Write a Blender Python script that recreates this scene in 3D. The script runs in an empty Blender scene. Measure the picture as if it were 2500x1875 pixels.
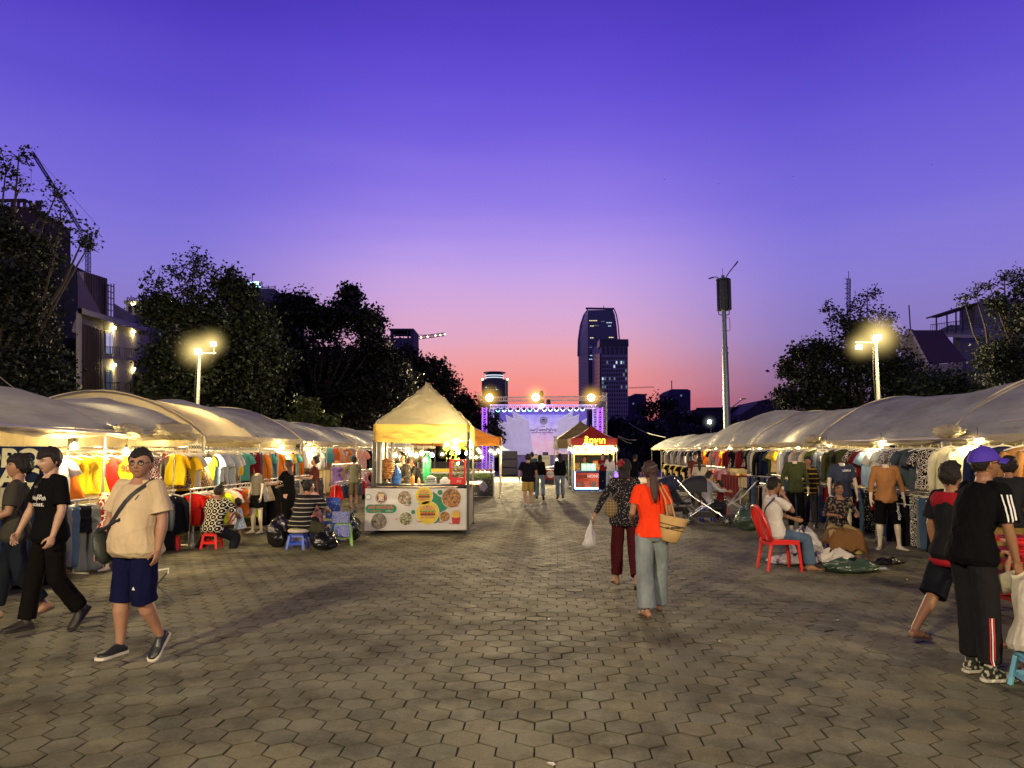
import bpy, bmesh, math, random
import numpy as np
from math import sin, cos, pi, radians as R, sqrt
from mathutils import Vector as V, Matrix, noise
from mathutils.bvhtree import BVHTree
SC = bpy.context.scene
COL = SC.collection
RND = random.Random(7)
F = 1733.0; TH = math.atan(0.0949); HC = 1.7
def ray(px, py):
 x = (px - 1250) / F; y = (937.5 - py) / F
 return V((x, cos(TH) - y * sin(TH), sin(TH) + y * cos(TH)))
def G(px, py, z=0.0):
 d = ray(px, py); t = (z - HC) / d.z
 return V((d.x * t, d.y * t, z))
def at(px, py, Y):
 d = ray(px, py); t = Y / d.y
 return V((d.x * t, Y, HC + d.z * t))
def link(o, parent=None):
 COL.objects.link(o)
 if parent is not None:
  o.parent = parent
 return o
def tag(o, label=None, cat=None, group=None, kind=None):
 if label:
  o['label'] = label
  if len(label.split()) > 16: print('LONG', label)
 if cat: o['category'] = cat
 if group: o['group'] = group
 if kind: o['kind'] = kind
 return o
def thing(name, label, cat, loc=(0, 0, 0), rz=0.0, group=None):
 o = bpy.data.objects.new(name, None)
 o.empty_display_size = .1
 o.location = loc; o.rotation_euler = (0, 0, rz)
 return tag(link(o), label, cat, group)
def copy_tree(o, kids, parent=None):
 c = o.copy(); link(c, parent)
 for k, sub in kids:
  copy_tree(k, sub, c)
 return c
def tree_of(o):
 return [(c, tree_of(c)) for c in o.children]
class MB:
 def __init__(s):
  s.v = []; s.f = []; s.c = []; s.col = (1, 1, 1); s.has = False
 def color(s, c):
  s.col = c; s.has = True; return s
 def add(s, verts, faces):
  n = len(s.v)
  s.v.extend([tuple(p) for p in verts]); s.c.extend([s.col] * len(verts))
  s.f.extend([tuple(i + n for i in f) for f in faces])
  return s
 def box(s, c, size, M=None):
  x, y, z = size[0] / 2, size[1] / 2, size[2] / 2
  P = [V((a * x, b * y, d * z)) for a, b, d in ((-1,-1,-1),(1,-1,-1),(1,1,-1),(-1,1,-1),(-1,-1,1),(1,-1,1),(1,1,1),(-1,1,1))]
  if M is not None: P = [M @ p for p in P]
  P = [p + V(c) for p in P]
  return s.add(P, [(3,2,1,0),(4,5,6,7),(0,1,5,4),(1,2,6,5),(2,3,7,6),(3,0,4,7)])
 def bar(s, a, b, w, h=None, up=V((0, 0, 1))):
  a = V(a); b = V(b); h = h or w; d = (b - a).normalized()
  if abs(d.dot(up)) > .98: up = V((0, 1, 0))
  r = d.cross(up).normalized(); u = r.cross(d)
  P = [p + r * (i * w / 2) + u * (j * h / 2) for p in (a, b) for i, j in ((-1,-1),(1,-1),(1,1),(-1,1))]
  return s.add(P, [(0,1,2,3),(7,6,5,4),(0,4,5,1),(1,5,6,2),(2,6,7,3),(3,7,4,0)])
 def ring_loft(s, rings, cap=True, closed=True):
  n = len(rings[0]); P = [p for r in rings for p in r]; Fc = []
  for i in range(len(rings) - 1):
   for j in range(n if closed else n - 1):
    k = (j + 1) % n
    Fc.append((i*n+j, i*n+k, (i+1)*n+k, (i+1)*n+j))
  if cap and closed:
   Fc.append(tuple(range(n))[::-1]); Fc.append(tuple((len(rings)-1)*n + j for j in range(n)))
  return s.add(P, Fc)
 def tube(s, pts, rad, n=8, cap=True, round_ends=False):
  pts = [V(p) for p in pts]
  if not hasattr(rad, '__len__'): rad = [rad] * len(pts)
  if round_ends:
   d0 = (pts[0] - pts[1]).normalized(); d1 = (pts[-1] - pts[-2]).normalized()
   pre = [(pts[0] + d0 * rad[0] * a, rad[0] * b) for a, b in ((.97, .25), (.75, .66), (.4, .92))]
   post = [(pts[-1] + d1 * rad[-1] * a, rad[-1] * b) for a, b in ((.4, .92), (.75, .66), (.97, .25))]
   pts = [p for p, _ in pre] + pts + [p for p, _ in post]
   rad = [r for _, r in pre] + list(rad) + [r for _, r in post]
  rings = []; u = None
  for i, p in enumerate(pts):
   d = (pts[min(i+1, len(pts)-1)] - pts[max(i-1, 0)])
   d = d.normalized() if d.length > 1e-9 else V((0, 0, 1))
   if u is None: u = d.orthogonal().normalized()
   else:
    u = u - d * u.dot(d); u = u.normalized() if u.length > 1e-6 else d.orthogonal().normalized()
   w = d.cross(u)
   rings.append([p + (u * cos(2*pi*j/n) + w * sin(2*pi*j/n)) * rad[i] for j in range(n)])
  return s.ring_loft(rings, cap)
 def eloft(s, secs, n=20, cap=True):
  return s.ring_loft([[c + r * cos(2*pi*j/n) + f * sin(2*pi*j/n) for j in range(n)] for c, r, f in secs], cap)
 def lathe(s, prof, c=(0, 0, 0), n=24, M=None):
  c = V(c); rings = []
  for r, z in prof:
   ring = [V((max(r, 1e-4) * cos(2*pi*j/n), max(r, 1e-4) * sin(2*pi*j/n), z)) for j in range(n)]
   if M is not None: ring = [M @ p for p in ring]
   rings.append([p + c for p in ring])
  return s.ring_loft(rings)
 def ball(s, c, r, n=12, sc=(1, 1, 1), M=None):
  prof = [(sin(pi * (i + .02) / (n//2 + .04)) * 1.0, -cos(pi * (i + .02) / (n//2 + .04))) for i in range(n//2 + 1)]
  c = V(c); rings = []
  for a, z in prof:
   ring = [V((a * r * sc[0] * cos(2*pi*j/n), a * r * sc[1] * sin(2*pi*j/n), z * r * sc[2])) for j in range(n)]
   if M is not None: ring = [M @ p for p in ring]
   rings.append([p + c for p in ring])
  return s.ring_loft(rings)
 def prism(s, outline, a, b, M=None):
  n = len(outline); P = [V((x, a, z)) for x, z in outline] + [V((x, b, z)) for x, z in outline]
  if M is not None: P = [M @ p for p in P]
  return s.add(P, [tuple(range(n)), tuple(range(2*n - 1, n - 1, -1))] + [(i, n + i, n + (i+1) % n, (i+1) % n) for i in range(n)])
 def grid(s, fn, nu, nv, closed_u=False):
  P = [fn(i / (nu if closed_u else nu - 1), j / (nv - 1)) for j in range(nv) for i in range(nu)]
  Fc = []
  for j in range(nv - 1):
   for i in range(nu if closed_u else nu - 1):
    k = (i + 1) % nu
    Fc.append((j*nu+i, j*nu+k, (j+1)*nu+k, (j+1)*nu+i))
  return s.add(P, Fc)
 def mesh(s, name, smooth=False):
  me = bpy.data.meshes.new(name)
  me.from_pydata([tuple(p) for p in s.v], [], s.f)
  if s.has:
   a = me.color_attributes.new('Col', 'FLOAT_COLOR', 'POINT')
   arr = np.ones((len(s.v), 4), dtype=np.float32); arr[:, :3] = np.array(s.c, dtype=np.float32)
   a.data.foreach_set('color', arr.ravel())
  if smooth: me.shade_smooth()
  me.validate()
  return me
 def build(s, name, m, parent=None, smooth=False, loc=None, rot=None, bevel=0):
  me = s.mesh(name, smooth)
  if m is not None: me.materials.append(m)
  o = bpy.data.objects.new(name, me); link(o, parent)
  if loc is not None: o.location = loc
  if rot is not None: o.rotation_euler = rot
  if bevel:
   b = o.modifiers.new('Bevel', 'BEVEL'); b.width = bevel; b.segments = 2; b.limit_method = 'ANGLE'; b.angle_limit = R(40)
  return o
def fix_normals(me):
 bm = bmesh.new(); bm.from_mesh(me); bmesh.ops.recalc_face_normals(bm, faces=bm.faces); bm.to_mesh(me); bm.free()
def remesh(me, voxel, smooth=3, disp=None):
 """one continuous surface out of overlapping closed shapes"""
 fix_normals(me)
 o = bpy.data.objects.new('work', me); COL.objects.link(o)
 m = o.modifiers.new('r', 'REMESH'); m.mode = 'VOXEL'; m.voxel_size = voxel; m.use_smooth_shade = True
 if smooth:
  q = o.modifiers.new('s', 'SMOOTH'); q.iterations = smooth; q.factor = .5
 dg = bpy.context.evaluated_depsgraph_get()
 out = bpy.data.meshes.new_from_object(o.evaluated_get(dg))
 bpy.data.objects.remove(o); bpy.data.meshes.remove(me)
 out.materials.clear()
 if disp is not None:
  n = len(out.vertices)
  co = np.empty(n * 3, dtype=np.float32); out.vertices.foreach_get('co', co); co = co.reshape(-1, 3)
  no = np.empty(n * 3, dtype=np.float32); out.vertex_normals.foreach_get('vector', no); no = no.reshape(-1, 3)
  co += no * disp(co)[:, None]
  out.vertices.foreach_set('co', co.ravel()); out.update()
 out.shade_smooth()
 return out
def wavy(seed, amp, fx=9, fz=5):
 """numpy cloth folds: sum of a few warped sines"""
 rr = np.random.RandomState(seed)
 W = []
 for i in range(7):
  k = rr.normal(size=3) * np.array([fx, fx, fz]) * (1 + i * .45)
  W.append((k, rr.uniform(0, 6.28), rr.normal(size=3) * 6, rr.uniform(0, 6.28), 1 / (1 + i * .55)))
 def fn(co):
  out = np.zeros(len(co))
  for k, p, k2, p2, a in W:
   s = np.sin(co @ k + p + 1.3 * np.sin(co @ k2 + p2))
   out += a * (1 - np.abs(s)) ** 2 * 1.2 - a * .4
  return out * amp
 return fn
FONT_CACHE = {}
def text_mesh(body, size, extrude=.002, align='CENTER', bold=0.0, shear=0, width=1.0):
 c = bpy.data.curves.new('lettering', 'FONT'); c.body = body; c.size = size; c.extrude = extrude
 c.align_x = align; c.align_y = 'CENTER'; c.offset = bold; c.shear = shear; c.resolution_u = 4
 o = bpy.data.objects.new('lettering', c)
 me = bpy.data.meshes.new_from_object(o)
 bpy.data.objects.remove(o); bpy.data.curves.remove(c)
 if width != 1.0:
  me.transform(Matrix.Diagonal((width, 1, 1, 1)))
 return me
UPRIGHT = Matrix.Rotation(pi / 2, 4, 'X')     # text read from -Y
def text(name, body, size, m, loc, parent=None, rz=0, extrude=.003, bold=0.0, align='CENTER', shear=0, width=1.0, roll=0):
 me = text_mesh(body, size, extrude, align, bold, shear, width)
 me.transform(UPRIGHT @ Matrix.Rotation(roll, 4, 'Z'))
 me.materials.append(m)
 o = bpy.data.objects.new(name, me); link(o, parent)
 o.location = loc; o.rotation_euler = (0, 0, rz)
 return o
MATS = {}
def new_mat(name):
 m = bpy.data.materials.new(name); m.use_nodes = True
 nt = m.node_tree; nt.nodes.clear()
 out = nt.nodes.new('ShaderNodeOutputMaterial')
 return m, nt, out
def N(nt, t, **kw):
 n = nt.nodes.new('ShaderNode' + t)
 for k, v in kw.items():
  if k.startswith('i_'): n.inputs[k[2:].replace('_', ' ')].default_value = v
  else: setattr(n, k, v)
 return n
def L(nt, a, b): nt.links.new(a, b)
def rgba(c): return (c[0], c[1], c[2], 1)
def srgb(r, g, b):
 f = lambda v: ((v / 255 + .055) / 1.055) ** 2.4 if v > 10 else v / 255 / 12.92
 return (f(r), f(g), f(b))
def mat(key, color=(.5, .5, .5), rough=.6, metal=0.0, var=.15, vscale=6, bump=0.0, bscale=40, spec=.5, emis=None, estr=0,
  trans=0.0, sub=0.0, use='fixed', aniso=(1, 1, 1), coat=0, alpha=1, dirt=0.0, transl=0.0, sample_em=True, dist=.01, ridged=False):
 """use: fixed | obj (object colour) | col (vertex colour)"""
 if key in MATS: return MATS[key]
 m, nt, out = new_mat(key)
 b = N(nt, 'BsdfPrincipled')
 tc = N(nt, 'TexCoord'); mp = N(nt, 'Mapping'); mp.inputs['Scale'].default_value = aniso
 L(nt, tc.outputs['Object'], mp.inputs['Vector'])
 oi = N(nt, 'ObjectInfo')
 if use == 'fixed':
  rgb = N(nt, 'RGB'); rgb.outputs[0].default_value = rgba(color); base = rgb.outputs[0]
 elif use == 'obj': base = oi.outputs['Color']
 else:
  a = N(nt, 'VertexColor', layer_name='Col'); base = a.outputs['Color']
 if var > 0:
  nz = N(nt, 'TexNoise'); nz.inputs['Scale'].default_value = vscale; nz.inputs['Detail'].default_value = 5; nz.inputs['Roughness'].default_value = .6
  L(nt, mp.outputs[0], nz.inputs['Vector'])
  mr = N(nt, 'MapRange'); mr.inputs['From Min'].default_value = .3; mr.inputs['From Max'].default_value = .7
  mr.inputs['To Min'].default_value = 1 - var; mr.inputs['To Max'].default_value = 1 + var
  L(nt, nz.outputs[0], mr.inputs['Value'])
  mx = N(nt, 'MixRGB', blend_type='MULTIPLY'); mx.inputs[0].default_value = 1
  L(nt, base, mx.inputs[1]); L(nt, mr.outputs[0], mx.inputs[2]); base = mx.outputs[0]
 if dirt > 0:
  nz = N(nt, 'TexNoise'); nz.inputs['Scale'].default_value = vscale * .35; nz.inputs['Detail'].default_value = 8; nz.inputs['Roughness'].default_value = .7
  L(nt, mp.outputs[0], nz.inputs['Vector'])
  mr = N(nt, 'MapRange'); mr.inputs['From Min'].default_value = .45; mr.inputs['From Max'].default_value = .75; mr.inputs['To Max'].default_value = dirt
  L(nt, nz.outputs[0], mr.inputs['Value'])
  mx = N(nt, 'MixRGB'); mx.inputs[2].default_value = (.03, .025, .018, 1)
  L(nt, mr.outputs[0], mx.inputs[0]); L(nt, base, mx.inputs[1]); base = mx.outputs[0]
 L(nt, base, b.inputs['Base Color'])
 b.inputs['Roughness'].default_value = rough; b.inputs['Metallic'].default_value = metal
 b.inputs['Specular IOR Level'].default_value = spec
 b.inputs['Transmission Weight'].default_value = trans
 b.inputs['Coat Weight'].default_value = coat
 if sub: b.inputs['Subsurface Weight'].default_value = sub; b.inputs['Subsurface Scale'].default_value = .01
 b.inputs['Alpha'].default_value = alpha
 if estr:
  b.inputs['Emission Strength'].default_value = estr
  if emis is None or emis == 'base': L(nt, base, b.inputs['Emission Color'])
  else: b.inputs['Emission Color'].default_value = rgba(emis)
 if bump > 0:
  nz = N(nt, 'TexNoise'); nz.inputs['Scale'].default_value = bscale; nz.inputs['Detail'].default_value = 4
  if ridged: nz.noise_type = 'RIDGED_MULTIFRACTAL'; nz.normalize = True; nz.inputs['Distortion'].default_value = .6
  L(nt, mp.outputs[0], nz.inputs['Vector'])
  bp = N(nt, 'Bump'); bp.inputs['Strength'].default_value = bump; bp.inputs['Distance'].default_value = dist
  L(nt, nz.outputs[0], bp.inputs['Height']); L(nt, bp.outputs[0], b.inputs['Normal'])
 sh = b.outputs[0]
 if transl > 0:
  t = N(nt, 'BsdfTranslucent'); L(nt, base, t.inputs['Color'])
  ms = N(nt, 'MixShader'); ms.inputs[0].default_value = transl
  L(nt, sh, ms.inputs[1]); L(nt, t.outputs[0], ms.inputs[2]); sh = ms.outputs[0]
 L(nt, sh, out.inputs['Surface'])
 m.cycles.emission_sampling = 'AUTO' if sample_em else 'NONE'
 MATS[key] = m
 return m
def cloth(color, key=None, **kw):
 k = key or 'cloth_%d_%d_%d' % tuple(int(255 * max(0, c) ** .45) for c in color)
 return mat(k, color, rough=.95, var=.12, vscale=9, bump=.45, bscale=20, spec=.05, dist=.016, aniso=(1, 1, .45), **kw)
def plastic(key, color, rough=.35, **kw): return mat(key, color, rough=rough, var=.05, vscale=4, bump=.05, **kw)
def metal(key, color=(.45, .45, .45), rough=.35, **kw): return mat(key, color, rough=rough, metal=.85, var=.15, bump=.05, **kw)
def glow(key, color, s, sample=False):
 if key in MATS: return MATS[key]
 m, nt, out = new_mat(key); e = N(nt, 'Emission'); e.inputs[0].default_value = rgba(color); e.inputs[1].default_value = s
 L(nt, e.outputs[0], out.inputs['Surface']); m.cycles.emission_sampling = 'AUTO' if sample else 'NONE'
 MATS[key] = m; return m
def pattern_mat(key, kind, c2=(.8, .8, .8), scale=30, transl=0.0):
 """cloth whose ground colour is the object's colour, with a printed pattern of colour c2"""
 if key in MATS: return MATS[key]
 m, nt, out = new_mat(key); b = N(nt, 'BsdfPrincipled'); b.inputs['Roughness'].default_value = .85; b.inputs['Specular IOR Level'].default_value = .05
 tc = N(nt, 'TexCoord'); oi = N(nt, 'ObjectInfo'); base = oi.outputs['Color']
 mp = N(nt, 'Mapping'); L(nt, tc.outputs['Object'], mp.inputs['Vector'])
 if kind == 'dots':
  t = N(nt, 'TexVoronoi'); t.inputs['Scale'].default_value = scale; L(nt, mp.outputs[0], t.inputs['Vector'])
  cr = N(nt, 'MapRange'); cr.inputs['From Min'].default_value = .25; cr.inputs['From Max'].default_value = .18; L(nt, t.outputs['Distance'], cr.inputs['Value']); f = cr.outputs[0]
 elif kind == 'flowers':
  t = N(nt, 'TexVoronoi'); t.inputs['Scale'].default_value = scale; L(nt, mp.outputs[0], t.inputs['Vector'])
  w = N(nt, 'Math', operation='SINE'); mu = N(nt, 'Math', operation='MULTIPLY'); mu.inputs[1].default_value = 14; L(nt, t.outputs['Distance'], mu.inputs[0]); L(nt, mu.outputs[0], w.inputs[0])
  cr = N(nt, 'MapRange'); cr.inputs['From Min'].default_value = .3; cr.inputs['From Max'].default_value = .45; L(nt, w.outputs[0], cr.inputs['Value']); f = cr.outputs[0]
 elif kind == 'stripes':
  t = N(nt, 'TexWave', bands_direction='Z'); t.inputs['Scale'].default_value = scale; L(nt, mp.outputs[0], t.inputs['Vector'])
  cr = N(nt, 'MapRange'); cr.inputs['From Min'].default_value = .93; cr.inputs['From Max'].default_value = .97; L(nt, t.outputs[0], cr.inputs['Value']); f = cr.outputs[0]
 elif kind == 'leopard':
  t = N(nt, 'TexNoise'); t.inputs['Scale'].default_value = scale; t.inputs['Detail'].default_value = 1; L(nt, mp.outputs[0], t.inputs['Vector'])
  cr = N(nt, 'MapRange'); cr.inputs['From Min'].default_value = .52; cr.inputs['From Max'].default_value = .58; L(nt, t.outputs[0], cr.inputs['Value']); f = cr.outputs[0]
 elif kind == 'plaid':
  t = N(nt, 'TexWave', bands_direction='X'); t.inputs['Scale'].default_value = scale; L(nt, mp.outputs[0], t.inputs['Vector'])
  t2 = N(nt, 'TexWave', bands_direction='Z'); t2.inputs['Scale'].default_value = scale; L(nt, mp.outputs[0], t2.inputs['Vector'])
  mm = N(nt, 'Math', operation='MAXIMUM'); L(nt, t.outputs[0], mm.inputs[0]); L(nt, t2.outputs[0], mm.inputs[1])
  cr = N(nt, 'MapRange'); cr.inputs['From Min'].default_value = .8; cr.inputs['From Max'].default_value = .95; cr.inputs['To Max'].default_value = .6; L(nt, mm.outputs[0], cr.inputs['Value']); f = cr.outputs[0]
 elif kind == 'rings':
  sep = N(nt, 'SeparateXYZ'); vm = N(nt, 'VectorMath', operation='SCALE'); vm.inputs['Scale'].default_value = scale; L(nt, mp.outputs[0], vm.inputs[0])
  fr = N(nt, 'VectorMath', operation='FRACTION'); L(nt, vm.outputs[0], fr.inputs[0])
  sb = N(nt, 'VectorMath', operation='SUBTRACT'); sb.inputs[1].default_value = (.5, .5, .5); L(nt, fr.outputs[0], sb.inputs[0])
  ml = N(nt, 'VectorMath', operation='MULTIPLY'); ml.inputs[1].default_value = (1, 0, 1); L(nt, sb.outputs[0], ml.inputs[0])
  ln = N(nt, 'VectorMath', operation='LENGTH'); L(nt, ml.outputs[0], ln.inputs[0])
  d = N(nt, 'Math', operation='SUBTRACT'); d.inputs[1].default_value = .42; L(nt, ln.outputs['Value'], d.inputs[0])
  ab = N(nt, 'Math', operation='ABSOLUTE'); L(nt, d.outputs[0], ab.inputs[0])
  ms = N(nt, 'Math', operation='SINE'); m1 = N(nt, 'Math', operation='MULTIPLY'); m1.inputs[1].default_value = 17; L(nt, ln.outputs['Value'], m1.inputs[0]); L(nt, m1.outputs[0], ms.inputs[0])
  cr = N(nt, 'MapRange'); cr.inputs['From Min'].default_value = .72; cr.inputs['From Max'].default_value = .88; L(nt, ms.outputs[0], cr.inputs['Value']); f = cr.outputs[0]
 mx = N(nt, 'MixRGB'); mx.inputs[2].default_value = rgba(c2); L(nt, f, mx.inputs[0]); L(nt, base, mx.inputs[1])
 L(nt, mx.outputs[0], b.inputs['Base Color'])
 nz = N(nt, 'TexNoise'); nz.inputs['Scale'].default_value = 22; L(nt, mp.outputs[0], nz.inputs['Vector'])
 bp = N(nt, 'Bump'); bp.inputs['Strength'].default_value = .35; bp.inputs['Distance'].default_value = .012
 L(nt, nz.outputs[0], bp.inputs['Height']); L(nt, bp.outputs[0], b.inputs['Normal'])
 L(nt, b.outputs[0], out.inputs['Surface'])
 MATS[key] = m
 return m
OBJ_CLOTH = mat('cloth_solid', use='obj', rough=.95, var=.14, vscale=9, bump=.55, bscale=16, spec=.04, dist=.02, aniso=(1, 1, .4))
MANN_M = plastic('mannequin_shell', (.62, .54, .38), .35)
def skin_mat(tone):
 return mat('skin_%d' % int(tone * 100), use='col', rough=.5, var=.1, vscale=14, sub=.12, bump=.12, bscale=60, spec=.35, dist=.004)
HAIR_M = mat('hair', (.012, .009, .008), rough=.55, var=.3, vscale=30, bump=1.0, bscale=45, aniso=(3, 3, .3), spec=.3, dist=.02)
HAIR_BROWN = mat('hair_brown', (.035, .014, .009), rough=.6, var=.45, vscale=25, bump=.7, bscale=60, aniso=(3, 3, .3), spec=.5)
HAIR_GREY = mat('hair_grey', (.05, .045, .04), rough=.45, var=.4, vscale=40, bump=.7, bscale=60)
def head_surface(u, v, wide=1.0, female=False):
 """u around (0..1, .25 = face front +Y), v from chin side to crown; returns local point (m) for a 23 cm head"""
 th = 2 * pi * u; ph = pi * v - pi / 2
 x, y, z = cos(ph) * cos(th), cos(ph) * sin(th), sin(ph)
 px, py, pz = x * .076 * wide, y * .096, z * .117
 if z < 0:                                   # jaw
  k = (-z) ** 1.3
  px *= 1 - .34 * k * (1 if not female else 1.12);
  py = py * (1 - .12 * k) + .018 * k
  if y < 0: py *= 1 - .35 * k
 else:
  py *= 1.0 + .03 * z;
  if y < 0: py *= 1.06
 front = max(0, y)
 if front > .2:
  g = lambda cx, cz, sx, sz: math.exp(-((px - cx) / sx) ** 2 - ((pz - cz) / sz) ** 2)
  d = 0
  d += .021 * g(0, -.022, .012, .016) + .012 * g(0, .0, .009, .022) + .006 * (g(.011, -.030, .008, .008) + g(-.011, -.030, .008, .008))
  d -= .009 * (g(.031, .006, .017, .012) + g(-.031, .006, .017, .012))
  d += .005 * g(0, .026, .05, .010)
  d += .004 * (g(.031, .006, .011, .006) + g(-.031, .006, .011, .006))
  d += .005 * (g(.042, -.026, .018, .018) + g(-.042, -.026, .018, .018))
  d += .0075 * g(0, -.052, .024, .0055) + .007 * g(0, -.064, .02, .0055) - .004 * g(0, -.058, .026, .0022)
  d += .006 * g(0, -.092, .02, .014)
  py += d * front ** .5
 return V((px, py, pz))
def head_color(p, tone, r):
 x, z = p.x, p.z; sk = [tone[0], tone[1], tone[2]]
 if p.y > .03:
  e = lambda cx, cz, sx, sz: ((x - cx) / sx) ** 2 + ((z - cz) / sz) ** 2
  for s in (1, -1):
   if e(s * .031, .006, .0135, .0044) < 1: sk = [.33, .29, .26]
   if e(s * .031, .006, .0058, .0048) < 1: sk = [.02, .012, .01]
   if 1 <= e(s * .031, .0065, .0155, .0062) < 1.5: sk = [a * .3 for a in tone]
   if e(s * .032, .026 - abs(abs(x) - .03) * .15, .019, .0045) < 1: sk = [.02, .014, .012]
  if e(0, -.058, .022, .0095) < 1: sk = [tone[0] * .8, tone[1] * .5, tone[2] * .5]
  if e(0, -.058, .024, .0018) < 1: sk = [a * .25 for a in tone]
  for s in (1, -1):
   if e(s * .009, -.037, .004, .0025) < 1: sk = [a * .3 for a in tone]
 return sk
def frame(yaw=0, pitch=0, roll=0):
 return Matrix.Rotation(yaw, 3, 'Z') @ Matrix.Rotation(-pitch, 3, 'X') @ Matrix.Rotation(roll, 3, 'Y')
def nv(*a): return V(a).normalized()
DEF = dict(lean=.03, lean2=None, thR=0, thL=0, knR=.05, knL=.05, abR=.03, abL=.03,
           UR=(.16, .02, -1), FR=(.05, .2, -1), UL=(.16, .02, -1), FL=(.05, .2, -1),
           curlR=.5, curlL=.5, hy=0, hp=0, hr=0, ftR=0, ftL=0, twist=0, toR=.12, toL=.12)
def rig(H, build, sex, pose, kid=False):
 k = H / 1.76; P = dict(DEF); P.update(pose); J = {'k': k, 'P': P}
 T = Matrix.Rotation(P['twist'], 3, 'Z')
 l1 = P['lean']; l2 = P['lean2'] if P['lean2'] is not None else l1
 hipw = .088 * k * (1.06 if sex == 'f' else 1); shw = (.158 if sex == 'f' else .178) * k * (1 + (build - 1) * .5)
 leg = .93 if kid else 1
 hd = 1.0 if not kid else 1.5
 J['pel'] = V((0, 0, 0))
 u1 = T @ V((0, sin(l1), cos(l1))); u2 = T @ V((0, sin(l2), cos(l2)))
 J['waist'] = u1 * .16 * k; J['chest'] = J['waist'] + u2 * .2 * k; J['sh'] = J['waist'] + u2 * .338 * k
 J['neck'] = J['waist'] + u2 * .392 * k; J['u1'] = u1; J['u2'] = u2
 J['rt'] = T @ V((1, 0, 0)); J['fw2'] = J['rt'].cross(u2) * -1; J['fw1'] = J['rt'].cross(u1) * -1
 J['headM'] = T @ frame(P['hy'], P['hp'] + l2 * .5, P['hr'])
 nup = (u2 * .6 + V((0, 0, .4))).normalized()
 J['head'] = J['neck'] + nup * .034 * k + J['headM'] @ V((0, .014, .103)) * k * hd * P.get('big', 1)
 J['hs'] = k * hd * (1.03 if sex == 'm' else 1.0) * P.get('big', 1)
 for s, n in ((1, 'R'), (-1, 'L')):
  hip = V((s * hipw, 0, -.03 * k)); a = P['th' + n]; b = P['ab' + n]; kn = P['kn' + n]
  d1 = V((s * sin(b), sin(a) * cos(b), -cos(a) * cos(b))).normalized()
  d2 = V((s * sin(b * .3), sin(a - kn), -cos(a - kn))).normalized()
  knee = hip + d1 * .415 * k * leg; ank = knee + d2 * .40 * k * leg
  fa = P['ft' + n]
  fd = V((s * sin(P['to' + n]), cos(fa) * cos(P['to' + n]), sin(fa)))
  J['hip' + n], J['knee' + n], J['ank' + n], J['ft' + n] = hip, knee, ank, fd.normalized()
  sh = J['sh'] + J['rt'] * s * shw
  U = T @ V((P['U' + n][0] * s, P['U' + n][1], P['U' + n][2])).normalized()
  Fa = T @ V((P['F' + n][0] * s, P['F' + n][1], P['F' + n][2])).normalized()
  J['shd' + n] = sh; J['elb' + n] = sh + U * .285 * k; J['wri' + n] = J['elb' + n] + Fa * .25 * k
  J['U' + n], J['F' + n] = U, Fa
 return J
def foot_rings(mb, ank, fd, k, e=0.0, sole=True):
 r = fd.cross(V((0, 0, 1))).normalized(); up = r.cross(fd)
 heel = ank - fd * .055 * k - up * .05 * k
 secs = []
 for t, w, h, z in ((-.01, .012, .012, 0), (.0, .026, .03, 0), (.04, .034, .045, .012), (.10, .036, .040, .008), (.16, .044, .026, -.006), (.21, .044, .019, -.010), (.245, .03, .013, -.013), (.257, .012, .008, -.014)):
  secs.append((heel + fd * t * k + up * z * k, r * (w * k + e), up * (h * k + e)))
 mb.eloft(secs, 14)
def hand(mb, wri, F_, s, k, curl, fwd, out, spread=1.0, point=None):
 """palm + five fingers; palm faces the body, thumb side forward"""
 d = F_.normalized(); t = (fwd - d * fwd.dot(d)).normalized(); n = d.cross(t) * s    # n = palm normal
 if n.dot(out) > 0: n = -n
 c = wri + d * .045 * k
 mb.eloft([(wri - d * .01 * k, t * .024 * k, n * .019 * k), (wri + d * .02 * k, t * .031 * k, n * .017 * k), (c, t * .039 * k, n * .016 * k), (wri + d * .082 * k, t * .038 * k, n * .013 * k), (wri + d * .092 * k, t * .03 * k, n * .008 * k)], 12)
 for i, (off, ln, ra) in enumerate(((.030, .072, .0088), (.0105, .080, .0090), (-.0095, .075, .0086), (-.028, .058, .0078))):
  p = wri + d * (.082 - .004 * abs(i - 1)) * k + t * off * k
  cu = curl * (.8 + .12 * i); dd = d + t * (.05 - .04 * i) * spread; dd.normalize(); pts = [p]; ang = 0
  for j, fr in enumerate((.45, .32, .23)):
   ang += cu * (.55, .8, .6)[j]
   dir_ = dd * cos(ang) + n * sin(ang)
   pts.append(pts[-1] + dir_ * ln * fr * k)
  mb.tube(pts, [ra * k, ra * .97 * k, ra * .9 * k, ra * .78 * k], 8, round_ends=True)
 p = wri + d * .022 * k + t * .026 * k; q = p + (d * .6 + t * .65 + n * .35).normalized() * .036 * k
 w = q + (d * .85 + t * .22 + n * (.3 + curl * .4)).normalized() * .032 * k; x = w + (d * .9 - t * .1 + n * (.3 + curl * .5)).normalized() * .024 * k
 mb.tube([p, q, w, x], [.013 * k, .0115 * k, .0098 * k, .0085 * k], 8, round_ends=True)
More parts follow.
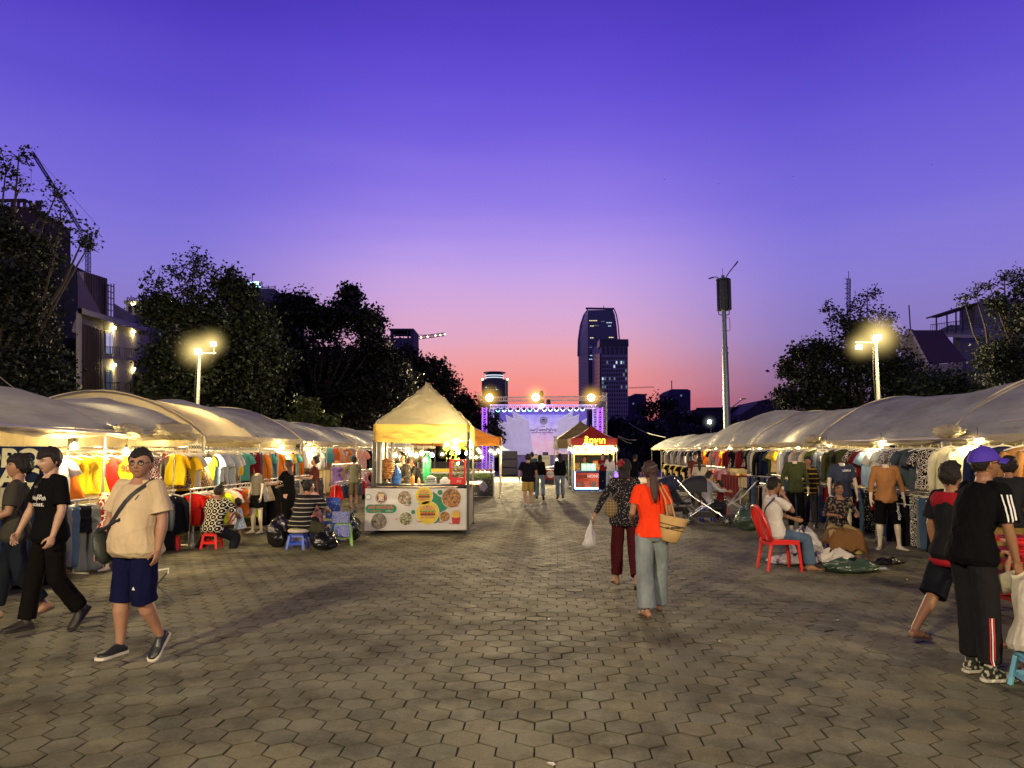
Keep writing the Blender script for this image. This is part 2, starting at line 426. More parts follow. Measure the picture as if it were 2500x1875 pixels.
def torso_rings(J, build, sex, e=0.0, lo=-.10, hi=.56, belly=0.0, flare=0.0, collar=None):
 k = J['k']; out = []
 f = sex == 'f'
 T = [(-.10, .135, .085), (-.05, .168, .118), (.03, .164 if not f else .172, .112), (.10, .146 if not f else .142, .102), (.16, .142 if not f else .13, .100), (.25, .156 if not f else .145, .108),
         (.33, .168 if not f else .152, .114 if not f else .118), (.40, .172 if not f else .155, .106), (.455, .170 if not f else .152, .096), (.49, .15, .082), (.525, .095, .07), (.56, .055, .056)]
 for u, rx, ry in T:
  if u < lo - 1e-6 or u > hi + 1e-6: continue
  if u <= .16: c = J['off'] + J['u1'] * u * k; fw = J['fw1']
  else: c = J['waist'] + J['u2'] * (u - .16) * k; fw = J['fw2']
  g = build if u < .42 else 1 + (build - 1) * .5
  by = belly * math.exp(-((u - .12) / .14) ** 2)
  fl = flare * max(0, .15 - u) / .25
  ee = e * (1 if u < .47 else .6)
  out.append((c + fw * by * .55 * k, J['rt'] * (rx * g * k + ee + fl + by * .25 * k), fw * (ry * g * k + ee + fl * .8 + by * .5 * k)))
 return out
def person(label, loc, face, H=1.7, build=1.0, sex='m', tone=(.42, .25, .16), pose={}, top=None, bottom=None, shoes=None,
           hair=None, voxel=.006, belly=0.0, kid=False, extras=None, seat=None, group=None, z0=0.0, mann=False, cat=None):
 """face = heading of the body, angle from +Y (away from the viewer) counter-clockwise, degrees"""
 J = rig(H, build, sex, pose, kid); k = J['k']; P = J['P']
 zs = []
 for n in 'RL':
  up = V((0, 0, 1))
  a = J['ank' + n]; fd = J['ft' + n]
  zs.append(min(a.z - .079 * k, (a + fd * .19 * k).z - .066 * k - .019 * k))
 lift = -min(zs) + (.012 if shoes else .0)
 if seat is not None: lift = seat + .10 * k
 root = thing('mannequin' if mann else 'person', label, 'mannequin' if mann else 'person', (loc[0], loc[1], z0), R(face), group)
 off = V((0, 0, lift))
 for key in ['pel', 'waist', 'chest', 'sh', 'neck', 'head'] + [q + n for q in ('hip', 'knee', 'ank', 'shd', 'elb', 'wri') for n in 'RL']:
  J[key] = J[key] + off
 J['off'] = off
 def TR(**kw): return torso_rings(J, build, sex, **kw)
 det = voxel < .009
 mb = MB()
 mb.eloft(TR(belly=belly), 24)
 for n, s in (('R', 1), ('L', -1)):
  g = (1 + (build - 1) * .8) * (.86 if bottom and bottom.get('len', 1) > 1.5 else 1); fg = 1.08 if sex == 'f' else 1
  hip, kn, an = J['hip' + n], J['knee' + n], J['ank' + n]
  mb.tube([hip, hip.lerp(kn, .35), hip.lerp(kn, .75), kn], [.088 * k * g * fg, .082 * k * g * fg, .062 * k * g, .054 * k * g], 22, round_ends=True)
  m1 = kn.lerp(an, .3) + (J['ank' + n] - kn).cross(V((1, 0, 0))).normalized() * -.012 * k
  mb.tube([kn, m1, kn.lerp(an, .7), an], [.053 * k * g, .056 * k * g, .039 * k * g, .034 * k], 22, round_ends=True)
  foot_rings(mb, an, J['ft' + n], k)
  sh, el, wr = J['shd' + n], J['elb' + n], J['wri' + n]; ag = (1 + (build - 1) * .9) * (.88 if sex == 'f' else 1)
  mb.tube([J['neck'] + J['u2'] * -.005 * k, (J['neck'] - J['u2'] * .03 * k).lerp(sh, .5), sh], [.04 * k, .038 * k, .042 * k * ag], 12, round_ends=True)
  mb.tube([sh, sh.lerp(el, .4), el], [.046 * k * ag, .045 * k * ag, .037 * k * ag], 18, round_ends=True)
  mb.tube([el, el.lerp(wr, .3), el.lerp(wr, .75), wr], [.037 * k * ag, .040 * k * ag, .029 * k * ag, .025 * k], 12, round_ends=True)
  fw = V(P.get('hf' + n, (0, 1, 0))); hd_ = J['F' + n]
  if 'HD' + n in P: hd_ = V((P['HD' + n][0] * s, P['HD' + n][1], P['HD' + n][2])).normalized()
  if abs(fw.dot(hd_)) > .9: fw = V((0, 0, 1)) if abs(hd_.z) < .8 else V((-s, 0, 0))
  hand(mb, wr, hd_, s, k * (.86 if sex == 'f' else .95), P['curl' + n], fw, V((s, 0, 0)))
 hm = J['headM']; hc = J['head']; hs = J['hs']
 jb = hc + hm @ V((0, -.028, -.055)) * hs
 if mann: jb = J['neck'] + J['u2'] * .03 * k
 mb.tube([J['neck'] - J['u2'] * .05 * k, J['neck'].lerp(jb, .5), jb], [.066 * k, (.056 if sex == 'm' else .047) * k * (1 + (build - 1) * .5), .056 * hs], 14)
 body = remesh(mb.mesh('body'), voxel, 4 if det else 1)
 nb = len(body.vertices)
 wide = 1 + (build - 1) * .45
 if not mann:
  nu, nw = (64, 56) if voxel < .0055 else ((44, 40) if det else (26, 24))
  wide = 1 + (build - 1) * .45
  hb = MB(); loc_pts = []
  for j in range(nw):
   for i in range(nu):
    vv = .015 + .97 * j / (nw - 1)
    loc_pts.append(head_surface(i / nu, vv, wide, sex == 'f'))
  fcs = []
  for j in range(nw - 1):
   for i in range(nu):
    q = (i + 1) % nu; fcs.append((j*nu+i, j*nu+q, (j+1)*nu+q, (j+1)*nu+i))
  fcs.append(tuple(range(nu))[::-1]); fcs.append(tuple((nw-1)*nu + i for i in range(nu)))
  hb.add([hc + hm @ p * hs for p in loc_pts], fcs)
  cols = [head_color(p, tone, None) for p in loc_pts]
  for s in (1, -1):       # ears
   n0 = len(hb.v)
   hb.ball(hc + hm @ V((s * .077 * wide, -.008, -.004)) * hs, .030 * hs, 10, (.30, .55, 1.0), M=hm @ Matrix.Rotation(s * .35, 3, 'Z'))
   cols += [[tone[0] * 1.02, tone[1] * .85, tone[2] * .8]] * (len(hb.v) - n0)
  hmesh = hb.mesh('h', True)
  bm = bmesh.new(); bm.from_mesh(body); bm.from_mesh(hmesh); bm.to_mesh(body); bm.free(); bpy.data.meshes.remove(hmesh)
  ca = body.color_attributes.new('Col', 'FLOAT_COLOR', 'POINT')
  arr = np.ones((len(body.vertices), 4), dtype=np.float32); arr[:, :3] = tone
  arr[nb:, :3] = np.array(cols)
  ca.data.foreach_set('color', arr.ravel()); body.shade_smooth()
 body.materials.append(MANN_M if mann else skin_mat(tone[0]))
 link(bpy.data.objects.new('body', body), root)
 cache = {'J': J, 'root': root, 'k': k, 'hm': hm, 'hc': hc, 'hs': hs, 'wide': wide}
 seed = RND.randint(0, 9999)
 if top:
  mb = MB(); sl = top.get('sleeve', .62); ee = top.get('e', .014)
  if top.get('kind') == 'dress':
   secs = TR(e=ee, lo=top.get('lo', .03), hi=top.get('hi', .525), belly=belly)
   z1 = top['hem']
   c0, r0, f0 = secs[0]
   if seat is None:
    pre = [(V((c0.x, c0.y, z1)), J['rt'] * top.get('w', .24) * k, J['fw1'] * top.get('w', .24) * .8 * k), (V((c0.x, c0.y, (z1 + c0.z) / 2)), J['rt'] * (top.get('w', .24) * .5 + .09) * k, J['fw1'] * (top.get('w', .24) * .42 + .06) * k)]
    secs = pre + secs
   mb.eloft(secs, 28)
  else:
   mb.eloft(TR(e=ee, lo=top.get('lo', -.10), hi=top.get('hi', .525), belly=belly, flare=top.get('flare', .02)), 28)
  for n, s in (('R', 1), ('L', -1)):
   sh, el, wr = J['shd' + n], J['elb' + n], J['wri' + n]; ag = (1 + (build - 1) * .9) * (.9 if sex == 'f' else 1)
   mb.tube([J['neck'] - J['u2'] * .03 * k + J['rt'] * s * .02 * k, (J['neck'] - J['u2'] * .035 * k).lerp(sh, .5), sh], [.050 * k, .056 * k, .058 * k * ag], 12, round_ends=True)
   if sl <= 0: continue
   w = top.get('sw', .066)
   st = sh - (el - sh) * .02 - J['rt'] * s * .02 * k
   if sl <= 1:
    mb.ball(sh - J['rt'] * s * .006 * k, .061 * k * ag, 14)
    mb.tube([sh, sh.lerp(el, sl * .5), sh.lerp(el, sl)], [.058 * k * ag, (.4 * .058 + .6 * w) * k * ag, (w + .002) * k * ag], 14)
   else:
    q = sl - 1
    mb.tube([st, sh.lerp(el, .5), el], [.064 * k * ag, .056 * k * ag, .049 * k * ag], 14, round_ends=True)
    mb.tube([el, el.lerp(wr, q * .5), el.lerp(wr, q)], [.049 * k * ag, .046 * k * ag, (.036 if q > .8 else .045) * k * ag], 14, round_ends=False)
  me = remesh(mb.mesh('top'), voxel * 1.15, 3, wavy(seed, .0042 if det else .003))
  me.materials.append(top['mat'])
  nm = top.get('name', 't_shirt')
  o = link(bpy.data.objects.new(nm, me), root); o.color = rgba(top.get('color', (.5, .5, .5)))
  cache['top'] = o
 if bottom:
  mb = MB(); ln = bottom.get('len', 1.0); w0, w1 = bottom.get('w', (.098, .075))
  g = 1 + (build - 1) * .8
  mb.eloft(TR(e=.009, lo=-.10, hi=bottom.get('hi', .10), belly=belly * .8), 24)
  if bottom.get('kind') == 'skirt':
   pass
  for n, s in (('R', 1), ('L', -1)):
   hip, kn, an = J['hip' + n], J['knee' + n], J['ank' + n]
   up = V((0, 0, 1))
   if 1 < ln < 1.3:
    e = kn.lerp(an, ln - 1)
    mb.tube([hip, hip.lerp(kn, .5), hip.lerp(kn, .92), e], [w0 * k * g, (w0 + w1) / 2 * k * g, w1 * k * g, w1 * 1.03 * k * g], 18)
   elif ln <= 1:
    e = hip.lerp(kn, ln)
    mb.tube([hip, hip.lerp(e, .5), e], [w0 * k * g, (w0 + w1) / 2 * k * g, w1 * k * g], 16, round_ends=False)
   else:
    q = ln - 1; e = kn.lerp(an, q) if q <= 1 else an + (an - kn).normalized() * (q - 1) * .3
    wm = bottom.get('wk', (w0 * .45 + w1 * .55))
    mb.tube([hip, hip.lerp(kn, .5), kn], [w0 * k * g, (w0 * .5 + wm * .5) * 1.0 * k * g, wm * k * g], 16, round_ends=True)
    mb.tube([kn, kn.lerp(e, .5), e], [wm * k * g, (wm * .5 + w1 * .5) * k * g, w1 * k * g], 16)
   mb.ball(hip, w0 * k * g * 1.0, 14)
  me = remesh(mb.mesh('bottom'), voxel * 1.15, 3, wavy(seed + 5, .0038 if det else .003, 8, 6))
  me.materials.append(bottom['mat'])
  o = link(bpy.data.objects.new(bottom.get('name', 'trousers'), me), root); o.color = rgba(bottom.get('color', (.1, .1, .1)))
  cache['bottom'] = o
 if shoes:
  for n in 'RL':
   an, fd = J['ank' + n], J['ft' + n]
   r = fd.cross(V((0, 0, 1))).normalized(); up = r.cross(fd)
   if shoes['kind'] in ('sandal', 'slipper'):
    mb = MB(); c = an - up * .083 * k
    outl = [(-.07, .0), (-.06, .03), (.0, .035), (.08, .036), (.14, .046), (.19, .045), (.215, .025), (.218, 0)]
    pts = [c + fd * a * k + r * b * k for a, b in outl] + [c + fd * a * k - r * b * k for a, b in outl[::-1][1:-1]]
    m_ = len(pts); mb.add([p - up * .006 for p in pts] + [p + up * .012 for p in pts], [tuple(range(m_))[::-1], tuple(range(m_, 2*m_))] + [(i, (i+1) % m_, m_ + (i+1) % m_, m_ + i) for i in range(m_)])
    toe = c + fd * .165 * k + up * .03
    for sgn in (1, -1):
     mb.tube([toe, c + fd * .12 * k + r * sgn * .03 * k + up * .045 * k, c + fd * .06 * k + r * sgn * .043 * k + up * .012], .006, 6)
    o = mb.build('sandal', shoes['mat'], root, smooth=False)
   else:
    mb = MB(); e = .007
    foot_rings(mb, an, fd, k, e)
    if shoes['kind'] == 'boot':
     mb.tube([an - up * .03, an + (J['knee' + n] - an).normalized() * .10 * k], [.05 * k, .048 * k], 12)
    elif shoes['kind'] == 'sneaker':
     mb.tube([an - up * .03, an + (J['knee' + n] - an).normalized() * .03 * k], [.046 * k, .043 * k], 12)
    me = remesh(mb.mesh('shoe'), max(voxel, .005), 1)
    me.materials.append(shoes['mat']); o = link(bpy.data.objects.new('shoe', me), root)
    if shoes.get('sole') and det:
     mb = MB(); c = an - up * .083 * k
     outl = [(-.078, .0), (-.066, .034), (.0, .042), (.08, .044), (.14, .054), (.19, .053), (.216, .03), (.222, 0)]
     pts = [c + fd * a * k + r * b * k for a, b in outl] + [c + fd * a * k - r * b * k for a, b in outl[::-1][1:-1]]
     m_ = len(pts); mb.add([p - up * .009 for p in pts] + [p + up * .014 for p in pts], [tuple(range(m_))[::-1], tuple(range(m_, 2*m_))] + [(i, (i+1) % m_, m_ + (i+1) % m_, m_ + i) for i in range(m_)])
     mb.build('sole', shoes['sole'], o, bevel=.004)
   cache['shoe' + n] = o
 if hair:
  hk = hair['kind']; T = hair.get('t', .014); hb = MB(); nu2, nw2 = (64, 48) if det else (30, 24)
  line = hair.get('line', .045)         # fringe height on the forehead
  side = hair.get('side', -.03)         # how low beside the ears
  back = hair.get('back', -.075)
  sd = RND.random() * 50
  def hp(i, j):
   vv = .03 + .955 * j / (nw2 - 1); u = i / nu2
   p = head_surface(u, vv, wide, sex == 'f'); th = 2 * pi * u
   fy = sin(th)
   if fy > .35: lim = line + .012 * cos(3 * th + sd) - (.02 if hair.get('fringe') and abs(cos(th)) > .3 else 0)
   elif fy > -.15: lim = side + (line - side) * max(0, min(1, (fy - .05) / .3))
   else: lim = side + (back - side) * min(1, (-fy - .15) / .4)
   if hair.get('part') and fy > .2 and abs(cos(th) - hair['part']) < .16: lim += .03
   ex = (p.z - lim) / .014
   t = max(0, min(1, ex)); n = noise.noise(V((p.x * 60, p.y * 60, p.z * 18 + sd))) * .45 + noise.noise(V((p.x * 110, p.y * 110, p.z * 12 + sd))) * .45 + noise.noise(V((p.x * 22, p.y * 22, p.z * 16 + sd))) * .35
   tt = T * (1 + n) * (1 + hair.get('vol', .35) * max(0, p.z / .11))
   d = V((p.x, p.y, p.z * .8)).normalized()
   q = p + d * (tt * t if t > 0 else 0) - d * (.006 * (1 - t))
   return hc + hm @ q * hs
  hb.add([hp(i, j) for j in range(nw2) for i in range(nu2)], [(j*nu2+i, j*nu2+(i+1) % nu2, (j+1)*nu2+(i+1) % nu2, (j+1)*nu2+i) for j in range(nw2-1) for i in range(nu2)] + [tuple(range(nu2))[::-1], tuple((nw2-1)*nu2 + i for i in range(nu2))])
  if hk == 'pony':
   y0 = hair.get('pz', .03); b = [V((0, -.10, y0)), V((0, -.135, y0 - .01)), V((0, -.14, y0 - .08))]
   pts = [hc + hm @ p * hs for p in b]; ln = hair['len']
   pts += [pts[-1] + V((.0, -.012 * i, -ln * i / 5)) for i in range(1, 6)]
   rad = [.03, .035, .046, .05, .05, .044, .032, .012]
   rings = []
   for pnt, ra in zip(pts, rad):
    rings.append((pnt, J['rt'] * ra * k, (J['fw2'] if pnt.z < pts[2].z + .01 else V((0, 0, 1))) * ra * .6 * k))
   hb.eloft(rings, 16)
  elif hk == 'long':
   ln = hair['len']; rings = []
   for i in range(9):
    t = i / 8; w = .082 - .01 * abs(t - .5) - (.04 * max(0, t - .75) / .25)
    c = hc + hm @ V((0, -.045 - .02 * min(1, t * 3), -.01)) * hs
    c = V((c.x, c.y, c.z - ln * t)) - J['fw2'] * (.03 * t)
    rings.append((c, J['rt'] * w * k * (1 + .06 * sin(i * 2)), J['fw2'] * (.055 - .02 * t) * k))
   hb.eloft(rings, 20)
  elif hk == 'bun':
   hb.ball(hc + hm @ V(hair.get('bun', (0, -.10, .03))) * hs, .043 * hs, 14, (1, .8, .9))
  elif hk == 'bob':
   ln = hair['len']; rings = []
   for i in range(5):
    t = i / 4; c = hc + hm @ V((0, -.03, -.01)) * hs; c = V((c.x, c.y, c.z - ln * t))
    rings.append((c, J['rt'] * (.088 - .01 * t) * k, J['fw2'] * (.066 - .012 * t) * k))
   hb.eloft(rings, 18)
  hb.build('hair', hair.get('mat', HAIR_M), root, smooth=True)
 if extras: extras(cache)
 return root, cache
def bvh_of(o):
 me = o.data
 return BVHTree.FromPolygons([v.co.copy() for v in me.vertices], [tuple(p.vertices) for p in me.polygons])
def print_on(cache, part, name, me, m, origin, dir_, right, up, lift=.0025):
 """lay flat marks (mesh in local xy) on a garment: origin + x*right + y*up, thrown along dir_"""
 b = bvh_of(cache[part]); d = V(dir_).normalized()
 for v in me.vertices:
  o = V(origin) + V(right) * v.co.x + V(up) * v.co.y
  hit, nrm, i, dist = b.ray_cast(o - d * .5, d)
  v.co = (hit - d * (lift + max(0, v.co.z))) if hit is not None else o
 me.materials.append(m)
 return link(bpy.data.objects.new(name, me), cache[part])
def sling(cache, name, m, a, b, w=.032, part='top', n=26, lift=.006, side=1):
 """strap over the shoulder: path a..b as angles in a tilted plane around the torso, pressed on the garment"""
 bv = bvh_of(cache[part]); ctr = (V(a) + V(b)) / 2; ax = (V(b) - V(a)).normalized()
 fw = V((0, 1, 0)); pts = []
 for i in range(n + 1):
  t = 2 * pi * i / n
  d = ax * cos(t) + fw * sin(t)
  hit, nr, ix, ds = bv.ray_cast(ctr + d * .9, -d)
  pts.append((hit + d * lift) if hit is not None else ctr + d * (V(b) - V(a)).length / 2)
 mb = MB(); cr = ax.cross(fw).normalized()
 rings = []
 for i, p in enumerate(pts):
  o = (p - ctr).normalized()
  rings.append([p - cr * w / 2, p + cr * w / 2, p + cr * w / 2 + o * .004, p - cr * w / 2 + o * .004])
 mb.ring_loft(rings, cap=False)
 return mb.build(name, m, cache['root'])
def build_world():
 w = bpy.data.worlds.new('World'); SC.world = w; w.use_nodes = True
 nt = w.node_tree; nt.nodes.clear()
 out = nt.nodes.new('ShaderNodeOutputWorld'); bg = nt.nodes.new('ShaderNodeBackground'); L(nt, bg.outputs[0], out.inputs[0])
 tc = N(nt, 'TexCoord'); sep = N(nt, 'SeparateXYZ'); L(nt, tc.outputs['Generated'], sep.inputs[0])
 asn = N(nt, 'Math', operation='ARCSINE'); L(nt, sep.outputs[2], asn.inputs[0])
 mp = N(nt, 'Mapping'); mp.inputs['Scale'].default_value = (1.2, 1.2, 9); L(nt, tc.outputs['Generated'], mp.inputs[0])
 nz = N(nt, 'TexNoise'); nz.inputs['Scale'].default_value = 2.2; nz.inputs['Detail'].default_value = 6; nz.inputs['Roughness'].default_value = .55; L(nt, mp.outputs[0], nz.inputs['Vector'])
 nm = N(nt, 'MapRange'); nm.inputs['From Min'].default_value = .3; nm.inputs['From Max'].default_value = .7; nm.inputs['To Min'].default_value = -.010; nm.inputs['To Max'].default_value = .010
 L(nt, nz.outputs[0], nm.inputs[0])
 el = N(nt, 'Math', operation='ADD'); L(nt, asn.outputs[0], el.inputs[0]); L(nt, nm.outputs[0], el.inputs[1])
 dv = N(nt, 'Math', operation='DIVIDE'); dv.inputs[1].default_value = R(90); L(nt, el.outputs[0], dv.inputs[0])
 def ramp(stops):
  r = N(nt, 'ValToRGB'); cr = r.color_ramp; cr.interpolation = 'B_SPLINE'
  while len(cr.elements) > 1: cr.elements.remove(cr.elements[0])
  for i, (deg, c) in enumerate(stops):
   e = cr.elements[0] if i == 0 else cr.elements.new(deg / 90)
   e.position = deg / 90; e.color = rgba(srgb(*c))
  L(nt, dv.outputs[0], r.inputs[0]); return r
 mid = ramp([(0, (206, 84, 90)), (2.2, (234, 98, 98)), (4.0, (250, 130, 118)), (6.5, (242, 158, 154)), (9, (226, 170, 198)), (12, (208, 168, 222)), (15, (188, 158, 234)), (19, (150, 128, 232)), (25, (112, 90, 222)), (33, (82, 58, 202)), (41, (44, 30, 110)), (50, (16, 14, 44)), (75, (10, 9, 26))])
 side = ramp([(0, (92, 66, 98)), (3, (112, 84, 124)), (6, (132, 108, 156)), (9, (138, 120, 186)), (13, (138, 126, 214)), (18, (122, 108, 218)), (25, (98, 80, 210)), (33, (68, 46, 184)), (41, (38, 26, 100)), (50, (15, 13, 42)), (75, (9, 8, 24))])
 az = N(nt, 'Math', operation='ARCTAN2'); L(nt, sep.outputs[0], az.inputs[0]); L(nt, sep.outputs[1], az.inputs[1])
 sh = N(nt, 'Math', operation='SUBTRACT'); sh.inputs[1].default_value = R(-1); L(nt, az.outputs[0], sh.inputs[0])
 ab = N(nt, 'Math', operation='ABSOLUTE'); L(nt, sh.outputs[0], ab.inputs[0])
 mr = N(nt, 'MapRange', interpolation_type='SMOOTHSTEP'); mr.inputs['From Min'].default_value = R(5); mr.inputs['From Max'].default_value = R(26); L(nt, ab.outputs[0], mr.inputs[0])
 mx = N(nt, 'MixRGB'); L(nt, mr.outputs[0], mx.inputs[0]); L(nt, mid.outputs[0], mx.inputs[1]); L(nt, side.outputs[0], mx.inputs[2])
 sky = N(nt, 'TexSky'); sky.sky_type = 'NISHITA'; sky.sun_disc = False; sky.sun_elevation = R(-3); sky.sun_rotation = R(2)
 sm = N(nt, 'MixRGB', blend_type='ADD'); sm.inputs[0].default_value = .02; L(nt, mx.outputs[0], sm.inputs[1]); L(nt, sky.outputs[0], sm.inputs[2])
 L(nt, sm.outputs[0], bg.inputs[0]); bg.inputs[1].default_value = 1.0
build_world()
ROWDIR = V((.052, 1, 0)).normalized()
def paver_mat():
 m, nt, out = new_mat('concrete_pavers')
 b = N(nt, 'BsdfPrincipled'); tc = N(nt, 'TexCoord'); vc = N(nt, 'VertexColor', layer_name='Col')
 def noise_(scale, det=6, ro=.65):
  n = N(nt, 'TexNoise'); n.inputs['Scale'].default_value = scale; n.inputs['Detail'].default_value = det; n.inputs['Roughness'].default_value = ro; L(nt, tc.outputs['Object'], n.inputs['Vector']); return n
 def mr(src, a, b_, c, d):
  q = N(nt, 'MapRange'); q.inputs[1].default_value = a; q.inputs[2].default_value = b_; q.inputs[3].default_value = c; q.inputs[4].default_value = d; L(nt, src, q.inputs[0]); return q.outputs[0]
 big = mr(noise_(.35, 4).outputs[0], .35, .7, .62, 1.25)
 stain = mr(noise_(1.3, 9, .72).outputs[0], .44, .66, 1.0, .34)
 grit = mr(noise_(85, 3, .8).outputs[0], .3, .75, .72, 1.25)
 c = vc.outputs[0]
 for f in (big, stain, grit):
  x = N(nt, 'MixRGB', blend_type='MULTIPLY'); x.inputs[0].default_value = 1; L(nt, c, x.inputs[1]); L(nt, f, x.inputs[2]); c = x.outputs[0]
 v = N(nt, 'TexVoronoi'); v.inputs['Scale'].default_value = 2.6; v.inputs['Randomness'].default_value = 1; L(nt, tc.outputs['Object'], v.inputs['Vector'])
 fl = mr(v.outputs['Distance'], .035, .018, 0, .75)
 x = N(nt, 'MixRGB'); x.inputs[2].default_value = (.34, .31, .25, 1); L(nt, fl, x.inputs[0]); L(nt, c, x.inputs[1]); c = x.outputs[0]
 L(nt, c, b.inputs['Base Color'])
 ro = mr(noise_(3.1, 7).outputs[0], .35, .65, .7, .95); L(nt, ro, b.inputs['Roughness'])
 b.inputs['Specular IOR Level'].default_value = .22
 n1 = noise_(120, 3); bp = N(nt, 'Bump'); bp.inputs['Strength'].default_value = .5; bp.inputs['Distance'].default_value = .003; L(nt, n1.outputs[0], bp.inputs['Height'])
 n2 = noise_(14, 5); bp2 = N(nt, 'Bump'); bp2.inputs['Strength'].default_value = .4; bp2.inputs['Distance'].default_value = .006; L(nt, n2.outputs[0], bp2.inputs['Height']); L(nt, bp.outputs[0], bp2.inputs['Normal'])
 L(nt, bp2.outputs[0], b.inputs['Normal']); L(nt, b.outputs[0], out.inputs['Surface'])
 return m
def build_ground():
 """one sheet of hexagonal concrete pavers, real joints, out to 46 m; plain paved sheet beyond"""
 W = .22; rh = W * .8660254; rr = random.Random(3)
 ang = -math.atan(.052); ca, sa = cos(ang), sin(ang)
 vs = []; fs = []; cs = []
 rad = W / sqrt(3)
 hexa = [(rad * cos(R(90 + 60 * i)), rad * sin(R(90 + 60 * i))) for i in range(6)]
 j0 = int(2.6 / rh); j1 = int(40 / rh)
 for j in range(j0, j1):
  y = j * rh
  lo, hi = -.78 * y - 1.2, .78 * y + 1.2
  lo = max(lo, -8.0 + .05 * y); hi = min(hi, 8.2 + .05 * y)
  i0 = int(lo / W); i1 = int(hi / W)
  for i in range(i0, i1 + 1):
   x = (i + (.5 if j & 1 else 0)) * W
   wy = y + .035 * sin(x * .55 + y * .21) + .02 * sin(x * 1.7 + 1); wx = x + .03 * sin(y * .6)
   X = wx * ca - wy * sa; Y = wx * sa + wy * ca
   h = -.006 + .0035 * noise.noise(V((X * .5, Y * .5, 0))) + rr.uniform(-.0016, .0016)
   tx, ty = rr.gauss(0, .011), rr.gauss(0, .011)
   n = len(vs); s0 = 1 - .003 / rad * 1.0; rot = rr.gauss(0, .012)
   br = rr.uniform(.90, 1.07) * (1 if rr.random() > .04 else .82); tint = rr.uniform(-.008, .008)
   cc = (.195 * br + tint, .184 * br, .118 * br - tint)
   for k_, (sc, dz, dk) in enumerate(((s0, -.011, .14), (s0 * .982, -.002, .5), (s0 * .95, 0, 1.0))):
    for a, b_ in hexa:
     a2 = (a * cos(rot) - b_ * sin(rot)) * sc; b2 = (a * sin(rot) + b_ * cos(rot)) * sc
     vs.append((X + a2 * ca - b2 * sa, Y + a2 * sa + b2 * ca, h + dz + a2 * tx + b2 * ty)); cs.append((cc[0] * dk, cc[1] * dk, cc[2] * dk))
   for q in range(6):
    w = (q + 1) % 6
    fs.append((n + q, n + w, n + 6 + w, n + 6 + q)); fs.append((n + 6 + q, n + 6 + w, n + 12 + w, n + 12 + q))
   fs.append(tuple(n + 12 + q for q in range(6)))
 n = len(vs)
 Rr = 900
 for p in ((-Rr, -60, -.016), (Rr, -60, -.016), (Rr, Rr, -.016), (-Rr, Rr, -.016)):
  vs.append(p); cs.append((.045, .036, .024))
 fs.append((n, n + 1, n + 2, n + 3))
 mb = MB(); mb.v = vs; mb.f = fs; mb.c = cs; mb.has = True
 o = mb.build('ground', paver_mat())
 tag(o, kind='structure')
 m = mat('paving_far', (.115, .095, .06), rough=.6, var=.25, vscale=1.1, bump=.5, bscale=9, dist=.01)
 mb = MB(); s = 39.6; q = 90
 mb.add([(-70, s, -.0105), (70, s, -.0105), (70, q, -.0105), (-70, q, -.0105)], [(0, 1, 2, 3)])
 for sg in (-1, 1):
  x0 = 8.0
  mb.add([(sg * 60, -10, -.010), (sg * (7.9), -10, -.010), (sg * 7.9 + .05 * 39.6, s, -.010), (sg * 60, s, -.010)], [(0, 1, 2, 3) if sg < 0 else (3, 2, 1, 0)])
 tag(mb.build('pavement', m), kind='structure')
build_ground()
CANVAS = mat('tent_canvas', (.31, .32, .32), rough=.95, var=.16, vscale=1.6, dirt=.45, bump=.6, bscale=5, spec=.06, transl=.16, dist=.05, aniso=(1, .6, 1.8), ridged=True)
CANVAS_PALE = mat('tent_canvas_pale', (.60, .53, .35), rough=.95, var=.1, vscale=1.6, dirt=.25, bump=.3, bscale=7, spec=.25, transl=.4, dist=.03)
STEEL = metal('galvanised_steel', (.42, .40, .36), .4)
DARKSTEEL = metal('dark_steel', (.06, .06, .06), .45)
def rowpt(side, w, d, z):
 """w = metres behind the eave line, d = metres along the plaza"""
 x0 = (-6.7 - w) if side < 0 else (6.6 + w)
 return V((x0 + .052 * d, d, z))
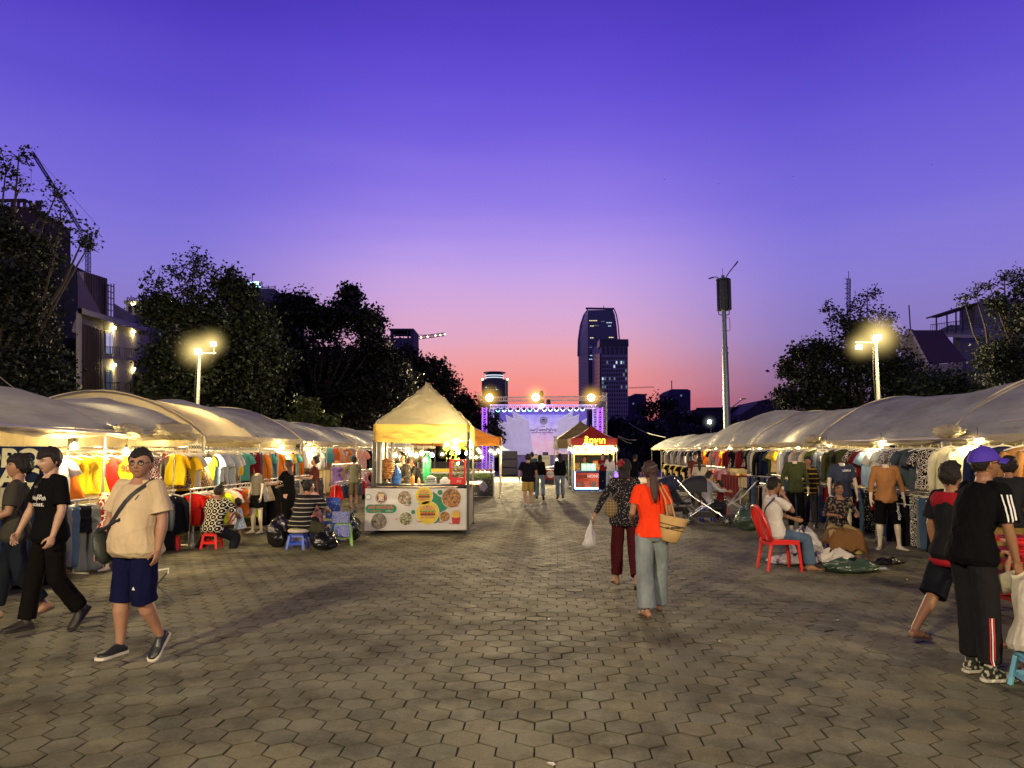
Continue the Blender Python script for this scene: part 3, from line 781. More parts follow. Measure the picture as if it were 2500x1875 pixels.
def tent(label, side, d0, d1, eave=1.95, ridge=2.95, bays=2, width=4.4, seed=0, glow_end=0.0, sag=.10, group=None, legs=True, humps=None):
 root = thing('market_tent', label, 'tent', rowpt(side, 0, (d0 + d1) / 2, 0), 0, group)
 off = rowpt(side, 0, (d0 + d1) / 2, 0)
 nu = max(24, int((d1 - d0) / .11)); nv_ = 44
 rise = ridge - eave
 def fn(u, v):
  s = u * (d1 - d0); bay = (d1 - d0) / bays
  q = (s / bay) % 1 if u < 1 else 0.0
  hoop = min(q, 1 - q) * 2                       # 0 at a hoop, 1 mid-bay
  arc = sin(pi * min(max(v, 0), 1)) ** .80
  z = eave + rise * arc
  z -= sag * sin(pi * q) ** .8 * (0.35 + .65 * arc)
  cr = noise.noise(V((s * .9 + v * 2.5, v * 7 + seed, seed * 3.1))) * .05 + noise.noise(V((s * 3.2 - v * 5, v * 3, seed + 9))) * .03 * hoop + .02 * abs(noise.noise(V((s * 6 + v * 9, v * 6, seed + 5))))
  cr += .012 * abs(sin(9 * v + s * 1.2 + seed)) * hoop * (1 - arc * .6)
  z += cr - .02
  w = v * width
  if v < .06: w += (.06 - v) * 1.6 * (.5 + .5 * noise.noise(V((s * 2.3, 0, seed))))
  if humps:
   for hs_, hh, hw in humps: z += hh * math.exp(-((s - hs_) / hw) ** 2) * arc
  d = d0 + s
  return rowpt(side, w, d, z) - off
 mb = MB(); mb.grid(fn, nu, nv_)
 me_o = mb.build('canopy', CANVAS if not glow_end else CANVAS, root, smooth=True)
 if glow_end:
  me_o.data.materials.append(CANVAS_PALE)
  for i, p in enumerate(me_o.data.polygons):
   if (i % (nu - 1)) / nu < glow_end * (1 - .5 * (i // (nu - 1)) / nv_ ): p.material_index = 1  # near bay coloured paler to imitate light glowing through the cloth
 for dd, sgn in ((d0, 1), (d1, -1)):
  m2 = MB()
  def ew(u, v):
   arc = sin(pi * u) ** .80; top = eave + rise * arc - .01
   low = eave - .02 + rise * arc * .35
   z = top + (low - top) * v
   return rowpt(side, u * width, dd + sgn * (.02 + .03 * noise.noise(V((u * 8, v * 3, seed)))), z) - off
  m2.grid(ew, 30, 6); m2.build('end_panel', CANVAS_PALE, root, smooth=True)
 m3 = MB()
 def sk(u, v):
  s = u * (d1 - d0)
  hem = .06 + .05 * abs(sin(s * 2.6 + seed)) + .05 * noise.noise(V((s * 1.1, seed, 2)))
  return rowpt(side, -.02 + .03 * noise.noise(V((s * 4, v * 2, seed))), d0 + s, eave + .0 - v * hem) - off
 m3.grid(sk, max(30, int((d1 - d0) / .08)), 5); m3.build('skirt', CANVAS_PALE, root, smooth=True)
 pts = []; rad = []
 n = int((d1 - d0) / .12)
 for i in range(n + 1):
  s = (d1 - d0) * i / n; b = abs(sin(s * pi / 2.1 + seed))
  pts.append(rowpt(side, .06 + .03 * sin(s * 3), d0 + s, eave - .06 - .035 * b) - off); rad.append(.03 + .028 * b + .012 * noise.noise(V((s * 5, seed, 0))))
 m4 = MB(); m4.tube(pts, rad, 9); m4.build('rolled_curtain', CANVAS_PALE, root, smooth=True)
 for i in range(bays + 1):
  d = d0 + (d1 - d0) * i / bays; pts = []
  for j in range(15):
   v = j / 14; pts.append(rowpt(side, v * width, d, eave + rise * sin(pi * v) ** .8 - .05) - off)
  MB().tube(pts, .02, 6).build('hoop', STEEL, root)
  for w in (0.03, width - .05):
   if legs: MB().tube([rowpt(side, w, d, 0) - off, rowpt(side, w, d, eave) - off], .022, 8).build('leg', STEEL, root)
 for w in (0.02, width - .05):
  MB().tube([rowpt(side, w, d0, eave - .03) - off, rowpt(side, w, d1, eave - .03) - off], .018, 6).build('eave_pipe', STEEL, root)
 return root
GT = 'arched canvas market tents'
tent('grey arched tent over the stalls behind the three walking men, curtain bunched at one corner', -1, 5.2, 13.6, 2.03, 2.74, 3, seed=1, sag=.13, group=GT)
tent('arched tent with pale cream end bay, roof behind the price tag and the yellow clothes', -1, 13.9, 19.3, 2.02, 2.92, 2, seed=4, glow_end=.42, sag=.10, group=GT)  # paler end bay imitates light glowing through the cloth
tent('low grey arched tent over the hanging orange vests', -1, 19.5, 24.6, 1.99, 2.72, 2, seed=8, sag=.10, group=GT)
tent('far grey arched tent partly hidden behind the burger stall', -1, 24.8, 42, 1.97, 2.72, 4, seed=12, sag=.12, group=GT)
tent('large beige arched tent above the cream henley shirts and the purple cap', 1, 5.5, 11.8, 1.95, 3.02, 2, seed=21, sag=.08, group=GT)
tent('beige arched tent between two hoops above the headless tan shirt mannequin', 1, 11.8, 17.6, 1.95, 3.08, 1, seed=25, sag=.16, group=GT)
tent('beige arched tent above the olive shirts with the handwritten price sheet', 1, 17.7, 23.2, 1.95, 3.05, 1, seed=29, sag=.14, group=GT)
tent('domed arched tent with a rounded hump above the stroller', 1, 23.3, 30.5, 1.95, 3.05, 2, seed=33, sag=.05, group=GT, humps=[(3.5, .22, 2.0)])
tent('far low sagging tent beside the red noodle kiosk', 1, 30.8, 46, 1.9, 2.7, 4, seed=37, sag=.2, group=GT)
def loose_pipe(label, pts, r=.014, col=STEEL):
 pts = [V(p) for p in pts]
 mb = MB().tube(pts, r, 8); o = mb.build('tent_pole', col); tag(o, label, 'pole')
loose_pipe('loose steel pole lashed along the roof edge over the cream henley shirts', [rowpt(1, -.12, 10.2, 2.13), rowpt(1, -.12, 7.0, 2.16)])
loose_pipe('thin steel pole under the tent edge above the slate blue t-shirts', [rowpt(1, -.10, 15.6, 1.92), rowpt(1, -.10, 10.6, 1.90)])
loose_pipe('steel pipe sticking out across the tent edge above the man in black', [rowpt(-1, -.15, 8.0, 2.02), rowpt(-1, -.15, 11.0, 1.97)], .02)
loose_pipe('slanting pole poking from the bunched tent curtain', [rowpt(-1, -.05, 10.7, 2.12), rowpt(-1, -.1, 11.7, 1.98)], .02)
def bunch(label, c, size, seed):
 mb = MB()
 def fn(u, v):
  th = 2 * pi * u; ph = pi * (v * .98 + .01) - pi / 2
  n = .85 + .35 * noise.noise(V((cos(th) * 2.6 + seed, sin(th) * 5, ph * 3))) + .22 * noise.noise(V((cos(th) * 6 + seed, sin(th) * 6, ph * 5)))
  return V((cos(ph) * cos(th) * size[0] * n, cos(ph) * sin(th) * size[1] * n, sin(ph) * size[2] * n))
 mb.grid(fn, 36, 22, True)
 o = mb.build('furled_curtain', CANVAS_PALE, None, smooth=True, loc=c)
 tag(o, label, 'tent curtain')
bunch('crumpled cream tent curtain tied where two roofs meet near the price tag', rowpt(-1, -.05, 12.6, 2.06), (.22, .70, .17), 3)
bunch('crumpled furled curtain hanging from the tent edge over the floral dresses', rowpt(-1, -.08, 11.2, 2.02), (.12, .45, .12), 6)
bunch('knotted cream curtain at the tent corner over the navy long sleeve', rowpt(1, -.08, 11.6, 2.02), (.12, .42, .12), 9)
bunch('small knotted curtain bundle on the tent edge beside the olive mannequin', rowpt(1, -.08, 17.6, 2.0), (.12, .5, .1), 13)
def g_loft(mb, prof, seed, n=26, fold=.012, fk=26, cx=0, squash=1):
 """prof rows (z, centre x, half width, half depth) from top to bottom"""
 rr = random.Random(seed); ph = [rr.uniform(0, 6.3) for _ in range(4)]
 rings = []; z0 = prof[0][0]; z1 = prof[-1][0]
 for z, c, hw, hd in prof:
  t = (z0 - z) / max(.01, z0 - z1)
  ring = []
  for j in range(n):
   a = 2 * pi * j / n; x = hw * cos(a); y = hd * (abs(sin(a)) ** .8) * (1 if sin(a) > 0 else -1)
   y += fold * t * (sin(fk * x + ph[0]) + .6 * sin(fk * 1.9 * x + ph[1] + 2 * t)) + fold * .5 * sin(9 * t + ph[2] + x * 8)
   x += .01 * t * sin(7 * t + ph[3])
   ring.append(V((x + c + cx, y * squash, z + .006 * sin(fk * x * .6 + ph[1]) * t)))
  rings.append(ring)
 mb.ring_loft(rings)
def prof(pts, n):
 """resample piecewise profile to n rows"""
 out = []; z0, z1 = pts[0][0], pts[-1][0]
 for i in range(n):
  z = z0 + (z1 - z0) * i / (n - 1)
  for a, b in zip(pts, pts[1:]):
   if a[0] >= z >= b[0] - 1e-9:
    t = 0 if a[0] == b[0] else (a[0] - z) / (a[0] - b[0]); out.append(tuple(a[k] + (b[k] - a[k]) * t for k in range(4))); out[-1] = (z,) + out[-1][1:]; break
 return out
def garment_mesh(kind, seed):
 mb = MB(); Z = -.09
 S = [(Z, 0, .07, .02), (Z - .03, 0, .17, .035), (Z - .07, 0, .215, .045)]
 if kind in ('tee', 'long', 'henley', 'vest', 'jacket'):
  h = {'tee': .64, 'long': .68, 'henley': .70, 'vest': .52, 'jacket': .66}[kind]
  w = {'tee': .225, 'long': .225, 'henley': .235, 'vest': .20, 'jacket': .24}[kind]
  body = S + [(Z - .2, 0, w * .92, .055), (Z - .45, 0, w * .95, .06), (Z - h, 0, w, .06)]
  if kind == 'vest': body = [(Z, 0, .09, .02), (Z - .02, 0, .12, .03), (Z - .14, 0, .13, .045), (Z - .22, 0, .19, .055), (Z - h, 0, w, .06)]
  g_loft(mb, prof(body, 16), seed)
  if kind == 'tee':
   for s in (1, -1): mb.tube([(s * .18, 0, Z - .065), (s * .24, -.01, Z - .15), (s * .285, -.01, Z - .26)], [.055, .068, .078], 12)
  if kind in ('long', 'henley', 'jacket'):
   rr = random.Random(seed); k = rr.uniform(-.02, .02)
   for s in (1, -1): mb.tube([(s * .18, 0, Z - .065), (s * .245, -.01, Z - .18), (s * .265 + k, -.02, Z - .36), (s * .27 + k, -.03, Z - .52), (s * .275, -.02, Z - .66)], [.055, .062, .054, .048, .038], 12)
 elif kind == 'dress':
  g_loft(mb, prof([(Z, 0, .06, .02), (Z - .03, 0, .12, .03), (Z - .16, 0, .13, .045), (Z - .26, 0, .12, .04), (Z - .34, 0, .16, .05), (Z - .60, 0, .25, .075)], 18), seed, 34, .018, 38)
  for s in (1, -1): mb.tube([(s * .10, 0, Z - .045), (s * .155, 0, Z - .10)], [.045, .055], 10)
 elif kind == 'skirt':
  g_loft(mb, prof([(Z, 0, .13, .04), (Z - .04, 0, .14, .05), (Z - .2, 0, .20, .07), (Z - .42, 0, .25, .08)], 12), seed, 40, .02, 46)
 elif kind in ('trousers', 'jeans', 'shorts'):
  h = .95 if kind != 'shorts' else .42; wl = .105 if kind != 'shorts' else .125
  g_loft(mb, prof([(Z, 0, .185, .045), (Z - .24, 0, .205, .065)], 5), seed, fold=.004)
  for s in (1, -1): g_loft(mb, prof([(Z - .18, s * .10, .105, .062), (Z - .45, s * .108, wl * .93, .055), (Z - h, s * .115, wl * (1 if kind != 'trousers' else 1.15), .055)], 10), seed + s, 16, .008)
 elif kind == 'romper':
  g_loft(mb, prof([(Z, 0, .05, .02), (Z - .03, 0, .11, .03), (Z - .24, 0, .13, .045), (Z - .33, 0, .14, .05)], 9), seed, 20, .006)
  for s in (1, -1):
   mb.tube([(s * .09, 0, Z - .045), (s * .17, 0, Z - .16), (s * .18, 0, Z - .26)], [.038, .042, .04], 10)
   g_loft(mb, prof([(Z - .28, s * .065, .075, .045), (Z - .58, s * .085, .06, .04)], 6), seed + s, 12, .006)
 me = mb.mesh(kind, True); fix_normals(me)
 return me
GM = {}
def gmesh(kind, v):
 if (kind, v) not in GM:
  GM[(kind, v)] = garment_mesh(kind, hash_(kind) + v * 17)
  GM[(kind, v)].materials.append(OBJ_CLOTH)
 return GM[(kind, v)]
def hash_(s): return sum(ord(c) * (i + 3) for i, c in enumerate(s)) % 997
HANGER_M = plastic('hanger_plastic', (.75, .72, .60), .4)
def hanger_mesh():
 mb = MB()
 mb.tube([(-.20, 0, -.125), (-.10, 0, -.09), (0, 0, -.068), (.10, 0, -.09), (.20, 0, -.125)], [.010, .012, .013, .012, .010], 6)
 mb.tube([(0, 0, -.07), (0, 0, -.03), (.018, 0, -.012), (.018, 0, .008), (0, 0, .016), (-.014, 0, .004)], .006, 6)
 me = mb.mesh('hanger', True); me.materials.append(HANGER_M); return me
HANG = hanger_mesh()
PATS = {'floral': pattern_mat('print_floral', 'flowers', (.75, .68, .55), 22), 'dotted': pattern_mat('print_dots', 'dots', (.7, .66, .55), 34),
  'striped': pattern_mat('print_stripes', 'stripes', (.6, .58, .5), 11), 'leopard print': pattern_mat('print_leopard', 'leopard', (.5, .42, .26), 60),
  'checked': pattern_mat('print_plaid', 'plaid', (.55, .5, .4), 8), 'dark patterned': pattern_mat('print_dark', 'leopard', (.02, .02, .025), 120)}
NAMES = {'tee': 't_shirt', 'long': 'long_sleeve_shirt', 'henley': 'henley_shirt', 'vest': 'sleeveless_top', 'jacket': 'jacket', 'dress': 'dress', 'skirt': 'skirt', 'trousers': 'trousers', 'jeans': 'jeans', 'shorts': 'shorts', 'romper': 'romper'}
WORDS = {'tee': 't-shirt', 'long': 'long-sleeve shirt', 'henley': 'henley shirt', 'vest': 'sleeveless top', 'jacket': 'jacket', 'dress': 'dress', 'skirt': 'skirt', 'trousers': 'trousers', 'jeans': 'jeans', 'shorts': 'shorts', 'romper': 'romper'}
CC = {'yellow': (.80, .52, .02), 'orange': (.78, .22, .03), 'red': (.60, .02, .015), 'pink': (.75, .28, .25), 'teal': (.10, .38, .36), 'white': (.72, .70, .62), 'green': (.08, .32, .08),
      'navy': (.015, .02, .055), 'black': (.010, .010, .012), 'grey': (.16, .16, .16), 'slate': (.07, .09, .11), 'olive': (.06, .07, .025), 'tan': (.42, .20, .07), 'cream': (.66, .58, .38),
      'brown': (.10, .055, .03), 'maroon': (.16, .015, .02), 'lilac': (.30, .18, .48), 'denim': (.06, .10, .17), 'beige': (.45, .36, .24), 'lime': (.50, .65, .03), 'light blue': (.28, .42, .52), 'peach': (.80, .40, .20), 'coral': (.8, .16, .1)}
def ordinal(n):
 return '%d%s' % (n, 'th' if 10 <= n % 100 <= 20 else {1: 'st', 2: 'nd', 3: 'rd'}.get(n % 10, 'th'))
ALL_G = []
def garment(kind, cname, pat, pos, rz, rail, i, group, scale=1.0, thin=1.0, hanger=True, jit=.05, color=None):
 me = gmesh(kind, RND.randint(0, 2))
 c = color or CC[cname]; f = RND.uniform(.8, 1.15); c = tuple(min(.9, a * f * RND.uniform(.93, 1.07)) for a in c)
 label = '%s%s %s, %s along the %s' % (cname, ' ' + pat if pat else '', WORDS[kind], ordinal(i), rail)
 o = bpy.data.objects.new(NAMES[kind], me); link(o); o.color = rgba(c)
 o.location = pos; o.rotation_euler = (RND.gauss(0, .02), RND.gauss(0, .02), rz + RND.gauss(0, jit)); o.scale = (scale, scale * thin, scale * RND.uniform(.94, 1.06))
 o.material_slots[0].link = 'OBJECT'; o.material_slots[0].material = PATS[pat] if pat else OBJ_CLOTH
 tag(o, label, WORDS[kind], group)
 if hanger:
  h = bpy.data.objects.new('hanger', HANG); link(h, o)
 ALL_G.append(o)
 if kind in ('tee', 'long', 'dress') and not pat and thin == 1 and abs(pos.y) < 24 and i % 2 == 0:
  w = ('90s', 'SPORT', 'LOVE', '★', 'NY', 'cute', '♥')[i % 7]
  if w not in GM: GM[w] = text_mesh(w, .16 if len(w) < 4 else .09, .002, bold=.003); GM[w].transform(Matrix.Translation((0, -.075, -.30)) @ UPRIGHT); GM[w].materials.append(mat('motif', use='obj', rough=.7, var=.05))
  q = link(bpy.data.objects.new('print', GM[w]), o); q.color = rgba(CC['white' if cname not in ('white', 'cream', 'yellow') else 'maroon'])
 return o
def rail(label, side, w, d0, d1, z, legs=True):
 c = rowpt(side, w, (d0 + d1) / 2, 0)
 root = thing('clothes_rail', label, 'clothes rail', c)
 MB().tube([rowpt(side, w, d0, z) - c, rowpt(side, w, d1, z) - c], .016, 8).build('rail_bar', STEEL, root)
 if legs:
  n = max(2, int((d1 - d0) / 2.2) + 1)
  for i in range(n):
   d = d0 + .05 + (d1 - d0 - .1) * i / (n - 1)
   MB().tube([rowpt(side, w, d, 0.02) - c, rowpt(side, w, d, z) - c], .014, 8).build('post', STEEL, root)
   MB().tube([rowpt(side, w - .22, d, .02) - c, rowpt(side, w + .22, d, .02) - c], .014, 6).build('foot', STEEL, root)
def fill_rail(side, w, d0, d1, z, seq, step, railname, mode='front', scale=1.0, yaw=35, legs=True, hanger=True, label=None, gap=0.0, make=True):
 """seq: list of (kind, colour, pattern) cycled / picked; mode front = faces the aisle turned toward the entrance, side = packed"""
 if make: rail(label or ('steel clothes rail, the ' + railname), side, w, d0, d1, z, legs)
 d = d0 + step * .6; i = 1; rs = random.Random(hash_(railname))
 while d < d1 - .05:
  k, cn, pt = seq[(i - 1) % len(seq)] if mode == 'front' else seq[rs.randrange(len(seq))]
  aisle = pi / 2 if side < 0 else -pi / 2        # rotation that turns the front (-Y) to the aisle
  if mode == 'front': rz = aisle - math.copysign(R(yaw + rs.gauss(0, 9)), aisle); thin = 1.0
  else: rz = rs.gauss(0, .12); thin = .42
  garment(k, cn, pt, rowpt(side, w + rs.uniform(-.02, .02), d, z), rz, railname, i, 'clothes hanging on the ' + railname, scale * rs.uniform(.94, 1.05), thin, hanger)
  d += step * .84 * rs.uniform(.75, 1.25); i += 1
KIDS = [('dress', 'yellow', None), ('romper', 'orange', None), ('tee', 'pink', None), ('dress', 'red', 'floral'), ('romper', 'yellow', 'dotted'), ('tee', 'teal', None), ('vest', 'coral', None), ('dress', 'white', 'floral'), ('romper', 'lime', None), ('tee', 'light blue', None), ('tee', 'yellow', None), ('dress', 'pink', 'dotted')]
MIXED = [('long', 'beige', None), ('tee', 'white', None), ('trousers', 'brown', None), ('long', 'grey', None), ('dress', 'brown', 'leopard print'), ('tee', 'pink', None), ('trousers', 'black', None), ('tee', 'yellow', None), ('long', 'cream', None), ('tee', 'maroon', None), ('dress', 'black', 'floral')]
fill_rail(-1, .18, 7.2, 12.7, 1.70, [('dress', 'yellow', None), ('dress', 'yellow', 'dotted'), ('dress', 'red', None), ('dress', 'yellow', None), ('dress', 'pink', 'floral'), ('dress', 'maroon', 'floral'), ('dress', 'green', 'floral'), ('dress', 'lilac', None), ('tee', 'white', 'dotted'), ('dress', 'orange', None)], .40, 'top rail behind the three walking men', scale=.98)
fill_rail(-1, .75, 7.4, 12.7, 1.76, KIDS, .22, 'inner rail behind the yellow dresses', 'side', .95, legs=False)
fill_rail(-1, -.12, 7.4, 12.6, 1.02, [('jeans', 'black', None), ('jacket', 'black', None), ('trousers', 'grey', None), ('jeans', 'denim', None), ('shorts', 'black', None), ('trousers', 'grey', None), ('jacket', 'slate', None)], .26, 'low rail behind the three walking men', 'front', .92, yaw=50)
fill_rail(-1, .10, 12.9, 15.6, 1.74, [('dress', 'brown', 'leopard print'), ('dress', 'maroon', None), ('tee', 'yellow', None), ('romper', 'yellow', None), ('tee', 'white', 'dotted'), ('vest', 'yellow', None), ('tee', 'light blue', None)], .15, 'top rail under the price tag', 'side', 1.0)
fill_rail(-1, .10, 15.7, 19.1, 1.76, [('tee', 'yellow', None), ('long', 'orange', None), ('tee', 'coral', None), ('tee', 'teal', None), ('trousers', 'denim', None), ('trousers', 'maroon', None), ('trousers', 'beige', None), ('dress', 'brown', 'leopard print'), ('trousers', 'cream', None)], .16, 'top rail over the squatting ring-print man', 'side', 1.0)
fill_rail(-1, -.22, 12.9, 15.9, 1.02, [('romper', 'red', None), ('romper', 'red', None), ('romper', 'orange', None), ('romper', 'pink', 'floral'), ('romper', 'lime', 'striped'), ('tee', 'lime', None), ('tee', 'peach', None), ('tee', 'white', None)], .23, 'low rail of red and lime rompers', 'front', 1.0, yaw=55)
fill_rail(-1, -.20, 16.1, 20.2, 1.06, [('skirt', 'beige', None), ('trousers', 'black', None), ('trousers', 'black', None), ('shorts', 'black', None), ('trousers', 'brown', None), ('trousers', 'brown', None), ('trousers', 'slate', None)], .36, 'low rail of long black and brown trousers', 'front', 1.04, yaw=50)
fill_rail(-1, .9, 12.9, 19.1, 1.78, KIDS + MIXED, .24, 'inner rail behind the packed yellow clothes', 'side', 1.0, legs=False)
fill_rail(-1, .05, 19.5, 21.4, 1.80, [('vest', 'white', None), ('vest', 'white', None), ('dress', 'black', 'floral'), ('tee', 'white', None)], .40, 'rail of white tank tops', 'front', .95)
fill_rail(-1, .02, 21.5, 24.5, 1.88, [('vest', 'teal', None), ('vest', 'coral', None), ('vest', 'orange', None), ('vest', 'peach', None), ('vest', 'green', 'floral'), ('tee', 'orange', None)], .46, 'high rail of orange sports vests', 'front', .85)
fill_rail(-1, -.15, 21.5, 24.5, 1.30, [('dress', 'lilac', None), ('dress', 'lilac', None), ('dress', 'yellow', 'floral'), ('dress', 'white', None)], .50, 'middle rail of purple dresses', 'front', .95)
fill_rail(-1, -.3, 21.3, 24.5, .78, [('skirt', 'red', None), ('skirt', 'denim', None), ('skirt', 'slate', None), ('shorts', 'denim', None)], .42, 'low rail of denim skirts', 'front', 1.05)
fill_rail(-1, .9, 19.5, 24.6, 1.8, KIDS + MIXED, .25, 'inner rail behind the orange vests', 'side', 1.0, legs=False)
fill_rail(-1, .0, 25.0, 33.5, 1.85, [('dress', 'peach', 'floral'), ('tee', 'coral', 'floral'), ('long', 'black', None), ('jacket', 'grey', None), ('long', 'beige', None), ('jacket', 'black', None), ('tee', 'white', 'striped'), ('long', 'slate', 'checked')], .36, 'top rail seen through the burger stall', 'front', 1.05)
fill_rail(-1, -.1, 25.0, 33.5, 1.05, [('dress', 'white', 'floral'), ('dress', 'pink', None), ('trousers', 'black', None), ('tee', 'red', None), ('trousers', 'beige', None)], .42, 'low rail seen through the burger stall', 'front', 1.0)
fill_rail(1, .15, 6.4, 9.2, 1.86, [('long', 'black', None), ('jacket', 'black', None), ('tee', 'black', None), ('tee', 'white', None), ('tee', 'cream', None)], .36, 'rail of black shirts beside the purple cap', 'front', 1.1, yaw=64)
garm = [('henley', 'tan', None), ('henley', 'tan', None), ('henley', 'navy', None), ('henley', 'navy', None), ('henley', 'cream', None), ('henley', 'cream', None), ('henley', 'cream', None), ('henley', 'slate', None)]
fill_rail(1, .0, 9.3, 12.0, 1.86, garm, .48, 'rail of cream and navy henley shirts', 'front', 1.12, yaw=64)
fill_rail(1, .05, 12.1, 15.6, 1.84, [('tee', 'black', 'floral'), ('tee', 'slate', None), ('tee', 'slate', None), ('tee', 'grey', 'floral'), ('tee', 'white', None), ('tee', 'white', 'checked'), ('tee', 'light blue', None), ('tee', 'maroon', None)], .48, 'rail of slate blue t-shirts', 'front', 1.08, yaw=64)
fill_rail(1, .02, 15.7, 17.7, 1.84, [('long', 'olive', None), ('long', 'olive', None), ('vest', 'black', 'striped'), ('long', 'slate', None)], .48, 'rail of olive shirts with the price sheet', 'front', 1.1, yaw=64)
fill_rail(1, .1, 17.9, 23.0, 1.84, [('jacket', 'cream', None), ('long', 'grey', 'checked'), ('jacket', 'cream', None), ('jacket', 'grey', None), ('long', 'white', None), ('long', 'white', None), ('tee', 'yellow', None), ('tee', 'yellow', 'floral'), ('tee', 'olive', None), ('long', 'navy', None), ('tee', 'black', None), ('long', 'black', None)], .40, 'rail with the bright yellow shirt', 'front', 1.1, yaw=64)
fill_rail(1, -.05, 9.4, 12.0, .98, [('trousers', 'cream', 'dark patterned'), ('trousers', 'white', None), ('trousers', 'black', 'dotted'), ('trousers', 'black', 'floral')], .24, 'low rail of printed trousers under the henleys', 'side', .95)
fill_rail(1, .0, 12.1, 17.6, .98, [('trousers', 'navy', 'floral'), ('trousers', 'black', None), ('shorts', 'maroon', None), ('trousers', 'black', 'dotted'), ('jeans', 'denim', None), ('trousers', 'grey', None)], .24, 'low rail of dark printed trousers', 'side', .92)
fill_rail(1, -.05, 17.9, 23.0, 1.02, [('jeans', 'denim', None), ('jeans', 'navy', None), ('jeans', 'denim', None), ('trousers', 'black', None), ('jeans', 'slate', None)], .34, 'low rail of blue jeans', 'front', 1.0, yaw=64)
fill_rail(1, -.6, 18.6, 20.4, .80, [('trousers', 'tan', None), ('trousers', 'black', None), ('trousers', 'grey', None), ('trousers', 'maroon', None), ('trousers', 'cream', None)], .13, 'short low rail of tan and black trousers', 'side', .75)
fill_rail(1, .1, 23.4, 26.4, 1.84, [('tee', 'black', None), ('dress', 'black', 'floral'), ('jacket', 'maroon', None), ('dress', 'black', None), ('vest', 'maroon', 'dotted'), ('dress', 'black', 'checked')], .38, 'rail of black dresses over the jewellery table', 'front', 1.0, yaw=64)
fill_rail(1, .1, 26.5, 30.6, 1.84, [('tee', 'orange', None), ('dress', 'yellow', None), ('dress', 'red', None), ('tee', 'pink', None), ('skirt', 'brown', 'checked'), ('long', 'beige', None), ('tee', 'black', None), ('dress', 'coral', None)], .42, 'rail of red and orange dresses', 'front', 1.1, yaw=64)
fill_rail(1, -.2, 26.0, 30.6, 1.12, [('tee', 'pink', 'striped'), ('tee', 'red', None), ('tee', 'coral', None), ('tee', 'green', None), ('tee', 'peach', None), ('skirt', 'cream', None), ('skirt', 'black', None)], .42, 'low rail with the peach t-shirt', 'front', 1.05, yaw=50)
fill_rail(1, .0, 30.9, 40, 1.84, [('tee', 'black', None), ('jacket', 'white', None), ('vest', 'cream', None), ('tee', 'black', 'dotted'), ('long', 'grey', None), ('tee', 'white', 'floral')], .36, 'far top rail beside the noodle kiosk', 'front', 1.0, yaw=64)
fill_rail(1, -.05, 30.9, 40, 1.08, [('skirt', 'cream', None), ('trousers', 'black', None), ('tee', 'black', None), ('tee', 'yellow', None), ('vest', 'white', None)], .40, 'far low rail beside the noodle kiosk', 'front', 1.0, yaw=64)
fill_rail(1, .75, 7.0, 23.0, 1.84, [('tee', 'white', None), ('long', 'cream', None), ('tee', 'grey', None), ('tee', 'black', None), ('long', 'navy', None), ('tee', 'tan', None)], .34, 'long inner rail of men\'s shirts', 'side', 1.1, legs=False)
SHEET = cloth((.55, .46, .28), transl=.15)
for sd, lst in ((-1, ((6, 12.8, 'cream sheet closing the stall behind the yellow dresses'), (13, 24.4, 'cream sheet closing the stalls behind the rompers and purple dresses'), (24.9, 40, 'cream sheet closing the stalls beyond the burger stall'))),
    (1, ((5.8, 17.5, 'beige sheet closing the stalls behind the henley shirts'), (17.8, 30.4, 'beige sheet closing the stalls behind the yellow shirt'), (30.8, 45, 'beige sheet closing the far stalls beside the noodle kiosk')))):
 for a, b, lb in lst:
  mb = MB()
  mb.grid(lambda u, v, a=a, b=b: rowpt(sd, 1.9 + .07 * sin(u * (b - a) * 4) + .04 * noise.noise(V((u * 20, v * 2, a))), a + u * (b - a), .12 + v * 2.35), int((b - a) * 8), 6)
  tag(mb.build('backing_sheet', SHEET, None, smooth=True), lb, 'cloth sheet')
def counter(label, side, w, d0, d1, z, m, wd=.7):
 c = rowpt(side, w, (d0 + d1) / 2, 0); root = thing('stall_table', label, 'table', c)
 P = lambda ww, d, zz: rowpt(side, ww, d, zz) - c
 mb = MB(); a = [P(w - wd / 2, d0, z), P(w + wd / 2, d0, z), P(w + wd / 2, d1, z), P(w - wd / 2, d1, z)]
 mb.add(a + [q + V((0, 0, .03)) for q in a], [(3, 2, 1, 0), (4, 5, 6, 7), (0, 1, 5, 4), (1, 2, 6, 5), (2, 3, 7, 6), (3, 0, 4, 7)]); mb.build('tabletop', m, root)
 mb = MB(); mb.grid(lambda u, v: P(w - wd / 2 - .02 + .015 * sin(u * 40), d0 + u * (d1 - d0), z + .035 - v * (z - .12)), 50, 5); mb.build('table_skirt', m, root, smooth=True)
 for dd in (d0 + .1, d1 - .1):
  for ww in (w - wd / 2 + .05, w + wd / 2 - .05): MB().tube([P(ww, dd, 0), P(ww, dd, z)], .02, 6).build('leg', STEEL, root)
counter('jewellery table under a dark red cloth behind the woman in the striped sweater', 1, -.1, 23.2, 25.6, .86, cloth((.14, .012, .014)))
counter('low dark table under the jeans of the yellow shirt stall', 1, .35, 18.0, 22.8, .5, cloth((.02, .02, .024)))
counter('low dark table behind the red rompers', -1, .55, 13.2, 18.8, .45, cloth((.03, .028, .03)))
counter('dark table behind the low rail near the three walking men', -1, .6, 7.2, 12.4, .5, cloth((.05, .04, .05)))
counter('dark platform behind the tan shirt mannequin', 1, .6, 9.0, 17.4, .42, cloth((.05, .045, .03)))
rr = random.Random(5)
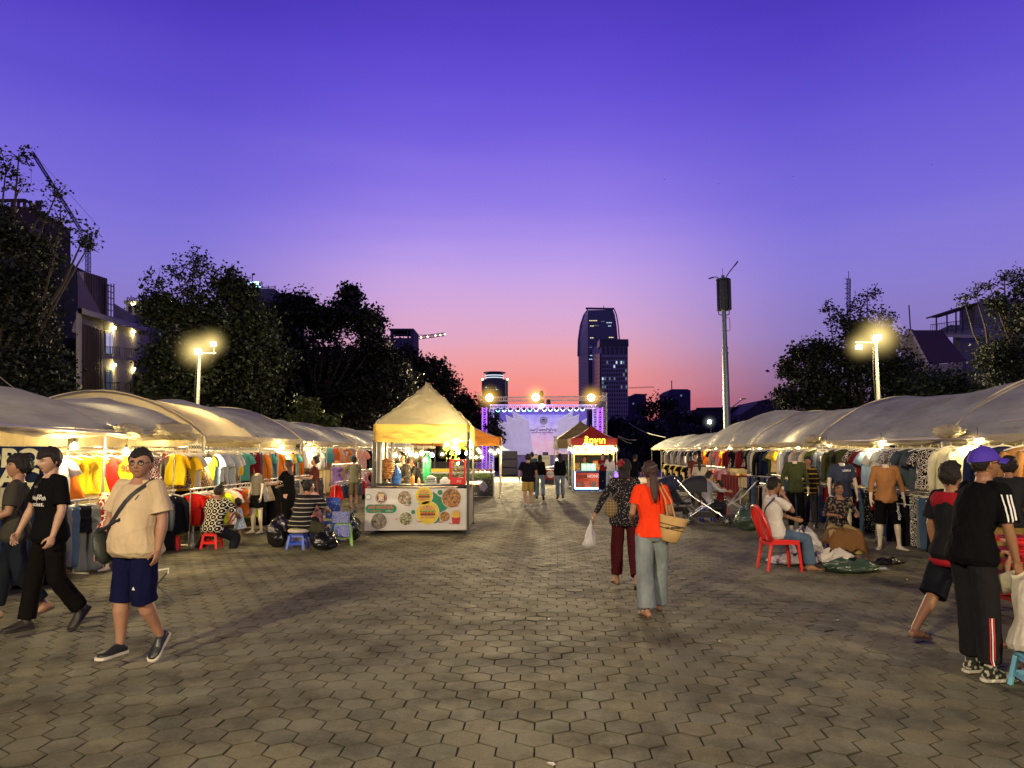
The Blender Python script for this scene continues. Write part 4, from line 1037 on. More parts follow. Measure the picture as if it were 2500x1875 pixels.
for i in range(26):
 p = rowpt(1, -.1 + rr.uniform(-.28, .28), 23.3 + rr.random() * 2.2, .895)
 c = rr.choice(['white', 'yellow', 'pink', 'cream', 'red', 'black'])
 o = MB().lathe([(.012, 0), (.05, .0), (.055, .03), (.03, .06), (.012, .065)], n=10).build('trinket_box', mat('obj_plastic', use='obj', rough=.4, var=.05), None, smooth=True, loc=p); o.color = rgba(CC[c])
 tag(o, 'small trinket box on the dark red jewellery table', 'trinket box', 'trinket boxes laid on the dark red jewellery table')
print('garments', len(ALL_G))
WARM = (1.0, .74, .36)
BULB_M = glow('bulb_glow', (1.0, .80, .42), 26)
BULB_W = glow('bulb_glow_white', (1.0, .92, .70), 22)
CORD = mat('black_cord', (.01, .01, .01), rough=.5)
def bloom_mat(key, color, s):
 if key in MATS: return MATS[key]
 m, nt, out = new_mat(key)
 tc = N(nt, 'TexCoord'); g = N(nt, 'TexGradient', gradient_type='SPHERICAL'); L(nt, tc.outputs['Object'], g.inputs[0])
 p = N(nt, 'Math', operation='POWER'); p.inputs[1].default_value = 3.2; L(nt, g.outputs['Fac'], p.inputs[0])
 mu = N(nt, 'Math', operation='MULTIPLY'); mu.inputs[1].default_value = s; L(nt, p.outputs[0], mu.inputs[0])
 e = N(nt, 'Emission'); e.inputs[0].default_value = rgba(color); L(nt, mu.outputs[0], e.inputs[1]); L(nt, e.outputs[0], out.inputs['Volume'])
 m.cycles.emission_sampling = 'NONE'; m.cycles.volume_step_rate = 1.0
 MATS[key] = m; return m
def bloom_halo(parent, loc, r, color=(1, .62, .12), s=1.0):  # emissive ball imitating lens bloom around a lamp, no haze in the air
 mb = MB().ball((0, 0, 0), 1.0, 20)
 o = mb.build('bloom_glow', bloom_mat('bloom_halo_%d_%d' % (int(color[2] * 100), int(s * 100)), color, s), parent, smooth=True, loc=loc); o.scale = (r, r, r)
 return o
def plight(parent, loc, e, r=.05, color=WARM, kind='POINT', rot=None, angle=None):
 l = bpy.data.lights.new('lamp_light', kind); l.energy = e; l.color = color; l.shadow_soft_size = r
 if kind == 'SPOT': l.spot_size = R(angle or 120); l.spot_blend = .6
 o = bpy.data.objects.new('lamp_light', l); link(o, parent); o.location = loc
 if rot: o.rotation_euler = rot
 return o
def bulb(label, p, e=45, cord=.18, r=.042, m=None, group=None, shade=False, color=WARM):
 root = thing('light_bulb', label, 'light bulb', p, 0, group)
 MB().lathe([(.012, .05), (.018, .035), (r * .72, .018), (r, -.012), (r * .9, -.035), (r * .5, -.055), (.004, -.06)][::-1], n=14).build('glass', m or BULB_M, root, smooth=True)
 MB().lathe([(.016, .045), (.02, .05), (.02, .085), (.012, .095)], n=10).build('socket', CORD, root)
 if cord: MB().tube([(0, 0, .09), (.01, 0, .09 + cord * .5), (0, 0, .09 + cord)], .005, 5).build('cord', CORD, root)
 if shade: MB().lathe([(.03, .08), (.13, .02), (.135, .015), (.03, .09)], n=18).build('lamp_shade', metal('tin', (.5, .45, .3)), root, smooth=True)
 if e: plight(root, (0, 0, -.02), e * 5.5, .06, color)
 if e > 12: bloom_halo(root, (0, 0, -.01), .24, (1, .70, .22), 9.0)
 return root
for px, py, nm in ((185, 1088, 'bare bulb glowing among the yellow dresses behind the man in black'), (312, 1100, 'bare bulb glowing just above the head of the man with glasses'),
                   (512, 1120, 'bulb with a tin shade hanging under the price tag'), (690, 1091, 'bulb beside the white tank tops'), (768, 1096, 'bulb in front of the teal vest')):
 d = 6.62 / (.052 + (1250 - px) / 1733.); p = rowpt(-1, -.08, d, 1.7 + (1102 - py) * d / 1733.)
 bulb(nm, p, 60, .16, .055, shade=(px == 512))
for i, (d, w, z, e, nm) in enumerate(((9.0, .75, 2.0, 60, 'bulb behind the purple cap'), (11.0, .02, 1.86, 34, 'bulb behind the cream henley shirts'), (14.2, .02, 1.86, 34, 'bulb over the slate blue t-shirts'), (17.0, .02, 1.86, 34, 'bulb over the olive shirts'),
                       (19.9, .35, 1.80, 90, 'bright bulb glaring over the grey checked shirt'), (23.3, .3, 1.82, 60, 'bulb above the jewellery table'), (26.3, .1, 1.84, 50, 'bulb beside the orange dresses'), (29.5, .3, 1.85, 50, 'bulb over the pink clothes'), (33, .2, 1.85, 60, 'bulb near the far skirts'), (38, .2, 1.85, 60, 'farthest bulb under the low sagging tent'))):
 bulb(nm, rowpt(1, w, d, z), e, .12, .05)
for i, (d, w, z, e, nm) in enumerate(((9.2, 1.5, 2.1, 50, 'bulb deep inside the tent behind the three walking men'), (12.6, 1.2, 2.1, 50, 'bulb deep inside beside the brown leopard dresses'), (15.6, 1.2, 2.1, 50, 'bulb deep inside behind the rompers'), (22.5, 1.0, 2.0, 70, 'bulb inside behind the purple dresses'), (26.5, .6, 2.0, 60, 'bulb inside the tent beyond the burger stall'), (30.5, .6, 2.0, 60, 'bulb over the dark coats beyond the burger stall'))):
 bulb(nm, rowpt(-1, w, d, z), e, .1, .045)
POLE_M = mat('painted_pole', (.20, .19, .15), rough=.7, var=.2)
def lamp_post(label, x, y, h, e, heads, energy_dir=None, group='tall floodlight posts', halo=True):
 root = thing('lamp_post', label, 'lamp post', (x, y, 0), 0, group)
 MB().lathe([(.11, 0), (.11, .03), (.095, .05), (.085, h * .45), (.075, h * .45 + .01), (.06, h)], n=16).build('pole', POLE_M, root, smooth=True)
 MB().tube([(-.09, 0, .3), (-.10, -.02, h * .4), (-.16, 0, h * .8), (-.12, 0, h - .2)], .014, 6).build('cable', CORD, root)
 MB().bar((heads[0][0] - .1, 0, h), (heads[-1][0] + .1, 0, h), .05, .05).build('crossarm', POLE_M, root)
 for hx, hz_, s in heads:
  fl = MB().box((0, 0, 0), (.34 * s, .16 * s, .26 * s)).build('floodlight', DARKSTEEL, root, loc=(hx, -.05, h + hz_), rot=(R(25), 0, 0), bevel=.02)
  MB().box((0, -.083 * s, 0), (.30 * s, .012, .22 * s)).build('lens', glow('flood_lens', (1, .86, .42), 45), fl)
  MB().bar((hx, 0, h - .05), (hx, 0, h + hz_), .03).build('bracket', DARKSTEEL, root)
  if halo: bloom_halo(root, (hx, -.25, h + hz_), 1.2 * s, (1, .74, .26), 2.6)
 if e: plight(root, (0, -1.5, h - .1), e, .3, (1, .80, .44))
 return root
p1 = at(488, 862, 31.0); p2 = at(2138, 836, 29.0)
lamp_post('tall grey lamp post with two floodlights above the cream tent roof, before leafy trees', p1.x, 31.0, p1.z, 1300, [(-.02, .08, 1.0), (.62, .42, .8)])
lamp_post('tall pale lamp post with two floodlights behind the beige tents near the gabled house', p2.x, 29.0, p2.z, 1300, [(-.75, -.18, .75), (.0, .22, 1.05)])
lamp_post('tall floodlight post standing behind the viewpoint on the beige-shirt side', -7.5, -7.5, 7.2, 12500, [(-.3, .1, 1), (.3, .1, 1)], halo=False)  # added post out of view, lights the people from the front
lamp_post('tall floodlight post standing behind the viewpoint on the purple-cap side', 9.0, -8.0, 7.2, 8500, [(-.3, .1, 1), (.3, .1, 1)], halo=False)  # second added post out of view, more front light
def telecom():
 d = 40.0; b = at(1775, 1030, d); top = at(1771, 672, d); x = b.x; h = top.z
 root = thing('telecom_mast', 'tall grey telecom pole with a dark cylindrical antenna cage and twin lamp arms on top', 'telecom mast', (x, d, 0))
 PM = metal('mast_paint', (.16, .19, .20), .5)
 zj = at(1771, 855, d).z; z0 = at(1771, 757, d).z; z1 = at(1771, 682, d).z
 MB().lathe([(.20, 0), (.19, zj * .5), (.165, zj - .2), (.19, zj - .2), (.19, zj - .12), (.15, zj - .12), (.15, zj + .1), (.18, zj + .1), (.18, zj + .17), (.14, zj + .17), (.12, z0), (.09, h)], n=20).build('pole', PM, root, smooth=False)
 DK = mat('cage_dark', (.012, .018, .018), rough=.5)
 n = 10; mb = MB()
 ring = lambda z, r: [V((r * cos(2*pi*j/n + .3), r * sin(2*pi*j/n + .3), z)) for j in range(n)]
 for z in (z0, z1 - .04):
  mb.ring_loft([ring(z, .40), ring(z + .05, .40)])
 mb.build('cage_ring', DK, root)
 for a in (.25, 2.35, 4.45):
  MB().box((0, 0, (z0 + z1) / 2), (.44, .14, z1 - z0 - .1), M=None).build('antenna_panel', DK, root, loc=(.24 * cos(a), .24 * sin(a), 0), rot=(0, 0, a + pi / 2), bevel=.03)
 for j in range(n):
  a = 2*pi*j/n + .3
  if j not in (4, 5): MB().bar((.40 * cos(a), .40 * sin(a), z0), (.40 * cos(a), .40 * sin(a), z1), .05).build('cage_bar', DK, root)
 MB().box((0, .1, (z0 + z1) / 2), (.55, .06, z1 - z0 - .1)).build('screen', DK, root)
 MB().tube([(0, 0, h - .4), (.35, 0, h + .15), (.75, 0, h + .65)], .03, 6).build('lamp_arm', DK, root); MB().box((.78, 0, h + .68), (.32, .14, .07), M=Matrix.Rotation(-.9, 3, 'Y')).build('lamp_head', DK, root)
 MB().tube([(0, 0, h - .4), (-.35, 0, h - .1), (-.6, 0, h - .12)], .03, 6).build('lamp_arm', DK, root); MB().box((-.68, 0, h - .16), (.28, .14, .06), M=Matrix.Rotation(-.25, 3, 'Y')).build('lamp_head', DK, root)
 MB().bar((0, 0, h - .2), (0, 0, h + .4), .02).build('lightning_rod', DK, root)
 for sx in (-1, 1): MB().tube([(sx * .3, 0, z0), (sx * .3, 0, z0 - .25), (sx * .1, 0, z0 - .3)], .03, 6).build('feed_cable', DK, root)
 MB().tube([(.12, 0, z0 - .45), (.32, 0, z0 - .45), (.32, 0, z0 - 1.2), (.12, 0, z0 - 1.2)], .02, 5).build('step_bracket', DK, root)
 zz = at(1775, 988, d).z
 MB().tube([(.15, 0, zz - .4), (.3, 0, zz - .15), (.9, 0, zz + .3)], .025, 6).build('side_arm', DK, root); MB().box((.95, 0, zz + .33), (.3, .12, .06)).build('side_lamp_head', DK, root)
telecom()
def street_light():
 p = at(1735, 1030, 62); root = thing('street_light', 'distant lit white street light in front of the dark trees beyond the domed tent', 'street light', (p.x, 62, 0))
 MB().tube([(0, 0, 0), (0, 0, p.z + .1), (.4, 0, p.z + .25)], .06, 8).build('pole', POLE_M, root)
 MB().ball((-.1, 0, p.z), .17, 12).build('lamp_head', glow('street_white', (.9, 1, .85), 16), root, smooth=True)
 bloom_halo(root, (-.1, 0, p.z), .8, (.8, .9, .75), .9)
street_light()
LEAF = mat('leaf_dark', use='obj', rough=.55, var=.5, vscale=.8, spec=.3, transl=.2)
BARK = mat('bark', (.035, .026, .018), rough=.9, var=.4, vscale=5, bump=.6, bscale=12, dist=.05)
def tree(label, base, d, blobs, leaf=.16, n=420, seed=0, color=(.022, .036, .012), core=.62, cat='tree', trunk=.28, group=None, name='tree', depth=1.0, sparse=()):
 """base = bearing of the trunk; blobs = (px, py, radius px[, density])"""
 rr = random.Random(seed); x0 = at(base, 1000, d).x
 root = thing(name, label, cat, (x0, d, 0), 0, group)
 o0 = V((x0, d, 0)); sc = d / F
 B = []
 for b in blobs:
  p = at(b[0], b[1], d); r = b[2] * sc
  B.append((p - o0 + V((0, rr.uniform(-.5, .5) * r * 1.2 * depth, 0)), r, b[3] if len(b) > 3 else 1.0))
 mb = MB(); low = min(B, key=lambda q: q[0].z)
 fork = V((rr.uniform(-.3, .3), 0, max(1.6, low[0].z * .55)))
 mb.tube([(0, 0, -.1), (0, 0, .3), fork * .6, fork], [trunk * 1.3, trunk, trunk * .85, trunk * .75], 10)
 for c, r, de in B:
  m1 = fork.lerp(c, .4) + V((rr.uniform(-.4, .4), rr.uniform(-.4, .4), rr.uniform(0, .5)))
  t = trunk * .5 * min(1, r / 2 + .35)
  mb.tube([fork - V((0, 0, .3)), m1, fork.lerp(c, .75) + V((rr.uniform(-.3, .3), 0, .1)), c], [t, t * .7, t * .45, t * .2], 7)
  for k in range(5):
   q = V((rr.gauss(0, 1), rr.gauss(0, 1), rr.gauss(0, .8))).normalized() * r * rr.uniform(.6, .95)
   mb.tube([c - V((0, 0, r * .3)), c + q * .5 + V((0, 0, -.05)), c + q], [t * .3, t * .18, t * .08], 5)
 mb.build('trunk', BARK, root, smooth=True)
 vs = []; fs = []
 def leafq(p, s):
  a = V((rr.gauss(0, 1), rr.gauss(0, 1), rr.gauss(0, .7))).normalized(); b = a.orthogonal().normalized(); b = (b * cos(rr.random() * 6) + a.cross(b) * sin(rr.random() * 6)).normalized()
  w = a.cross(b).normalized() * s * .32; k = len(vs)
  vs.extend([p - a * s * .5, p + w, p + a * s * .5, p - w]); fs.append((k, k+1, k+2, k+3))
 for c, r, de in B:
  nl = int(n * de * min(3.0, max(.3, (r / (d * 70 / F)) ** 1.6)))
  if de >= .8: nl = int(nl * 2.3)
  nc = max(5, int(nl / 16))
  for i in range(nc):
   q = V((rr.gauss(0, 1), rr.gauss(0, 1), rr.gauss(0, 1))).normalized() * r * (rr.random() ** .45) * (1 + .25 * noise.noise(V((i * .7, seed, r))))
   q.z *= .85
   cc = c + q; sp = r * rr.uniform(.07, .16) + leaf * .6
   for j in range(16):
    leafq(cc + V((rr.gauss(0, sp), rr.gauss(0, sp), rr.gauss(0, sp * .7))), leaf * rr.uniform(.6, 1.3) * (1.5 if de >= .8 and q.length < r * .72 else 1))
  if False:
   k = len(vs); ns = 10
   for i in range(7):
    ph = pi * (i + .5) / 7 - pi / 2
    for j in range(ns):
     th = 2*pi*j/ns; m_ = core * (1 + .5 * noise.noise(V((cos(th) * 2 + seed + c.x, sin(th) * 2, ph * 2))))
     vs.append(c + V((cos(ph) * cos(th), cos(ph) * sin(th), sin(ph) * .85)) * r * m_)
   for i in range(6):
    for j in range(ns):
     q = (j + 1) % ns; fs.append((k+i*ns+j, k+i*ns+q, k+(i+1)*ns+q, k+(i+1)*ns+j))
 mb = MB(); mb.v = vs; mb.f = fs; mb.c = [(1, 1, 1)] * len(vs)
 o = mb.build('crown', LEAF, root); o.color = rgba(color)
 return root
TG = 'dark trees around the plaza'
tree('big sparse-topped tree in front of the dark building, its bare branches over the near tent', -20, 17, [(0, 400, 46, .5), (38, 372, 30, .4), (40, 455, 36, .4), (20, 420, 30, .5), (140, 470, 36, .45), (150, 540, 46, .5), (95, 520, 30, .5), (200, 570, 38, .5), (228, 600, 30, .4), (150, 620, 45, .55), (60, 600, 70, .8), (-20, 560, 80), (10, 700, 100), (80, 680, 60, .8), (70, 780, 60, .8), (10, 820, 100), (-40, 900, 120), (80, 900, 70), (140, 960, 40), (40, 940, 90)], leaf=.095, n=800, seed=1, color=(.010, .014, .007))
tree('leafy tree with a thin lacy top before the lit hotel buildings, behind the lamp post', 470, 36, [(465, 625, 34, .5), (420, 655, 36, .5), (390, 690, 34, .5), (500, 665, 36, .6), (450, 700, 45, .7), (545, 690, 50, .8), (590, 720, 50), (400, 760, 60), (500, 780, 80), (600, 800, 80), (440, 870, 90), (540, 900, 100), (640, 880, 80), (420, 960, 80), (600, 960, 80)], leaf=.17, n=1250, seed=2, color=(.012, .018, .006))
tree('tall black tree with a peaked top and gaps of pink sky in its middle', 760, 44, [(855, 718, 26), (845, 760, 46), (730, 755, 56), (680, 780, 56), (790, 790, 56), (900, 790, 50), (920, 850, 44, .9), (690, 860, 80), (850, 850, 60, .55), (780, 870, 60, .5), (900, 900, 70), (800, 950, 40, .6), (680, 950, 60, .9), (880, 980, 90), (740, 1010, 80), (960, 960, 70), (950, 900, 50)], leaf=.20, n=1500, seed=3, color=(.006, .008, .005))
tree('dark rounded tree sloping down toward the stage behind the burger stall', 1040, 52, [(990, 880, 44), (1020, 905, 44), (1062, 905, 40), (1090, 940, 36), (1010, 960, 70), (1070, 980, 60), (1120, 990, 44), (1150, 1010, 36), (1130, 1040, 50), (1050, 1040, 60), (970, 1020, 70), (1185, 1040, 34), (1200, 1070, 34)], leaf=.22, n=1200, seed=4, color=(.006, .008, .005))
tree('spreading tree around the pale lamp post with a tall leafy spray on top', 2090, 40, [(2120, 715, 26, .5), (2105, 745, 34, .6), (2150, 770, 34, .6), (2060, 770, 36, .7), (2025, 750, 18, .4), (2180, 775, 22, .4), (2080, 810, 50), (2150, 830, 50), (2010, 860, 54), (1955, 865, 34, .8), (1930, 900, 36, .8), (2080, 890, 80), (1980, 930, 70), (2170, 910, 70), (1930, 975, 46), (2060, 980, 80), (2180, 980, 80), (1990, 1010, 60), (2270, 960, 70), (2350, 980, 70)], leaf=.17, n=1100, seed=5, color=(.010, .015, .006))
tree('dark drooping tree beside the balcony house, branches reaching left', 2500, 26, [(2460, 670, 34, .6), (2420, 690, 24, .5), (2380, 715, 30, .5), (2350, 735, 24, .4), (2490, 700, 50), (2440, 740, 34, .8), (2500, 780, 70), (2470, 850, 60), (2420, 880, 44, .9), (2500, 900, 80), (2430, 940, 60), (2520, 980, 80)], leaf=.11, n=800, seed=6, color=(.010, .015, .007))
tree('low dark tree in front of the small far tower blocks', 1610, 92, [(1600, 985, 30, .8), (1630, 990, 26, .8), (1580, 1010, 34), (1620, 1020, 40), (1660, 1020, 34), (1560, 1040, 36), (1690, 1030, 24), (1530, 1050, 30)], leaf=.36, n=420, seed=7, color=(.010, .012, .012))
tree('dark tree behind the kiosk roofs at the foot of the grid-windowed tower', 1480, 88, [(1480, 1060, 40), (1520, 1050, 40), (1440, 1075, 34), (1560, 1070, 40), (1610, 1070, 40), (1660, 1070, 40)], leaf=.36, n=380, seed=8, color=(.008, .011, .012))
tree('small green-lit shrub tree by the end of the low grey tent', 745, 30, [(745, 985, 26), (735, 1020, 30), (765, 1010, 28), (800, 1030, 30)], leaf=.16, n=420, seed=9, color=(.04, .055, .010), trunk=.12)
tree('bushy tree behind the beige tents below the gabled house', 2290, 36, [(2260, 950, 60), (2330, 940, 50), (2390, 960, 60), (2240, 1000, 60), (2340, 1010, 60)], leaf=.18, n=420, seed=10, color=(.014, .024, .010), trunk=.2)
def far_wood():
 rr = random.Random(4); vs = []; fs = []
 for sx, x0, x1, y0, y1, h0, h1 in ((0, -62, -14, 56, 70, 5, 8.5), (0, -40, -11, 47, 55, 7, 9.5), (0, 8.5, 60, 66, 90, 3.2, 5.0), (0, -16, -3, 62, 74, 3, 6)):
  for i in range(150):
   c = V((rr.uniform(x0, x1), rr.uniform(y0, y1), 0)); h = rr.uniform(h0, h1); r = rr.uniform(1.6, 3)
   if x0 == -16: h = 7.5 - (c.x + 16) * .42
   for k in range(85):
    th = rr.random() * 6.28; z = rr.random() ** .7; q = r * (1 - z ** 3 * .8) * rr.uniform(.75, 1.05)
    p = c + V((cos(th) * q, sin(th) * q, z * h)); a = V((rr.gauss(0, 1), rr.gauss(0, 1), rr.gauss(0, 1))).normalized() * .42; b = a.orthogonal() * .8
    n = len(vs); vs.extend([p - a, p + b, p + a, p - b]); fs.append((n, n+1, n+2, n+3))
 mb = MB(); mb.v = vs; mb.f = fs; mb.c = [(1, 1, 1)] * len(vs)
 o = mb.build('far_wood', LEAF); o.color = rgba((.008, .011, .009)); tag(o, kind='stuff')
far_wood()
def bmat(key, c, **kw): return mat(key, c, rough=kw.pop('rough', .8), var=.18, vscale=.35, dirt=.3, bump=.2, bscale=3, dist=.02, **kw)
DARKWALL = bmat('dark_wall', (.03, .03, .045)); DARKGLASS = mat('dark_glass', (.012, .015, .03), rough=.12, spec=.7, var=.1, vscale=.2)
LIT_Y = glow('lit_window_yellow', (1, .80, .42), 1.3); LIT_W = glow('lit_window_white', (.65, .85, 1), 1.0); LIT_D = glow('lit_window_dim', (.45, .62, .75), .28)
def P_(px, py, d, off): return at(px, py, d) - off
def quad_block(name, pts, d, m, root, off, depth=6.0, bevel=0):
 """outline at depth d in bearings, pushed straight back"""
 P = [at(a, b, d) - off for a, b in pts]; n = len(P)
 Q = [p + V((0, depth, 0)) for p in P]
 return MB().add(P + Q, [tuple(range(n)), tuple(range(2*n-1, n-1, -1))] + [(i, n+i, n+(i+1) % n, (i+1) % n) for i in range(n)]).build(name, m, root)
WIN_CAP = {}
def window_grid(root, off, d, x0, x1, y0, y1, nx, ny, lit, m=DARKGLASS, fx=.62, fy=.6, seed=0, proud=.15, name='window', reveal=True):
 rr = random.Random(seed); mesh_ = None; cnt = WIN_CAP.setdefault(root.name, 0)
 a = at(x0, y0, d); b = at(x1, y1, d); cw = (b.x - a.x) / nx; ch = (a.z - b.z) / ny
 base = MB().box((0, 0, 0), (cw * fx, .12, ch * fy)).mesh(name)
 base.materials.append(m)
 rest = MB()
 for j in range(ny):
  row = rr.random() < .35
  for i in range(nx):
   p = V((a.x + (i + .5) * cw, d - proud, a.z - (j + .5) * ch)) - off
   l = rr.random() < (lit * (2.4 if row else .4))
   if cnt < 99:
    o = bpy.data.objects.new(name, base); link(o, root); o.location = p
    if l: o.material_slots[0].link = 'OBJECT'; o.material_slots[0].material = rr.choice([LIT_W, LIT_D, LIT_D, LIT_D] if lit < .5 else [LIT_W, LIT_Y])
    cnt += 1
   else: rest.box(p, (cw * fx, .12, ch * fy))
 if rest.v: tag(rest.build('window_rows', m, root), kind='stuff')
 WIN_CAP[root.name] = cnt
def skyscraper():
 d = 300.; c = at(1462, 1000, d); off = V((c.x, d, 0))
 root = thing('skyscraper', 'tallest curved dark glass skyscraper with a rounded lit crown edge', 'skyscraper', off)
 M1 = mat('tower_glass', (.05, .055, .12), rough=.3, spec=.6, var=.2, vscale=.04); M2 = mat('tower_flank', (.09, .075, .14), rough=.4, var=.15, vscale=.05)
 prof_l = [(1414, 1110), (1413, 940), (1412, 870), (1413, 830), (1418, 795), (1426, 770), (1436, 756)]
 edge = [(1437, 1110), (1437, 940), (1436, 870), (1435, 830), (1435, 795), (1435, 770), (1436, 757)]
 prof_r = [(1513, 1110), (1513, 940), (1512, 870), (1511, 830), (1508, 795), (1504, 770), (1499, 756)]
 A = [at(x, y, d + 14) - off for x, y in prof_l]; B = [at(x, y, d) - off for x, y in edge]; C = [at(x, y, d + 3) - off for x, y in prof_r]
 cx = 1468; Cf = [at(x - 2.5, y, d) - off for x, y in prof_r]
 n = len(A); mb = MB(); mb.add(B + Cf, [(i, n + i, n + i + 1, i + 1) for i in range(n - 1)]); mb.add([B[-1], Cf[-1], Cf[-1] + V((0, 25, .6)), B[-1] + V((0, 25, .6))], [(0, 1, 2, 3)]); mb.build('front_face', M1, root)
 MB().add(A + B, [(i, n + i, n + i + 1, i + 1) for i in range(n - 1)]).build('flank', M2, root)
 D = [p + V((0, 14, 0)) for p in C]
 MB().add(Cf + D, [(i, n + i, n + i + 1, i + 1) for i in range(n - 1)]).build('flank', M2, root)
 for k in range(26):         # floor lines on the flank
  y = 850 + k * 8; t = 0
  xl = 1413; MB().bar(at(xl, y, d + 13.8) - off, at(1437, y + (3 if k % 2 else 2), d - .1) - off, .25, .5).build('floor_line', M1, root)
 for pr, dd, sg in ((prof_l, d + 13.8, -1), (prof_r, d + 3, 1)):
  pts = [at(x + sg * 1.2, y, dd) - off for x, y in pr[2:]]
  MB().tube(pts, .28, 5).build('crown_rail', mat('rail_pale', (.35, .33, .5), rough=.5), root)
 MB().bar(at(1430, 753, d) - off, at(1500, 754, d) - off, .5, .8).build('roof_edge', M2, root)
 MB().bar(at(1474, 753, d + 5) - off, at(1474, 746, d + 5) - off, .3).build('antenna', M1, root)
 for x0, x1, y, m in ((1438, 1458, 783, LIT_Y), (1467, 1476, 785, LIT_D), (1480, 1494, 788, LIT_W), (1440, 1450, 796, LIT_Y), (1448, 1462, 795, LIT_D), (1484, 1492, 796, LIT_W), (1440, 1449, 825, LIT_Y), (1486, 1498, 824, LIT_Y), (1438, 1446, 848, LIT_D), (1440, 1446, 868, LIT_W), (1438, 1447, 877, LIT_W), (1446, 1449, 892, LIT_W), (1446, 1450, 943, LIT_W)):
  a = at(x0, y, d); b = at(x1, y, d); n = max(2, int((x1 - x0) / 4))
  for i in range(n):
   p = a.lerp(b, (i + .5) / n) - off; MB().box(p + V((0, -.2, 0)), (max(.25, (b.x - a.x) / n * .7), .1, .32)).build('window', m, root)
skyscraper()
def grid_tower():
 d = 270.; c = at(1500, 1000, d); off = V((c.x, d, 0))
 root = thing('office_tower', 'pale square office tower with a regular grid of windows, some rows lit', 'office tower', off)
 W = mat('tower_concrete', (.30, .29, .30), rough=.7, var=.1, vscale=.1); DK = mat('tower_dark', (.012, .012, .04), rough=.3)
 quad_block('wall', [(1467, 1110), (1533, 1110), (1533, 829), (1467, 829)], d, W, root, off, 30)
 A = [at(1450, 1110, d + 25), at(1467, 1110, d), at(1467, 829, d), at(1450, 868, d + 25)]
 MB().add([p - off for p in A], [(0, 1, 2, 3)]).build('flank', W, root)
 quad_block('parapet', [(1464, 845), (1535, 845), (1534, 828), (1464, 828)], d - .4, DK, root, off, 8)
 window_grid(root, off, d, 1468, 1533, 847, 866, 6, 1, .0, DK, .7, .95, 2, name='tall_window')
 window_grid(root, off, d, 1468, 1533, 870, 1020, 11, 15, .11, DK, .55, .62, 11)
 for j in range(16):
  y = 868 + j * 10.0; MB().bar(at(1451, y + 2, d + 24) - off, at(1466, y, d - .1) - off, .6, 1.5).build('flank_band', DK, root)
grid_tower()
def round_tower():
 d = 230.; c = at(1208, 1000, d); off = V((c.x, d, 0)); k = d / F
 root = thing('office_tower', 'dark block tower topped by a round drum with two lit bands', 'office tower', off)
 DKB = mat('tower_teal', (.010, .022, .04), rough=.2, spec=.6)
 quad_block('wall', [(1176, 1110), (1226, 1110), (1226, 926), (1176, 926)], d, DKB, root, off, 12)
 MB().add([p - off for p in (at(1226, 1110, d), at(1240, 1110, d + 8), at(1240, 927, d + 8), at(1226, 926, d))], [(0, 1, 2, 3)]).build('flank', mat('tower_flank2', (.03, .04, .06)), root)
 for x in (1228, 1234): MB().bar(at(x, 1110, d + 1 + (x - 1226) * .5) - off, at(x, 926, d + 1 + (x - 1226) * .5) - off, .35).build('corner_light', mat('corner_strip', (.3, .3, .2), emis=(.9, .85, .5), estr=.25), root)
 zc = lambda y: at(1208, y, d).z; r = 22 * k; cc = V((0, 6, 0)) + at(1206, 1000, d) - off; cc.z = 0
 MB().lathe([(r, zc(926)), (r, zc(908)), (r * .98, zc(908))], c=cc, n=32).build('drum', DKB, root, smooth=False)
 for y in (912.5, 918): MB().lathe([(r + .1, zc(y + 1.6)), (r + .15, zc(y + 1.6)), (r + .15, zc(y - .6)), (r + .1, zc(y - .6))], c=cc, n=32).build('light_band', glow('band_light', (.75, .85, 1), 1.1), root)
 MB().lathe([(r * .9, zc(908)), (r * 1.28, zc(906)), (r * 1.28, zc(904.5)), (r * .5, zc(903))], c=cc, n=32).build('roof_disc', DKB, root)
 for i, (px, py, m) in enumerate(((1187, 946, LIT_W), (1192, 947, LIT_D), (1186, 952, LIT_D), (1191, 952, LIT_D), (1198, 952, LIT_D), (1205, 952, LIT_D), (1212, 951, LIT_W), (1210, 946, LIT_D), (1216, 952, LIT_D))):
  p = at(px, py, d) - off; MB().box(p + V((0, -.3, 0)), (.35, .1, .35)).build('window', m, root)
 for px in (1178, 1239):
  MB().ball(at(px, 926, d - .5) - off, .35, 8).build('beacon', glow('beacon_green', (.6, 1, .5), 6), root)
round_tower()
def frame_block():
 d = 125.; c = at(985, 1000, d); off = V((c.x, d, 0))
 root = thing('unfinished_building', 'unfinished concrete tower top with an open framed roof storey', 'building', off)
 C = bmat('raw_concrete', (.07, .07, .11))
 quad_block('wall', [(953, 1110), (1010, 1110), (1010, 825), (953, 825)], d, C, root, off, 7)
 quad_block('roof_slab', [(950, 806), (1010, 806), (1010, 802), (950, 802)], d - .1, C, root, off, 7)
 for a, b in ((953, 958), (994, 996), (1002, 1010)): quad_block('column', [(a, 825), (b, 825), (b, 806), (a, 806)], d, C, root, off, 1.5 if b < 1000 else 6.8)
 for x in (965, 975, 985): MB().bar(at(x, 825, d) - off, at(x, 818, d) - off, .1).build('railing_post', C, root)
 MB().bar(at(958, 817, d) - off, at(994, 817, d) - off, .1).build('railing', C, root)
frame_block()
CRANE_M = metal('crane_paint', (.10, .09, .12), .6)
